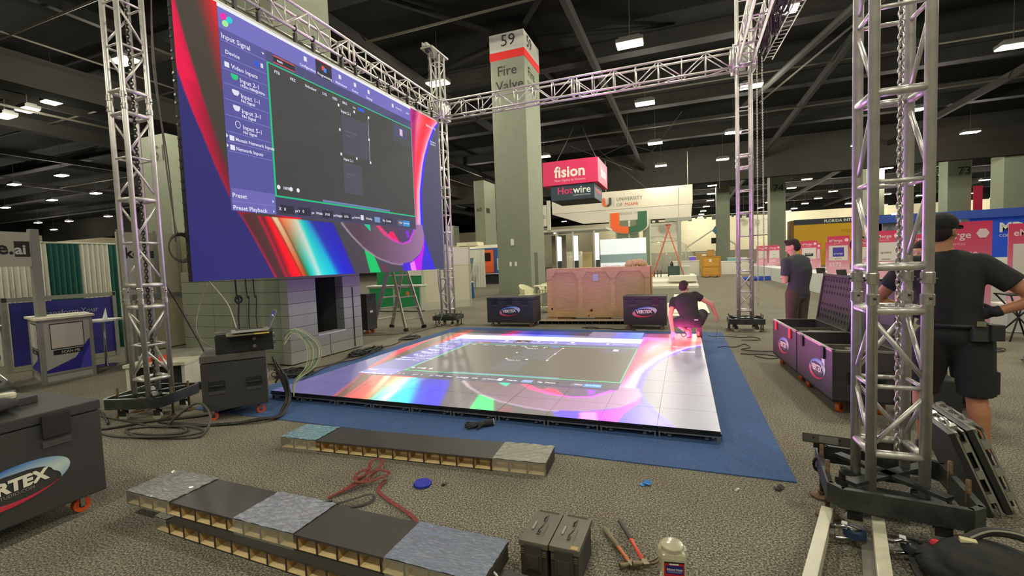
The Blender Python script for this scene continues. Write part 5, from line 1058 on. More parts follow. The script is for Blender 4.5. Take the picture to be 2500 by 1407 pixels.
# university banner
UW = mat((214, 206, 186), .7); UG = mat((44, 92, 60), .6); UO = mat((222, 94, 34), .6)
t = thing('hanging_banner', 'long white suspended banner reading University of Miami', 'banner', (-4.5, 45, 5.2))
MB().box((-8.1, 0, 1.2), (5.3, .3, 2.96)).build('upper_band', UW, t); MB().prism([(-8.1, 1.17), (5.25, 1.17), (5.15, 0), (-4.9, 0), (-8.1, 1.15)], 0, .3, Matrix.Translation((0, .3, 0)) @ Matrix(((1, 0, 0, 0), (0, 0, -1, 0), (0, 1, 0, 0), (0, 0, 0, 1)))).build('lower_band', mat((206, 200, 184), .7), t); bx('side_return', (-8.15, .3, 1.2), (-8.05, 6, 2.96), UW, t)
def U_shape(root, x, y, z, w, h, cw, ml, mr, mo=None, name='u_emblem'):
    def arc(side, out):
        s = 1 if side > 0 else -1; p = []
        P = [(s*w/2, h), (s*(w/2-cw), h), (s*(w/2-cw), h*.42)]
        for k in range(1, 7): a = PI/2*k/6; P.append((s*(w/2-cw)*(math.cos(a)), h*.42-(h*.42-cw*.75)*math.sin(a)))
        P += [(0, 0)]
        for k in range(5, -1, -1): a = PI/2*k/6; P.append((s*(w/2)*math.cos(a) if k else s*w/2, h*.36-h*.36*math.sin(a)))
        return P if s > 0 else P[::-1]
    T = Matrix.Translation((x, y, z)) @ Matrix(((1, 0, 0, 0), (0, 0, -1, 0), (0, 1, 0, 0), (0, 0, 0, 1)))
    if mo:
        for s in (-1, 1):
            P = arc(s, 0); c = Vector((0, h*.5)); Q = [(px*1.06+s*.04, (py-h*.5)*1.06+h*.5) for px, py in P]
            MB().prism(Q, -.12, -.02, T).build(name+'_edge', mo, root)
    MB().prism(arc(-1, 0), 0, .12, T).build(name+'_half', ml, root); MB().prism(arc(1, 0), 0, .12, T).build(name+'_half', mr, root)
U_shape(t, -2.5, -.02, 1.5, .85, .85, .24, UO, mat((50, 70, 56), .6)); bx('divider_line', (-1.85, -.03, 1.45), (-1.82, -.01, 2.4), GRM, t)
text('UNIVERSITY', .46, (-1.6, -.03, 2.0), (1, 0, 0), (0, 0, 1), mat((96, 110, 92), .6), t); text('OF', .46, (-1.6, -.03, 1.45), (1, 0, 0), (0, 0, 1), mat((110, 116, 100), .6), t); text('MIAMI', .46, (-.8, -.03, 1.45), (1, 0, 0), (0, 0, 1), mat((206, 86, 70), .6), t); text('BEHOLD THE U', .34, (-1.4, -.03, .62), (1, 0, 0), (0, 0, 1), mat((150, 146, 130), .6), t)
for x in (-2.6, 4.9): bar('rigging_wire', (x, .15, 2.9), (x, .15, 6), .03, GRM, t, 6)
for a, b in (((-7, 30, 9.2), (-3.6, 36, 8.3)), ((-3.3, 45, 8.2), (-7.8, 40, 12)), ((-3.3, 45, 8.2), (.8, 40, 10.6)), ((-3.6, 33, 9.6), (-3.6, 33, 12)), ((-3.6, 33, 9.6), (-.8, 33.5, 8.5)), ((-3.6, 33, 9.6), (-6.4, 33, 8.7)), ((-2.8, 36, 8.8), (0, 30, 10.4)), ((3.4, 50, 8.2), (3.4, 50, 12))):
    props(MB().cyl(a, b, .016, n=6).build('rigging_wire', STEEL), 'thin rigging wire hanging under the roof around the suspended banner', 'wire', 'rigging wires under the roof')
# the big standing U
t = thing('letter_sculpture', 'large orange and green letter U on grey-green posts', 'sculpture', (-4.2, 38, 0)); U_shape(t, 0, 0, 3.62, 2.9, 1.72, .72, UO, UG, mat((214, 206, 180), .6))
for x0, x1 in ((-1.0, -.08), (.08, .7), (1.1, 1.62)): bx('back_panel', (x0, .12, 0), (x1, .3, 4.7), mat((112, 122, 98), .7), t)
for x in (0, -1.06): bx('post', (x-.05, .05, 0), (x+.05, .15, 4.75), mat((176, 178, 160), .6), t)
bx('post', (1.62, .1, 0), (1.7, .2, 4.9), mat((190, 190, 170), .6), t)
# hotwire booth with lit columns
t = thing('exhibit_booth', 'white exhibition booth with glowing columns behind the crate', 'booth', (-8.0, 26, 0))
BW_ = mat((186, 184, 168), .6); GLOW = mat((230, 240, 245), .5, em=1.15, ec=(214, 226, 232))
bx('roof_slab', (-1.9, 0, 3.3), (3.85, 2.4, 3.42), BW_, t); bx('corner_post', (-.4, 0, 0), (-.2, .2, 3.3), BW_, t)
for x in (.95, 1.95, 3.2): bx('lit_column', (x, .05, .3), (x+.18, .4, 3.0 if x < 3 else 3.1), GLOW, t); bx('column_side', (x-.09, .05, 0), (x, .5, 3.25), BW_, t); MB().box((x+.05, -.12, 1.0), (x+.3, .0, 1.55)).build('tablet_screen', mat((70, 72, 72), .3), t)
bx('grey_wall', (.0, 2.2, 0), (.95, 2.3, 3.2), mat((140, 126, 106), .7), t); bx('spot_row', (.6, .6, 3.22), (.8, .64, 3.27), mat((255, 250, 240), .5, em=6), t)
bx('blue_spot', (-1.3, .5, 2.8), (-1.2, .6, 2.9), mat((60, 80, 255), .5, em=8), t); bx('navy_screen', (-1.75, .6, 0), (-.5, .7, 2.2), mat((40, 62, 74), .5), t); bx('truss_bar', (-1.8, .55, 2.95), (-.4, .6, 3.0), WHITE, t); text('HOTWIRE', .28, (-.85, .58, .7), (0, 0, 1), (-1, 0, 0), WHITE, t)
t = thing('booth_sign', 'tall white tower sign ending in wire, right of the 59 pillar', 'sign', (-7.85, 25.9, 3.4)); bx('sign_panel', (-1.0, 0, .25), (.25, .1, 1.5), mat((198, 194, 182), .7), t); bx('sign_post', (.28, -.02, 0), (.46, .14, 1.75), mat((190, 188, 172), .7), t); text('Hotwire', .42, (-1.25, -.01, .72), (1, 0, 0), (0, 0, 1), mat((80, 82, 84), .6), t)
t = thing('light_wall', 'bright white backlit booth wall right of the glowing columns', 'booth', (-5.6, 33, 0)); bx('wall_panel', (-.1, 0, .2), (3.1, .15, 3.0), mat((206, 214, 214), .6, em=.55, ec=(225, 232, 236)), t); bx('colour_band', (-.1, -.01, 1.3), (3.1, -.001, 1.9), mat((150, 176, 180), .6), t); text('University of Miami', .3, (.1, -.02, .95), (1, 0, 0), (0, 0, 1), mat((190, 110, 120), .6), t)
t = thing('pod_room', 'cream curtained kiosk behind the white booth columns', 'kiosk', (-9.6, 34, 0)); MB().box((0, 0, 0), (2.6, 1, 2.0)).build('kiosk_wall', mat((206, 200, 176), .7), t, bevel=.2); bx('kiosk_roof', (.2, .1, 2.0), (2.2, .8, 2.25), mat((200, 196, 170), .7), t)
t = thing('wood_partition', 'tan partition between the glowing columns', 'partition', (-6.5, 30.5, 0)); bx('board', (0, 0, 0), (.62, .1, 2.1), mat((190, 172, 122), .7), t)
t = thing('dark_screen', 'grey-green screen far behind the glowing columns', 'screen', (-7.2, 50, 0)); bx('screen_panel', (0, 0, 1.5), (2, .1, 2.9), mat((80, 88, 78), .7), t); bx('screen_foot', (.9, 0, 0), (1.1, .1, 1.5), STEEL, t)
# clear dome
t = thing('clear_dome', 'transparent inflatable dome behind the orange ladder', 'dome', (-2.3, 44, 0)); DM = mat((210, 208, 184), .05, alpha=.3, spec=1)
MB().lathe([(2.7, .2), (3.2, .9), (3.1, 1.7), (2.5, 2.6), (1.5, 3.25), (.5, 3.5), (.05, 3.52)], 28).build('dome_shell', DM, t, smooth=True)
for k in range(9): a = 2*PI*k/9; MB().tube([(r*math.cos(a), r*math.sin(a), z) for r, z in ((2.7, .2), (3.2, .9), (3.1, 1.7), (2.5, 2.6), (1.5, 3.25), (.1, 3.52))], .02, 5).build('dome_seam', mat((170, 168, 140), .3, alpha=.5), t)
# orange ladder and stage
t = thing('step_ladder', 'tall orange fibreglass step ladder on the white platform', 'ladder', (-.95, 31.2, .3)); OR = mat((196, 82, 56), .55)
for s in (-.3, .3):
    for x in (-1.0, .95): F = frame_z(Vector((.1*(1 if x < 0 else -1)-x, -s*.55, 3.35))); F.translation = (x, s, 0); MB().box((-.06, -.025, 0), (.06, .025, Vector((.1-x, -s*.55, 3.35)).length), F).build('side_rail', OR, t)
for i in range(1, 10): f = i/10.5; bx('step', (-1.0*(1-f)-.05, -.3*(1-f*.5), 3.3*f), (-1.0*(1-f)+.05, .3*(1-f*.5), 3.3*f+.03), mat((170, 160, 150), .5, .5), t); bx('brace', (.95*(1-f)-.02, -.3*(1-f*.5), 3.3*f), (.95*(1-f)+.02, .3*(1-f*.5), 3.3*f+.025), OR, t)
bx('ladder_cap', (-.16, -.2, 3.3), (.18, .2, 3.38), mat((150, 60, 40), .6), t)
PW = mat((222, 220, 200), .7)
t = thing('platform', 'white low stage platform behind the crouching man', 'stage', (-.8, 26, 0)); MB().box((-1.5, 4, 0), (1.45, 9, .3)).build('stage_block', PW, t); MB().box((-1.2, 0, 0), (1.45, 4, .22)).build('stage_block', PW, t); MB().box((-2.5, -2.5, 0), (1.45, 0, .12)).build('stage_block', mat((206, 204, 180), .7), t); MB().box((.0, -.3, .22), (1.4, 1.0, .52)).build('stage_step', PW, t, bevel=.02)
for i in range(8): props(MB().box((-1.3+.25*(i % 4)-.0, 12.5+.9*(i//4)*2, .001), (-1.1+.25*(i % 4)+1.1, 14.2+.9*(i//4)*2, .012)).build('floor_panel', PW), 'white floor panel lying flat on the carpet behind the crouching man', 'floor panel', 'white floor panels on the carpet') if i in (0, 4) else None
props(MB().box((-.4, 13.0, .02), (.62, 19.4, .035)).build('floor_sheet', PW), 'long white sheet path leading to the white platform', 'sheet')
t = thing('floor_post', 'grey pole with cross arm behind the orange ladder', 'pole', (-.3, 33, .3)); bar('post', (0, 0, 0), (0, 0, 6), .035, GRM, t); bx('mast', (-.13, .1, 0), (.13, .3, 3.7), mat((164, 166, 152), .6), t); bx('cross_arm', (-.9, .1, 3.7), (.8, .3, 3.95), mat((150, 152, 138), .6), t)
t = thing('podium', 'dark green square podium with a lantern under the orange ladder', 'podium', (-1.0, 30.6, .22)); bx('podium_body', (0, 0, 0), (.72, .6, .75), mat((34, 58, 54), .5), t); bx('podium_face', (.05, -.01, .05), (.5, -.001, .68), mat((44, 66, 62), .5), t); MB().lathe([(.1, .75), (.1, .9), (.05, 1.0), (.02, 1.05)], 12, Matrix.Translation((.25, .3, 0))).build('lantern', BLACK, t)
text('UNITE\nWITH\nBOND', .1, (.12, -.015, .5), (1, 0, 0), (0, 0, 1), mat((150, 160, 150), .6), t) if False else None
t = thing('podium', 'pale grey box podium beside the dark green one', 'podium', (-.2, 30.9, .3)); bx('podium_body', (0, 0, 0), (.52, .5, .62), mat((170, 172, 156), .6), t); bx('podium_top', (-.02, -.02, .62), (.54, .52, .66), WHITE, t)
for i in range(5): t = thing('stanchion', ['leftmost', 'second', 'third', 'fourth', 'rightmost'][i]+' of five small dark posts left of the dark green podium', 'post', (-2.2+.2*i, 30.2, .22)); bar('pole', (0, 0, 0), (0, 0, .5), .025, BLACK, t, 8); MB().cyl((0, 0, 0), (0, 0, .02), .08, n=12).build('foot', STEEL, t)
# yellow crate
YC = mat((198, 146, 52), .7, noise=.1, scale=4)
t = thing('wooden_crate', 'yellow plywood crate standing right of the orange ladder', 'crate', (1.15, 35, 0)); MB().box((0, 0, .1), (1.25, 1.1, 1.5)).build('crate_panel', YC, t)
for x in (0, 1.15): bx('batten', (x, -.03, .1), (x+.1, 0, 1.5), mat((180, 128, 44), .7), t)
for z in (.1, .72, 1.4): bx('batten', (.1, -.03, z), (1.15, 0, z+.1), mat((180, 128, 44), .7), t)
for x in (0, .55, 1.05): bx('skid', (x, 0, 0), (x+.2, 1.1, .1), CRD, t)
bx('shipping_label', (.5, -.035, 1.1), (.66, -.031, 1.3), WHITE, t); MB().box((.4, .1, 1.52), (.85, .5, 1.98)).build('carton', mat((170, 130, 70), .8), t)
t = thing('paper_pile', 'brown paper and slats heaped on the yellow crate', 'paper', (1.6, 35.4, 1.51)); mb = MB()
for i in range(8): mb.ball((rr.uniform(-.5, .5), rr.uniform(-.2, .2), rr.uniform(.03, .12)), (rr.uniform(.1, .2), .12, .07), 8)
mb.build('paper_sheet', mat((196, 180, 146), .8), t)
t = thing('house_frame', 'white house-shaped frame with round blue badge far behind', 'display', (2.2, 60, 0)); MB().tube([(-2, 0, 0), (-2, 0, 2.6), (1, 0, 4.6), (3.6, 0, 2.8), (3.6, 0, 0)], .12, 6).build('frame', PW, t); MB().cyl((1.6, -.2, 4.6), (1.6, -.1, 4.6), .55, n=6).build('badge', mat((70, 150, 190), .5), t); bx('plaque', (.9, -.2, 3.0), (2.4, -.1, 3.7), INK, t)
for lab, x, y, w_, h_, c in (('low white booth walls behind the yellow crate', 2.8, 40, 2.2, 1.0, (206, 204, 186)), ('pale booth block left of the yellow crate', -.9, 38.6, 2.0, 1.15, (196, 196, 180)), ('teal and white display box right of the yellow crate', 3.6, 44, 1.5, 1.25, (120, 170, 166)), ('tan storage block behind the orange ladder', 1.2, 55, 2.0, 1.9, (176, 150, 84)), ('purple lit kiosk beside the orange ladder foot', .4, 40.2, .5, 1.5, (110, 90, 200))):
    t = thing('booth_block', lab, 'booth', (x, y, 0)); bx('block_body', (0, 0, 0), (w_, .8, h_), mat(c, .7), t); bx('block_top', (-.03, -.03, h_), (w_+.03, .83, h_+.05), WHITE, t)
# stage lights on a bar in front of the far wall
t = thing('lighting_bar', 'long bar of small black stage lights before the far wall', 'lighting bar', (2, 80, 7.6)); bar('hanger', (-6, 0, .5), (-6, 0, 5), .03, GRM, t); bar('hanger', (8, 0, .5), (8, 0, 5), .03, GRM, t); bar('bar', (-9, 0, .5), (12, 0, .5), .05, GRM, t)
for i in range(16):
    x = -8.6+1.25*i+rr.uniform(-.3, .3); sz = rr.choice([.28, .34, .55]); MB().box((x-sz/2, -.2, .4-sz*1.2), (x+sz/2, .2, .42-sz*.1)).cyl((x, 0, .5), (x, 0, .4), .04, n=6).build('spotlight', BLACK, t)
for lab, x, z in (('white projection screen left on the far wall', -6.5, 4.3), ('white projection screen right on the far wall', 8.6, 4.6)):
    t = thing('projection_screen', lab, 'screen', (x, 82, z)); bx('screen_sheet', (0, 0, 0), (5.4, .06, 3.2), mat((206, 202, 180), .7), t); bar('hanger', (.5, .09, 3.2), (.5, .09, 12.6-z), .03, INK, t); bar('hanger', (4.9, .09, 3.2), (4.9, .09, 12.6-z), .03, INK, t); bx('screen_border', (-.12, .06, -.12), (5.52, .12, 3.32), INK, t)
trim(MB().box((-30, 108, 0), (70, 109, 2.6)), mat((120, 116, 98), .8), 'grey lower band along the far wall')
for a, b in ((-26, -19), (-12, -9)): trim(MB().box((a, 100, 0), (b, 101, 8)), mat((150, 142, 118), .8), 'tan partition block before the far wall')
# yellow university display wall
t = thing('display_wall', 'yellow display wall with dark header Florida International', 'display', (16.6, 60, 0))
bx('yellow_panel', (-4.8, 0, 0), (4.9, .3, 4.65), mat((206, 158, 8), .6), t); bx('header', (-4.8, -.02, 4.65), (4.9, .3, 5.25), mat((34, 40, 52), .6), t); bx('side_return', (-5.1, .1, 0), (-4.8, 2, 5.2), mat((120, 90, 20), .7), t)
text('FLORIDA INTERNATIONAL UNIVERSITY', .42, (-1.9, -.04, 4.8), (1, 0, 0), (0, 0, 1), mat((220, 220, 210), .6), t, bold=.01); text('WELCOME TO', .5, (-.3, -.04, 3.6), (1, 0, 0), (0, 0, 1), mat((160, 120, 20), .6), t)
MB().cyl((1.4, -.1, 2.2), (1.4, -.02, 2.2), .9, n=28).build('emblem_ring', INK, t); MB().cyl((1.4, -.14, 2.2), (1.4, -.1, 2.2), .7, n=28).build('emblem_disc', mat((206, 158, 8), .6), t); MB().ball((-1.4, -.3, 1.6), .42, 14).build('green_ball', mat((30, 120, 70), .3), t)
t = thing('blue_panel_wall', 'pale blue lit wall right of the yellow display', 'booth', (21.6, 59.8, 0)); bx('wall_panel', (0, 0, 0), (5, .2, 4.9), mat((110, 150, 176), .6, em=.12, ec=(130, 170, 200)), t)
# blue college booth at far right
t = thing('exhibit_booth', 'blue booth with white emblem at the right edge', 'booth', (14.4, 29, 0)); BLU = mat((24, 66, 176), .5, em=.12, ec=(40, 90, 220))
bx('back_wall', (-1.2, 0, 0), (5, .2, 2.9), BLU, t); bx('roof_beam', (-5.5, -.3, 2.9), (5, .3, 3.3), mat((34, 66, 150), .6), t); bx('diamond_wall', (-4.6, .3, 1.4), (-1.6, .4, 2.9), mat((150, 156, 160), .6), t); bx('tv_screen', (-1.7, -.1, .9), (-.9, 0, 1.9), BLACK, t)
text('MD', .6, (-.1, -.03, 2.2), (1, 0, 0), (0, 0, 1), WHITE, t, bold=.03); text('COLLEGE', .18, (-.1, -.03, 1.95), (1, 0, 0), (0, 0, 1), WHITE, t)
for x in range(6):
    for z in range(2): MB().prism([(0, -.22), (.16, 0), (0, .22), (-.16, 0)], 0, .02, Matrix.Translation((-4.3+.44*x, .3, 2.55-.5*z)) @ Matrix(((1, 0, 0, 0), (0, 0, -1, 0), (0, 1, 0, 0), (0, 0, 0, 1)))).build('diamond', mat((120, 126, 132), .6), t)
bx('white_counter', (-2.2, -2.5, 0), (1.2, -2.0, 1.0), WHITE, t); bx('spot', (-4.4, -.32, 3.3), (-4.2, -.2, 3.38), mat((255, 255, 250), .5, em=8), t)
# rows of registration signs on the white draped tables
PINKT, PINKB = (206, 48, 88), (224, 168, 184)
def start_sign(label, x, y, z, w, h, rz, logo, num, lc=(60, 60, 64), panel=None):
    t = thing('booth_sign', label, 'sign', (x, y, z), rz)
    n = 10; pts = []; cols = []
    for k in range(n+1): f = k/n; c = mix(PINKB, PINKT, min(1, max(0, (f-.15)*1.15))); pts += [Vector((-w/2, -.001, h*f)), Vector((w/2, -.001, h*f))]; cols += [c, c]
    bx('sign_board', (-w/2, 0, 0), (w/2, .02, h), mat((206, 120, 142), .6), t); grad_mesh(pts, cols, 'sign_print', t)
    text('eMerge', w*.2, (-w*.42, -.004, h*.85), (1, 0, 0), (0, 0, 1), mat((232, 206, 206), .6), t, bold=w*.003); text('americas', w*.085, (-w*.2, -.004, h*.79), (1, 0, 0), (0, 0, 1), mat((232, 190, 196), .6), t)
    MB().cyl((w*.36, -.006, h*.89), (w*.36, -.003, h*.89), w*.1, n=6).build('hexagon_mark', mat((228, 206, 206), .6), t)
    bx('white_card', (-w*.42, -.006, h*.36), (w*.42, -.002, h*.75), mat((214, 210, 200), .6), t)
    if panel: bx('card_logo', (-w*.25, -.009, h*.46), (w*.25, -.0065, h*.7 if panel[0] < 100 and panel[2] > 100 else h*.56), mat(panel, .6), t)
    text(logo, w*.13, (0, -.0105, h*.52), (1, 0, 0), (0, 0, 1), mat(lc, .6), t, align='CENTER'); bx('card_caption', (-w*.15, -.008, h*.39), (w*.15, -.0065, h*.405), mat((110, 108, 104), .6), t); text(num, w*.3, (-w*.42, -.004, h*.2), (1, 0, 0), (0, 0, 1), mat((236, 214, 216), .6), t, bold=w*.006); return t
def clothed(label, a, b, d=.7, h=.74):
    a, b = Vector((*a, 0)), Vector((*b, 0)); v = b-a; L = v.length; t = thing('draped_table', label, 'table', a, math.atan2(v.y, v.x)); n = int(L*14); vs = []
    for z, am in ((.015, .02), (h, .004)): vs += [(L*k/n, am*math.sin(k*1.3)-.002, z) for k in range(n+1)]
    MB().add(vs, [(k, k+1, n+2+k, n+1+k) for k in range(n)]).build('cloth_skirt', mat((196, 200, 194), .8), t, smooth=True); bx('table_top', (0, 0, h-.03), (L, d, h), mat((214, 212, 206), .7), t)
    bx('cloth_end', (L-.01, 0, .02), (L, d, h-.03), mat((190, 194, 188), .8), t); bx('cloth_end', (0, 0, .02), (.01, d, h-.03), mat((190, 194, 188), .8), t); return t
# skirts face the open aisle on their left (the row runs away from the camera)
YS = [(15.0, 18.4), (18.5, 22.0), (22.1, 25.6), (25.7, 29.2), (29.3, 33), (33.1, 37)]
for i, (ya, yb) in enumerate(YS):
    nm = ['nearest', 'second nearest', 'third nearest', 'fourth', 'fifth', 'farthest'][i]; clothed('white draped table, %s in the row of registration tables' % nm, (4.62+.0*i, yb), (4.62, ya), .98)
clothed('white draped table end behind the capped man', (6.2, 13.2), (10.5, 13.4), .7); clothed('white draped table far behind the right lattice tower', (3.2, 42.2), (6.9, 42.2), .7)
SG = [(4.92, 34.5, 'most distant left sign', 'm', 'SS42', None), (5.56, 34.0, 'sign with small black bird', 'finch', 'SS62', None), (5.44, 24.6, 'sign just right of the standing man, black card', 'suman', 'SS68', (40, 40, 42)), (5.06, 18.9, 'sign with square purple card SS72', 'prestige', 'SS72', (70, 62, 160)), (5.3, 15.6, 'sign reading idery behind the near tower', 'spidery', 'SS74', None)]
for x, y, lab, lg, num, pn in SG: start_sign('pink registration booth %s' % lab, x, y, .745, .66, 1.33, .0, lg, num, (230, 230, 240) if pn else (60, 60, 64), pn)
for i, (x, y) in enumerate(((6.3, 27.5), (7.0, 22.5), (6.75, 26), (7.0, 18.2))): start_sign('pink sign in the second row, %s' % ['half hidden by the standing man', 'half behind the SS72 sign', 'right of the black card sign', 'behind the near tower edge'][i], x, y, .74, .62, 1.25, 0, ['gel', 'x', 'nova', 'arc'][i], ['SS52', 'SS57', 'SS67', 'SS79'][i])
for i, (x, y) in enumerate(((6.3, 27.5), (7.0, 22.5), (6.75, 26), (7.0, 18.2))): clothed('small draped table under the %s second row sign' % ['first', 'second', 'third', 'fourth'][i], (x-.6, y-.25), (x+.6, y-.25), .5, .738)
t = start_sign('tall pink directory sign reading APRIL 18-19 behind the capped man', 4.68, 10.6, .0, .92, 2.0, .0, ' ', '', panel=None)
for o in list(t.children):
    if o.name.startswith(('white_card', 'card_caption')): bpy.data.objects.remove(o)
text('APRIL 18-19', .13, (-.40, -.005, 1.36), (1, 0, 0), (0, 0, 1), mat((236, 206, 210), .6), t, bold=.003); text('THANK YOU', .16, (-.38, -.005, 1.08), (1, 0, 0), (0, 0, 1), mat((236, 206, 210), .6), t, bold=.004)
start_sign('pink registration sign SS7 at the right edge', 5.76, 10.6, .5, .8, 1.42, 0, 'InnoBe', 'SS76', (190, 70, 60)); clothed('white draped table under the right edge pink sign', (5.3, 10.45), (6.7, 10.45), .6, .5)
for i, y in enumerate((24.0, 19.8, 17.4)):
    t = thing('laptop', 'small open black laptop on the %s part of the white table row' % ['far', 'middle', 'near'][i], 'laptop', (4.85, y, .741), .4); bx('base', (-.17, -.12, 0), (.17, .12, .015), BLACK, t); MB().box((-.17, .12, .01), (.17, .13, .24), Matrix.Rotation(-.25, 4, 'X')).build('lid', BLACK, t)
t = thing('gas_cylinder', 'blue cylinder bottle lying by the far draped table', 'cylinder', (3.9, 29.5, .12)); MB().lathe([(.1, -.7), (.12, -.66), (.12, .6), (.06, .72), (.03, .78)], 14, Matrix.Rotation(PI/2, 4, 'Y')).build('cylinder_body', mat((30, 70, 170), .4), t, smooth=False)
bx('cylinder_sleeve', (.1, -.13, -.12), (.7, .13, .13), mat((36, 80, 180), .5), t)
# dark wheelchair-like stand by the blue booth
t = thing('folding_stand', 'black wire stand under the capped man elbow', 'stand', (5.05, 9.7, 0)); 
for s in (-.2, .2): bar('leg', (s, -.2, 0), (-s, .2, .75), .012, BLACK, t); bar('leg', (s, .2, 0), (-s, -.2, .75), .012, BLACK, t)
bx('shelf', (-.22, -.2, .74), (.22, .2, .76), BLACK, t)

# ------------------------------------------------------------------ booths on the left
GP = mat((150, 152, 142), .5, .3)
# counter with three facets
t = thing('booth_counter', 'grey three-sided booth counter with purple swoosh and SCAN ME tab', 'counter', (-9.2, 3.9, 0))
A = [Vector(p)-Vector((-9.2, 3.9)) for p in ((-9.71, 3.86), (-8.86, 3.62), (-8.86, 4.26), (-9.6, 4.5))]
MB().prism([(p.x, p.y) for p in A], .0, .96).build('body', mat((176, 174, 168), .6), t); c = Vector((0, .02)); MB().prism([((p.x-c.x)*1.12, (p.y-c.y)*1.12) for p in A], .96, .99).build('counter_top', mat((222, 218, 190), .5), t)
def facet(p, q, zt=.96):
    d = Vector((q.x-p.x, q.y-p.y, 0)); L = d.length; d.normalize(); n = Vector((d.y, -d.x, 0)); return Vector((p.x, p.y, 0)), d, n, L
for (p, q, qs) in ((A[0], A[1], .4), (A[1], A[2], .42)):
    o_, d, n, L = facet(p, q); F = Matrix((d, -n, Vector((0, 0, 1)))).transposed().to_4x4(); F.translation = o_
    for x in (0, L-.04): MB().box((x, -.012, 0), (x+.04, -.001, .96), F).build('post', GP, t)
    for z in (0, .12, .93): MB().box((.04, -.01, z), (L-.04, -.001, z+.03), F).build('frame_rail', GP, t)
    MB().prism([(.05, .16), (L-.05, .16), (L-.05, .62), (L*.62, .34), (.05, .2)], 0, .002, F @ Matrix(((1, 0, 0, 0), (0, 0, -1, -.002), (0, 1, 0, 0), (0, 0, 0, 1)))).build('purple_swoosh', mat((42, 38, 146), .5), t)
    MB().prism([(L-.2, .16), (L-.05, .16), (L-.05, .52), (L-.14, .34)], 0, .003, F @ Matrix(((1, 0, 0, 0), (0, 0, -1, -.003), (0, 1, 0, 0), (0, 0, 0, 1)))).build('purple_swoosh', mat((74, 70, 190), .5), t)
    MB().box((L*.22, -.006, .42), (L*.78, -.002, .49), F).build('scan_tab', BLACK, t)
    P = F @ Vector((L*.36, -.008, .435)); text('SCAN ME', .055, P, d, (0, 0, 1), WHITE, t)
    MB().box((L*.2, -.005, .52), (L*.8, -.002, .88), F).build('white_square', mat((206, 198, 190), .6), t); MB().box((L*.185, -.0035, .505), (L*.815, -.0015, .895), F).build('square_border', INK, t)
t = thing('header_sign', 'grey aluminium booth frame with kore.ai header at the left edge', 'booth', (-9.2, 4.13, .99))
MB().box((-.2, -.32, .0), (-.1, -.22, 1.35)).build('post', GP, t); MB().box((-.165, -1.6, .78), (-.13, -.3, 1.3)).build('header_panel', mat((178, 178, 160), .6), t)
text('kore.', .27, (-.128, -1.08, .97), (0, 1, 0), (0, 0, 1), INK, t, bold=.008); bx('logo_square', (-.128, -.5, .93), (-.126, -.33, 1.16), INK, t); text('ai', .2, (-.124, -.5, .97), (0, 1, 0), (0, 0, 1), mat((200, 200, 190), .6), t, bold=.006)
drape('white and teal curtain wall behind the kore.ai frame', -11.6, 1.9, PI/2+.0, 5.6, 2.28, [W2_, G_, W2_, G_, W2_, W2_, G_, W2_, G_, W2_, W2_])
t = thing('booth_wall', 'low purple poster wall reading Transform Your behind the counter', 'booth', (-10.6, 3.9, 0), PI/2-.0)
bx('poster', (.1, 0, .1), (1.55, .03, 1.18), mat((44, 42, 132), .6), t); 
for x in (0, 1.55): bx('post', (x, -.02, 0), (x+.06, .05, 1.28), GP, t)
bx('top_rail', (0, -.02, 1.2), (1.6, .05, 1.27), GP, t); text('Transform Your', .13, (.45, -.01, .92), (1, 0, 0), (0, 0, 1), mat((170, 168, 190), .6), t)
t = thing('pedestal_table', 'small white pedestal table with white card beside the counter', 'table', (-9.55, 4.75, 0)); MB().cyl((0, 0, .8), (0, 0, .83), .25, n=24).build('table_top', WHITE, t); bar('pedestal', (0, 0, 0), (0, 0, .8), .02, CHROME, t); MB().cyl((0, 0, 0), (0, 0, .02), .18, n=20).build('foot', CHROME, t)
props(MB().prism([(0, 0), (.16, .0), (.12, .2)], 0, .006, Matrix.Translation((-9.5, 4.72, .832)) @ Matrix.Rotation(PI/2, 4, 'X')).build('table_card', WHITE), 'white folded card on the pedestal table', 'card')
t = thing('booth_wall', 'cream half-height booth wall behind the left lattice tower', 'booth', (-9.0, 4.95, 0), 1.62)
bx('wall_panel', (.05, 0, .22), (1.1, .03, 1.12), mat((186, 180, 148), .6), t); bx('top_rail', (0, -.02, 1.14), (1.15, .05, 1.24), GP, t); bx('kick_panel', (.05, -.01, 0), (1.1, .03, .2), mat((168, 166, 146), .6), t)
for x in (0, 1.1): bx('post', (x, -.02, 0), (x+.06, .05, 1.24), GP, t)
t = thing('booth_wall', 'tall white booth wall with kore.ai posters at the left tower', 'booth', (-9.35, 4.95, 0), 1.5)
MB().box((0, 0, 0), (1.35, .04, 2.36)).build('wall_panel', mat((178, 174, 152), .7), t); 
for x in (.0, .55, .95): bx('post', (x, -.03, 0), (x+.05, .0, 2.4), GP, t)
bx('poster', (.08, -.006, 1.2), (.42, -.001, 2.2), mat((206, 204, 196), .6), t); text('kore', .26, (.09, -.01, 1.9), (1, 0, 0), (0, 0, 1), INK, t, bold=.008); text('PARTNER', .06, (.14, -.01, 1.32), (1, 0, 0), (0, 0, 1), INK, t)
t = thing('booth_wall', 'curved white graphic wall with framed notice beside the video wall', 'booth', (-8.9, 5.95, 0), 1.2)
MB().box((0, 0, .1), (1.1, .04, 2.4)).build('wall_panel', mat((206, 200, 176), .7), t); bx('kick_panel', (0, -.03, 0), (1.1, .04, .25), mat((176, 174, 156), .6), t); bx('notice', (.2, -.02, .75), (.5, -.001, 1.4), mat((206, 206, 196), .6), t)
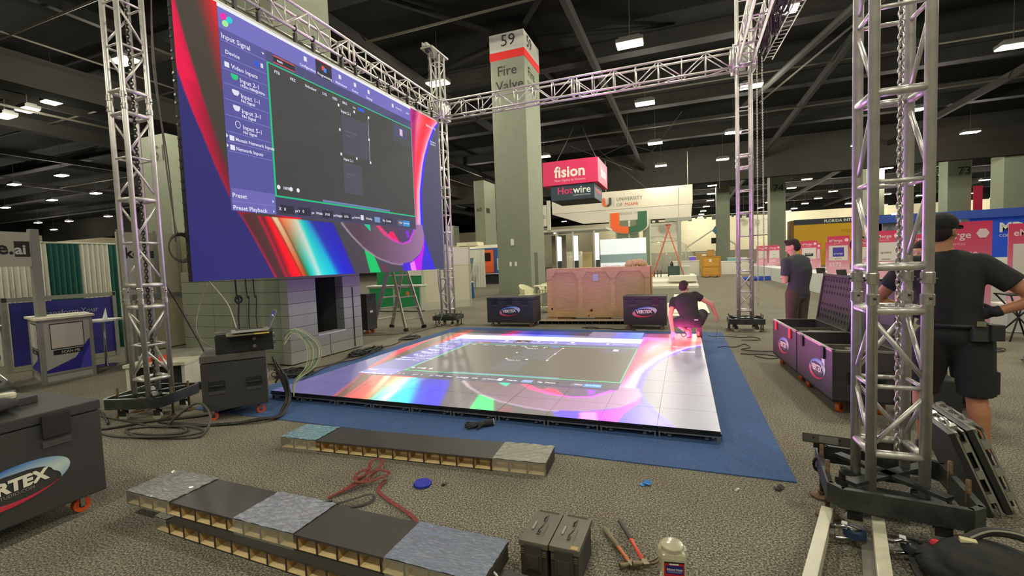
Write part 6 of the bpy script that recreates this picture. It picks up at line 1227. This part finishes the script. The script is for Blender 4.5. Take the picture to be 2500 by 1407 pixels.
for z, c in ((.3, (176, 120, 100)), (1.45, (196, 150, 120)), (1.9, (200, 170, 140))): bx('graphic_patch', (.08, -.012, z), (.4, -.001, z+.3), mat(c, .7, noise=.3, scale=5), t)
bx('dark_figure', (.4, -.014, .7), (.6, -.002, 1.3), mat((84, 82, 78), .7), t)
drape('dark teal curtain hanging left of the concrete block pillar', -9.3, 6.6, .35, 1.5, 2.5, [(14, 58, 54), (14, 58, 54)])
t = thing('display_board', 'pale vertical panel between the teal curtain and block pillar', 'panel', (-8.98, 7.06, 0)); bx('board', (-.0, 0, 0), (.4, .05, 2.3), mat((186, 182, 162), .7), t)
# perforated metal steps at left edge
t = thing('foot_massager', 'perforated silver equipment column at the left edge', 'machine', (-9.0, 2.75, 0)); PM = mat((150, 152, 146), .35, .6)
for k, (z, y) in enumerate(((.12, .1), (.55, .0), (.95, .04))):
    Mq = Matrix.Translation((0, y, z)) @ Matrix.Rotation(.35, 4, 'Y'); MB().box((-.25, -.3, 0), (.25, .42, .09), Mq).build('tray', PM, t, bevel=.02)
    for i in range(2):
        for j in range(4): a = Mq @ Vector((-.08+.18*i, -.18+.16*j, .0905)); b_ = Mq @ Vector((-.08+.18*i, -.18+.16*j, .093)); MB().cyl(a, b_, .05, n=12).build('hole', BLACK, t)
bar('back_post', (-.2, -.1, 0), (-.2, -.1, 1.2), .03, PM, t); bar('back_post', (-.2, .25, 0), (-.2, .25, 1.2), .03, PM, t); MB().box((-.4, -.45, 0), (.35, .5, .06)).build('base', PM, t, bevel=.02)
# equipment case in behind left tower
t = thing('equipment_box', 'open-fronted black and white equipment box behind the left tower', 'box', (-6.75, 3.55, 0), .5)
MB().box((0, 0, .02), (.7, .5, .05)).box((0, 0, .05), (.04, .5, .38)).box((.66, 0, .05), (.7, .5, .38)).box((0, .46, .05), (.7, .5, .38)).build('box_shell', mat((206, 204, 184), .6), t); bx('box_lid', (-.02, -.02, .38), (.72, .52, .42), mat((206, 202, 174), .6), t); bx('dark_inside', (.05, .1, .05), (.65, .45, .37), BLACK, t); bx('orange_tool', (.2, .1, .42), (.35, .3, .48), ORANGE, t); bx('tray', (-.1, .4, .42), (.7, .9, .46), mat((150, 150, 138), .6), t)
# two open cases on the right
CP = mat((74, 46, 74), .6, noise=.05, scale=60)
def open_case(label, y0, y1, lcol, logo_f, zt):
    t = thing('road_case', label, 'road case', (1.29-.053*(y0-4.98), y0, 0), .053); L = y1-y0; W = .53; zb = .13; th = .02
    mb = MB().box((0, 0, zb), (W, L, zb+th)); body = MB().box((0, 0, zb), (th, L, zt)).box((W-th, 0, zb), (W, L, zt)).box((th, 0, zb), (W-th, th, zt)).box((th, L-th, zb), (W-th, L, zt)).box((0, 0, zb), (W, L, zb+th))
    body.build('case_body', mat((58, 56, 58), .6, noise=.1, scale=80, bump=.1), t); MB().box((-.004, -.004, zt-.015), (th+.003, L+.004, zt+.006)).box((-.004, -.004, zt-.015), (W, th, zt+.006)).box((W-th, 0, zt-.015), (W+.004, L, zt+.006)).box((0, L-th, zt-.015), (W, L+.004, zt+.006)).build('rim_edge', mat((150, 148, 140), .4, .5), t)
    bx('divider', (.02, L*.45, zb+.2), (W-.02, L*.45+.02, zt-.03), mat((92, 92, 80), .7), t)
    for i in range(7): bx('foam_slot', (.25+.0*i, .06+.06*i, zt-.12), (W-.04, .1+.06*i, zt-.05), mat((110, 110, 98), .7), t)
    for f in (.2, .8): bx('latch', (-.02, L*f-.04, zt-.12), (-.002, L*f+.04, zt-.0), lcol, t, .003)
    vertex_logo(t, (-.001, L*logo_f, zb+(zt-zb)*.45), (0, -1, 0), (0, 0, 1), .5)
    bx('handle_dish', (.12, -.006, .3), (.42, -.001, .42), BLACK, t); bx('handle', (.15, -.03, .36), (.39, -.008, .375), STEEL, t, .004)
    for x in (.1, W-.1):
        for y in (.12, L-.12): caster(t, x, y, zb, (214, 96, 30), .052, .8)
    return t, L, W
HOLE = mat((14, 13, 14), .8); FOAM = mat((66, 60, 64), .8)
for (lab, y0, y1, lc, zt, lf, holes) in (('open road case with dark latches and large oval logo, nearer', 4.98, 6.1, BLACK, .62, .38, False), ('open road case with red latches, farther of the open pair', 6.14, 7.26, mat((206, 60, 56), .5), .62, .5, True)):
    t, L, W = open_case(lab, y0, y1, lc, lf, zt)
    if not holes: bx('paper_label', (-.003, .2, .42), (-.001, .28, .5), WHITE, t)
    Ml = Matrix.Translation((W+.01, 0, zt)) @ Matrix.Rotation(math.radians(8), 4, 'Y')
    lid = MB().box((0, .01, 0), (.05, L-.01, .64), Ml).build('lid', FOAM, t, bevel=.01); MB().box((-.02, .01, 0), (0, L-.01, .03), Ml).box((-.02, .01, .61), (0, L-.01, .64), Ml).box((-.02, .01, 0), (0, .04, .64), Ml).box((-.02, L-.04, 0), (0, L-.01, .64), Ml).build('lid_rim', CASEEDGE, t)
    if holes:
        for r in range(6):
            z = (.08, .16, .24, .40, .48, .56)[r]
            for c in range(11):
                y = .1+.092*c; a = Ml @ Vector((.0, y, z)); b_ = Ml @ Vector((-.003, y, z)); MB().cyl(a, b_, .02, n=10).build('foam_hole', HOLE, t)
    else:
        MB().box((-.01, .12, .2), (0, .5, .6), Ml).build('lid_pad', mat((78, 74, 80), .8), t)
t = thing('equipment_box', 'small black box on the carpet behind the capped man', 'box', (1.93, 4.9, 0)); MB().box((0, 0, .0), (.28, .3, .4)).build('case_body', CASE, t, bevel=.01)
# ------------------------------------------------------------------ people
class Fig:
    """one continuous surface grown from tapered limbs, then voxel-merged"""
    def __init__(s): s.m = MB()
    def limb(s, a, b, ra, rb, n=14, caps=(1, 1)):
        a, b = Vector(a), Vector(b); s.m.cyl(a, b, ra, rb, n)
        if caps[0]: s.m.ball(a, ra, 12)
        if caps[1]: s.m.ball(b, rb, 12)
        return s
    def chain(s, pts, rad, **k):
        for i in range(len(pts)-1): s.limb(pts[i], pts[i+1], rad[i], rad[i+1], **k)
        return s
    def ell(s, c, r, M=None): s.m.ball(c, r, 16, M); return s
    def done(s, name, m, parent, vs=.012, it=3):
        o = link(name, s.m.mesh(name, m), parent); return remesh(o, vs, it)
def basis(fwd, up=(0, 0, 1)):
    u = Vector(up).normalized(); f = (Vector(fwd)-u*Vector(fwd).dot(u)).normalized(); r = f.cross(u)
    return Matrix((r, f, u)).transposed()     # columns: right, forward, up
def hand(F, wrist, d, palm, side, curl=.35, s=1.0):
    """palm + five fingers; d: direction of the fingers, palm: palm normal, side: direction of the thumb"""
    d, palm, side = Vector(d).normalized(), Vector(palm).normalized(), Vector(side).normalized(); w = Vector(wrist)
    M = Matrix((side, palm, d)).transposed()
    F.ell(w+d*.045*s, (.04*s, .017*s, .052*s), M)
    for i, L in enumerate((.068, .078, .072, .056)):
        k = w+d*(.085-.004*abs(i-1))*s+side*(.029-.0195*i)*s; p = k; ang = 0; r = .0092*s
        for j, f in enumerate((.45, .32, .23)):
            ang += curl*(.7+.3*j); dd = (d*math.cos(ang)+palm*math.sin(ang)+side*.02*(1.5-i)); q = p+dd*L*f*s; F.limb(p, q, r, r*.92, 8); p = q; r *= .92
    p = w+d*.02*s+side*.03*s
    for j, (L, a) in enumerate(((.034, .75), (.03, .5), (.022, .3))):
        dd = (d*math.cos(a)+side*math.sin(a)+palm*curl*.6*(j+.5)).normalized(); q = p+dd*L*s; F.limb(p, q, .0115*s*(1-.1*j), .0105*s*(1-.1*j), 8); p = q
def head(F, c, B, s=1.0):
    """c: centre of skull; B: basis (right, forward, up)"""
    c = Vector(c); P = lambda x, y, z: c+B@Vector((x*s, y*s, z*s))
    F.ell(P(0, -.008, .02), (.076*s, .094*s, .096*s), B); F.ell(P(0, .022, -.04), (.058*s, .068*s, .07*s), B); F.ell(P(0, .052, -.088), (.03*s, .03*s, .022*s), B)
    F.limb(P(0, .086, .0), P(0, .106, -.03), .008*s, .013*s, 8); F.ell(P(0, .096, -.036), (.017*s, .012*s, .01*s), B)      # nose
    F.ell(P(0, .083, .022), (.05*s, .012*s, .01*s), B)                                                                  # brow
    F.ell(P(0, .08, -.064), (.024*s, .012*s, .007*s), B); F.ell(P(0, .078, -.076), (.02*s, .012*s, .007*s), B)           # lips
    for x in (-1, 1):
        F.ell(P(x*.077, -.008, -.012), (.009*s, .02*s, .032*s), B); F.ell(P(x*.045, .055, -.03), (.022*s, .02*s, .018*s), B)
def face_bits(root, c, B, s=1.0):
    c = Vector(c); P = lambda x, y, z: c+B@Vector((x*s, y*s, z*s))
    for x in (-.031, .031):
        MB().ball(P(x, .08, .004), .0115*s, 10).build('eye', mat((216, 210, 200), .3), root, smooth=True); MB().ball(P(x, .0895, .004), .005*s, 8).build('iris', mat((40, 26, 18), .3), root, smooth=True)
def torso(F, pel, chest, neck, R, k=1.0, e=0, hip=.165, sh=.2):
    """ellipsoids laid along the spine; R: the body's right direction"""
    pel, chest, neck, R = Vector(pel), Vector(chest), Vector(neck), Vector(R).normalized()
    pts = [pel, pel.lerp(chest, .4), chest, chest.lerp(neck, .5), chest.lerp(neck, .8)]; rr_ = [(hip, .115), (.145, .105), (.175, .118), (.19, .108), (sh*.75, .08)]
    for i in range(4):
        for j in range(7):
            f = j/7; p = pts[i].lerp(pts[i+1], f); a = rr_[i][0]*(1-f)+rr_[i+1][0]*f; b = rr_[i][1]*(1-f)+rr_[i+1][1]*f
            ax = (pts[i+1]-pts[i]).normalized(); fw = ax.cross(R).normalized(); r2 = fw.cross(ax)
            F.ell(p, ((a+e)*k, (b+e)*k, .095), Matrix((r2, fw, ax)).transposed())
def shoe(parent, heel, d, up=(0, 0, 1), m=None, s=1.0):
    d, up = Vector(d).normalized(), Vector(up).normalized(); r = d.cross(up); M = Matrix((r, d, up)).transposed(); h = Vector(heel); m = m or mat((30, 28, 30), .6)
    F = Fig(); F.ell(h+d*.05+up*.05, (.042*s, .06*s, .05*s), M); F.ell(h+d*.13+up*.038, (.046*s, .08*s, .035*s), M); F.ell(h+d*.2+up*.028, (.044*s, .06*s, .026*s), M); F.ell(h+d*.04+up*.09, (.038*s, .045*s, .035*s), M)
    F.done('shoe', m, parent, .01, 2)
    A = Matrix((r, d, up)).transposed().to_4x4(); A.translation = h; sol = mat((84, 70, 76), .6)
    pts = [(-.036, 0), (-.04, .08), (-.048, .18), (-.035, .25), (0, .268), (.035, .25), (.048, .18), (.04, .08), (.036, 0), (0, -.012)]
    MB().prism([(x*s, y*s) for x, y in pts][::-1], 0, .018, A).build('sole', sol, parent)
def hair(parent, c, B, col, s=1.0, long=0, fade=True):
    c = Vector(c); P = lambda x, y, z: c+B@Vector((x*s, y*s, z*s)); F = Fig()
    F.ell(P(0, -.012, .045), (.080*s, .096*s, .082*s), B); F.ell(P(0, -.045, .0), (.078*s, .068*s, .085*s), B)
    if long: F.ell(P(0, .05, .1), (.058*s, .042*s, .028*s), B)
    o = F.done('hair', mat(col, .9, noise=.4, scale=90, bump=.8), parent, .009, 2); return o
SK1 = mat((196, 150, 120), .55, noise=.05, scale=20); SK2 = mat((176, 122, 88), .55, noise=.06, scale=20)
TEE = mat((34, 34, 34), .9, noise=.15, scale=10, bump=.4); TEE2 = mat((58, 62, 66), .9, noise=.1, scale=10, bump=.4)
def vec(*a): return Vector(a)

# 1. the capped man at the right, back to the camera, hands on hips (local origin between his feet)
t = thing('person', 'man in black cap, black T-shirt and shorts, seen from behind, hands on hips', 'person', (1.84, 4.12, 0))
R = vec(.93, -.32, 0).normalized(); Fw = vec(.32, .93, 0).normalized()
lf, rf = vec(-.15, .12, 0), vec(.12, -.04, 0)
pel = vec(-.03, .03, .93); che = vec(-.06, .04, 1.27); nk = vec(-.085, .05, 1.50)
lh, rh = pel-R*.1+vec(0, 0, -.04), pel+R*.1+vec(0, 0, -.04); lk, rk = vec(-.16, .14, .50), vec(.09, .0, .50); la, ra = lf+vec(0, 0, .09), rf+vec(0, 0, .09)
ls, rs = nk-R*.185+vec(0, 0, -.07), nk+R*.185+vec(0, 0, -.07); hc = nk+vec(-.0, .02, .17)+Fw*.01
re, rw = rs+R*.27+vec(0, -.03, -.24), pel+R*.19+vec(0, -.04, .17)
le, lw = ls-R*.16+vec(0, .08, -.27), pel-R*.14+vec(0, .12, .12)
F = Fig(); torso(F, pel, che, nk, R, .96); F.limb(nk-vec(0, 0, .05), hc-vec(0, 0, .07), .062, .056)
F.chain([ls, le, lw], [.056, .04, .029]); F.chain([rs, re, rw], [.058, .043, .03])
for h_, k_, a_, f_2 in ((lh, lk, la, lf), (rh, rk, ra, rf)):
    cm = k_.lerp(a_, .32)-Fw*.018; F.chain([h_, k_, cm, a_], [.092, .058, .062, .036]); F.ell(a_+Fw*.06-vec(0, 0, .05), (.04, .09, .035), basis(Fw))
Bh = basis(vec(.75, .66, -.08)); head(F, hc, Bh)
hand(F, rw, (pel+R*.1+vec(0, -.02, .14)-rw), Fw*-1+R*-.4, vec(0, 0, 1), .3); hand(F, lw, (pel-R*.1-lw), R, vec(0, 0, 1), .3)
F.done('body', SK2, t, .009, 4)
F = Fig(); torso(F, pel+vec(0, 0, .0), che, nk, R, 1.0, .018); F.limb(ls, ls.lerp(le, .62), .078, .072, caps=(1, 0)); F.limb(rs, rs.lerp(re, .6), .08, .078, caps=(1, 0)); F.ell(nk-vec(0, 0, .05), (.1, .085, .06), basis(Fw)); F.limb(ls, rs, .072, .072)
F.done('shirt', TEE, t, .011, 10)
F = Fig(); SHT = mat((30, 32, 30), .9, noise=.15, scale=12, bump=.4)
F.ell(pel, (.185, .14, .11), basis(Fw))
for h_, k_ in ((lh, lk), (rh, rk)): F.limb(h_, h_.lerp(k_, 1.02), .118, .105, caps=(1, 0))
F.done('shorts', SHT, t, .011, 4)
F = Fig(); F.ell(hc+Bh@vec(0, -.01, .055), (.092, .108, .085), Bh); F.done('cap', mat((28, 27, 27), .85, noise=.1, scale=40, bump=.2), t, .009, 2)
brim = MB(); n = 10; top = []; 
vs = []
for i in range(n+1):
    a = PI*i/n; 
    for q in (.0, 1.0): vs.append(hc+Bh@vec(.074*math.cos(a), .085+(.085*q)*math.sin(a)-.02*(1-q), .052-.03*q*math.sin(a)+.012*abs(math.cos(a))*-1))
brim.add(vs, [(2*i, 2*i+1, 2*i+3, 2*i+2) for i in range(n)]).add([v+vec(0, 0, -.006) for v in vs], [(2*i, 2*i+2, 2*i+3, 2*i+1) for i in range(n)])
brim.build('cap_brim', mat((34, 33, 33), .8), t, smooth=True)
for a in (-.5, 0, .5):
    p = hc+Bh@vec(-.064, -.082, .052); u = (Bh@vec(0, 0, 1)).normalized(); sd = (Bh@vec(.6, -.75, 0)).normalized(); d2 = u*math.cos(a)+(Bh@vec(.75, -.6, 0)).normalized()*math.sin(a)
    MB().cyl(p+d2*.002, p+d2*.024, .005, .0015, 6).build('cap_mark', mat((214, 210, 200), .6), t)
for i in range(2): p = hc+Bh@vec(-.064, -.084, .044-.006*i); sd = (Bh@vec(.75, -.6, 0)).normalized(); MB().cyl(p-sd*.016, p+sd*.016, .0016, n=5).build('cap_mark', mat((214, 210, 200), .6), t)
F = Fig(); F.ell(hc+Bh@vec(0, -.045, -.005), (.080, .062, .072), Bh); F.done('hair', mat((30, 24, 18), .9, noise=.3, scale=80, bump=.6), t, .009, 2)
GLV = mat((32, 32, 38), .8, noise=.2, scale=50, bump=.3); face_bits(t, hc, Bh)
F = Fig(); F.limb(rw.lerp(re, .14), rw, .038, .037, caps=(0, 1)); hand(F, rw, (pel+R*.1+vec(0, -.02, .14)-rw), Fw*-1+R*-.4, vec(0, 0, 1), .3, 1.12); F.done('work_glove', GLV, t, .008, 2)
F = Fig(); F.limb(lw.lerp(le, .14), lw, .038, .037, caps=(0, 1)); hand(F, lw, (pel-R*.1-lw), R, vec(0, 0, 1), .3, 1.12); F.done('work_glove', GLV, t, .008, 2)
shoe(t, lf-Fw*.05, Fw); shoe(t, rf-Fw*.05, Fw)
pp = pel+R*.08+vec(.0, -.12, .03); MB().box((-.045, -.03, -.06), (.045, .03, .05), Matrix.Translation(pp)).build('tool_pouch', mat((50, 50, 50), .6), t, bevel=.008); MB().box((-.03, -.03, -.05), (.04, .04, .06), Matrix.Translation(pp+R*.075)).build('tool_pouch', mat((36, 36, 36), .6), t, bevel=.008)
MB().box((-.02, -.012, 0), (.03, .0, .035), Matrix.Translation(pp+vec(-.02, -.045, .05))).build('pouch_buckle', CHROME, t)
MB().tube([pel+vec(.0, 0, .07)+R*(.19*math.cos(a))+Fw*(.14*math.sin(a)) for a in [2*PI*k/24 for k in range(24)]], .016, 6, True).build('belt', BLACK, t)
pk = rk+R*.075+vec(0, -.0, .1); MB().box((-.02, -.05, -.08), (.025, .06, .08), Matrix.Translation(pk)).build('cargo_pocket', mat((40, 40, 42), .9), t, bevel=.01)

# 2. the standing man in a grey T-shirt looking down to his left
t = thing('person', 'standing man in dark grey T-shirt and brown trousers looking down', 'person', (1.62, 8.0, 0))
Fw = vec(-.62, .78, 0).normalized(); R = Fw.cross(vec(0, 0, 1)).normalized()
lf, rf = vec(0, 0, 0)-R*.1, R*.1; pel = vec(.0, 0, .93); che = vec(.02, .0, 1.27)-Fw*.02; nk = vec(.0, 0, 1.49)+Fw*.03
lh, rh = pel-R*.095, pel+R*.095; lk, rk = lf+vec(0, 0, .5)+Fw*.02, rf+vec(0, 0, .5)+Fw*.02; la, ra = lf+vec(0, 0, .09), rf+vec(0, 0, .09)
ls, rs = nk-R*.185+vec(0, 0, -.07), nk+R*.185+vec(0, 0, -.07); hc = nk+Fw*.055+vec(0, 0, .155)
le, lw = ls+vec(0, 0, -.30)-R*.03+Fw*.0, ls+vec(0, 0, -.29)+R*.13+Fw*.12; re, rw = rs+vec(0, 0, -.30)+R*.03, rs+vec(0, 0, -.29)-R*.13+Fw*.13
F = Fig(); torso(F, pel, che, nk, R, .94); F.limb(nk-vec(0, 0, .05), hc-vec(0, 0, .07), .058, .054); F.chain([ls, le, lw], [.052, .04, .028]); F.chain([rs, re, rw], [.052, .04, .028])
for h_, k_, a_ in ((lh, lk, la), (rh, rk, ra)): F.chain([h_, k_, a_], [.088, .056, .036]); F.ell(a_+Fw*.06-vec(0, 0, .05), (.04, .09, .035), basis(Fw))
Bh = basis(vec(-.93, .35, -.35), vec(-.25, .1, 1)); head(F, hc, Bh); hand(F, lw, Fw-R*-.5, vec(0, 0, 1), -R, .5); hand(F, rw, Fw-R*.5, vec(0, 0, 1), R, .5); F.done('body', SK1, t, .01, 4)
F = Fig(); torso(F, pel+vec(0, 0, .0), che, nk, R, 1.0, .02); F.limb(ls, ls.lerp(le, .72), .074, .07, caps=(1, 0)); F.limb(rs, rs.lerp(re, .72), .074, .07, caps=(1, 0)); F.ell(nk-vec(0, 0, .05), (.095, .08, .055), basis(Fw)); F.limb(ls, rs, .068, .068); F.done('shirt', TEE2, t, .012, 10)
F = Fig(); F.ell(pel-vec(0, 0, .03), (.17, .125, .1), basis(Fw))
for h_, k_, a_ in ((lh, lk, la), (rh, rk, ra)): F.chain([h_, k_, a_+vec(0, 0, .0)], [.108, .078, .066])
F.done('trousers', mat((78, 66, 56), .9, noise=.15, scale=10, bump=.3), t, .012, 4)
hair(t, hc, Bh, (42, 28, 22), 1.0, 1); face_bits(t, hc, Bh); shoe(t, lf-Fw*.06, Fw); shoe(t, rf-Fw*.06, Fw)
props(MB().box((-.03, -.07, 0), (.03, .07, .012), Matrix.Translation(vec(1.62, 8.0, 0)+(lw+rw)/2+Fw*.1+vec(0, 0, .03))).build('phone', mat((206, 200, 170), .5)), 'pale phone held in the standing man hands', 'phone')

# 3. the man crouching on the far corner of the video floor
t = thing('person', 'crouching man in dark T-shirt and shorts, one hand on the lit floor', 'person', (.06, 8.5, .108))
Fw = vec(.1, 1, 0).normalized(); R = vec(1, -.1, 0).normalized(); z_ = lambda x, y, z: vec(x, y, z-.0)
pel = z_(.04, .02, .30); che = z_(-.03, .16, .56); nk = z_(-.07, .25, .745)
Rs = vec(.97, -.1, .24).normalized(); ls, rs = nk-Rs*.185+vec(-.0, 0, -.06), nk+Rs*.185+vec(0, 0, -.04); hc = nk+vec(.0, .07, .145)
lh, rh = pel-R*.1, pel+R*.1; lk, rk = vec(-.22, .42, .22), vec(.25, .40, .40); la, ra = vec(-.02, -.02, .12), vec(.16, .08, .12)
le, lw = vec(-.31, .1, .40), vec(-.27, -.05, .12); re, rw = vec(.38, .26, .58), vec(.47, .32, .36)
F = Fig(); torso(F, pel, che, nk, Rs, .93); F.limb(nk-vec(0, 0, .04), hc-vec(0, .02, .07), .06, .054); F.chain([ls, le, lw], [.052, .042, .03]); F.chain([rs, re, rw], [.054, .042, .03])
F.chain([lh, lk, la], [.092, .06, .04]); F.chain([rh, rk, ra], [.092, .06, .04])
for a_ in (la, ra): F.ell(a_+vec(0, .03, -.05), (.038, .07, .05), Matrix.Rotation(-.6, 3, 'X'))
Bh = basis(vec(.45, .9, -.25), vec(0, .15, 1)); head(F, hc, Bh); hand(F, lw, vec(0, .25, -.97), vec(0, -1, 0), R, .15); hand(F, rw, vec(.2, .2, -1), vec(-1, 0, 0), Fw, .7); F.done('body', SK1, t, .01, 4)
F = Fig(); torso(F, pel+vec(0, .0, .03), che, nk, Rs, 1.0, .02); F.limb(ls, ls.lerp(le, .5), .076, .07, caps=(1, 0)); F.limb(rs, rs.lerp(re, .45), .074, .068, caps=(1, 0)); F.ell(nk-vec(0, 0, .05), (.095, .08, .055), basis(Fw)); F.limb(ls, rs, .068, .068); F.done('shirt', TEE, t, .012, 10)
F = Fig(); F.ell(pel-vec(0, 0, .0), (.18, .15, .12), basis(Fw)); F.limb(lh, lh.lerp(lk, .95), .118, .098, caps=(1, 0)); F.limb(rh, rh.lerp(rk, .92), .118, .098, caps=(1, 0)); F.done('shorts', mat((46, 42, 46), .9, noise=.15, scale=14, bump=.4), t, .012, 4)
bx('waist_tag', (.09, -.125, .335), (.15, -.12, .347), WHITE, t); hair(t, hc, Bh, (44, 30, 24), .98); face_bits(t, hc, Bh)
shoe(t, vec(-.0, -.06, .19), vec(.03, .55, -.85), vec(0, -.85, -.5)*-1 if False else vec(0, .85, .5), mat((60, 40, 52), .6)); shoe(t, vec(.17, .0, .19), vec(.03, .5, -.87), vec(0, .87, .5), mat((60, 40, 52), .6))
MB().tube(spline([vec(-.14, -.05, .1), vec(-.1, -.06, .03), vec(-.05, -.05, .06), vec(-.08, -.03, .14)]), .007, 5).build('drawstring', BLACK, t)
cable('hanging_thread', 'thin pale lead held by the crouching man running to the carpet', [(.53, 8.82, .44), (.54, 8.9, .2), (.53, 9.05, .02), (.58, 9.2, .015), (.66, 9.1, .015)], .004, mat((170, 170, 150), .5))

# 4. the man bending over the open case, mostly behind the nearest tower
t = thing('person', 'person in dark T-shirt reaching into the open case behind the nearest tower', 'person', (2.38, 5.62, 0))
Fw = vec(-.8, -.6, 0).normalized(); R = Fw.cross(vec(0, 0, 1)).normalized()
pel = vec(.1, 0, .9); che = vec(-.08, -.1, 1.2); nk = vec(-.2, -.22, 1.38); ls, rs = nk-R*.18, nk+R*.18; hc = nk+Fw*.1+vec(0, 0, .13)
rs = nk+vec(-.14, .1, -.04); ls = nk+vec(.14, -.14, -.04); re, rw = vec(-.5, -.42, 1.14), vec(-.53, -.48, .88); le, lw = vec(-.1, -.5, 1.1), vec(-.3, -.6, .86)
lf, rf = vec(.1, -.12, 0), vec(.02, .14, 0); lk, rk = vec(.06, -.13, .48), vec(-.0, .12, .48)
F = Fig(); torso(F, pel, che, nk, (rs-ls), .94); F.limb(nk-vec(0, 0, .04), hc-vec(0, 0, .06), .058, .054); F.chain([ls, le, lw], [.052, .04, .029]); F.chain([rs, re, rw], [.052, .042, .03])
for h_, k_, a_ in ((pel+vec(0, -.1, 0), lk, lf+vec(0, 0, .09)), (pel+vec(0, .1, 0), rk, rf+vec(0, 0, .09))): F.chain([h_, k_, a_], [.09, .058, .038]); F.ell(a_+Fw*.06-vec(0, 0, .05), (.04, .09, .035), basis(Fw))
Bh = basis(Fw+vec(0, 0, -.5)); head(F, hc, Bh); hand(F, rw, vec(0, -.2, -1), Fw, R, .5); hand(F, lw, vec(-.3, 0, -1), Fw, R, .5); F.done('body', SK1, t, .01, 4)
F = Fig(); torso(F, pel, che, nk, (rs-ls), 1.0, .02); F.limb(ls, ls.lerp(le, .6), .074, .07, caps=(1, 0)); F.limb(rs, rs.lerp(re, .6), .074, .07, caps=(1, 0)); F.limb(ls, rs, .07, .07); F.done('shirt', TEE, t, .012, 10)
F = Fig(); F.ell(pel, (.17, .14, .11), basis(Fw))
for h_, k_, a_ in ((pel+vec(0, -.1, 0), lk, lf+vec(0, 0, .09)), (pel+vec(0, .1, 0), rk, rf+vec(0, 0, .09))): F.chain([h_, k_, a_], [.11, .08, .066])
F.done('trousers', mat((34, 34, 34), .9), t, .013, 3); F = Fig(); F.limb(rw.lerp(re, .2), rw, .038, .037, caps=(0, 1)); hand(F, rw, vec(0, -.2, -1), Fw, R, .5, 1.12); F.done('work_glove', GLV, t, .009, 2)
hair(t, hc, Bh, (34, 26, 20)); face_bits(t, hc, Bh); shoe(t, lf-Fw*.05, Fw); shoe(t, rf-Fw*.05, Fw)
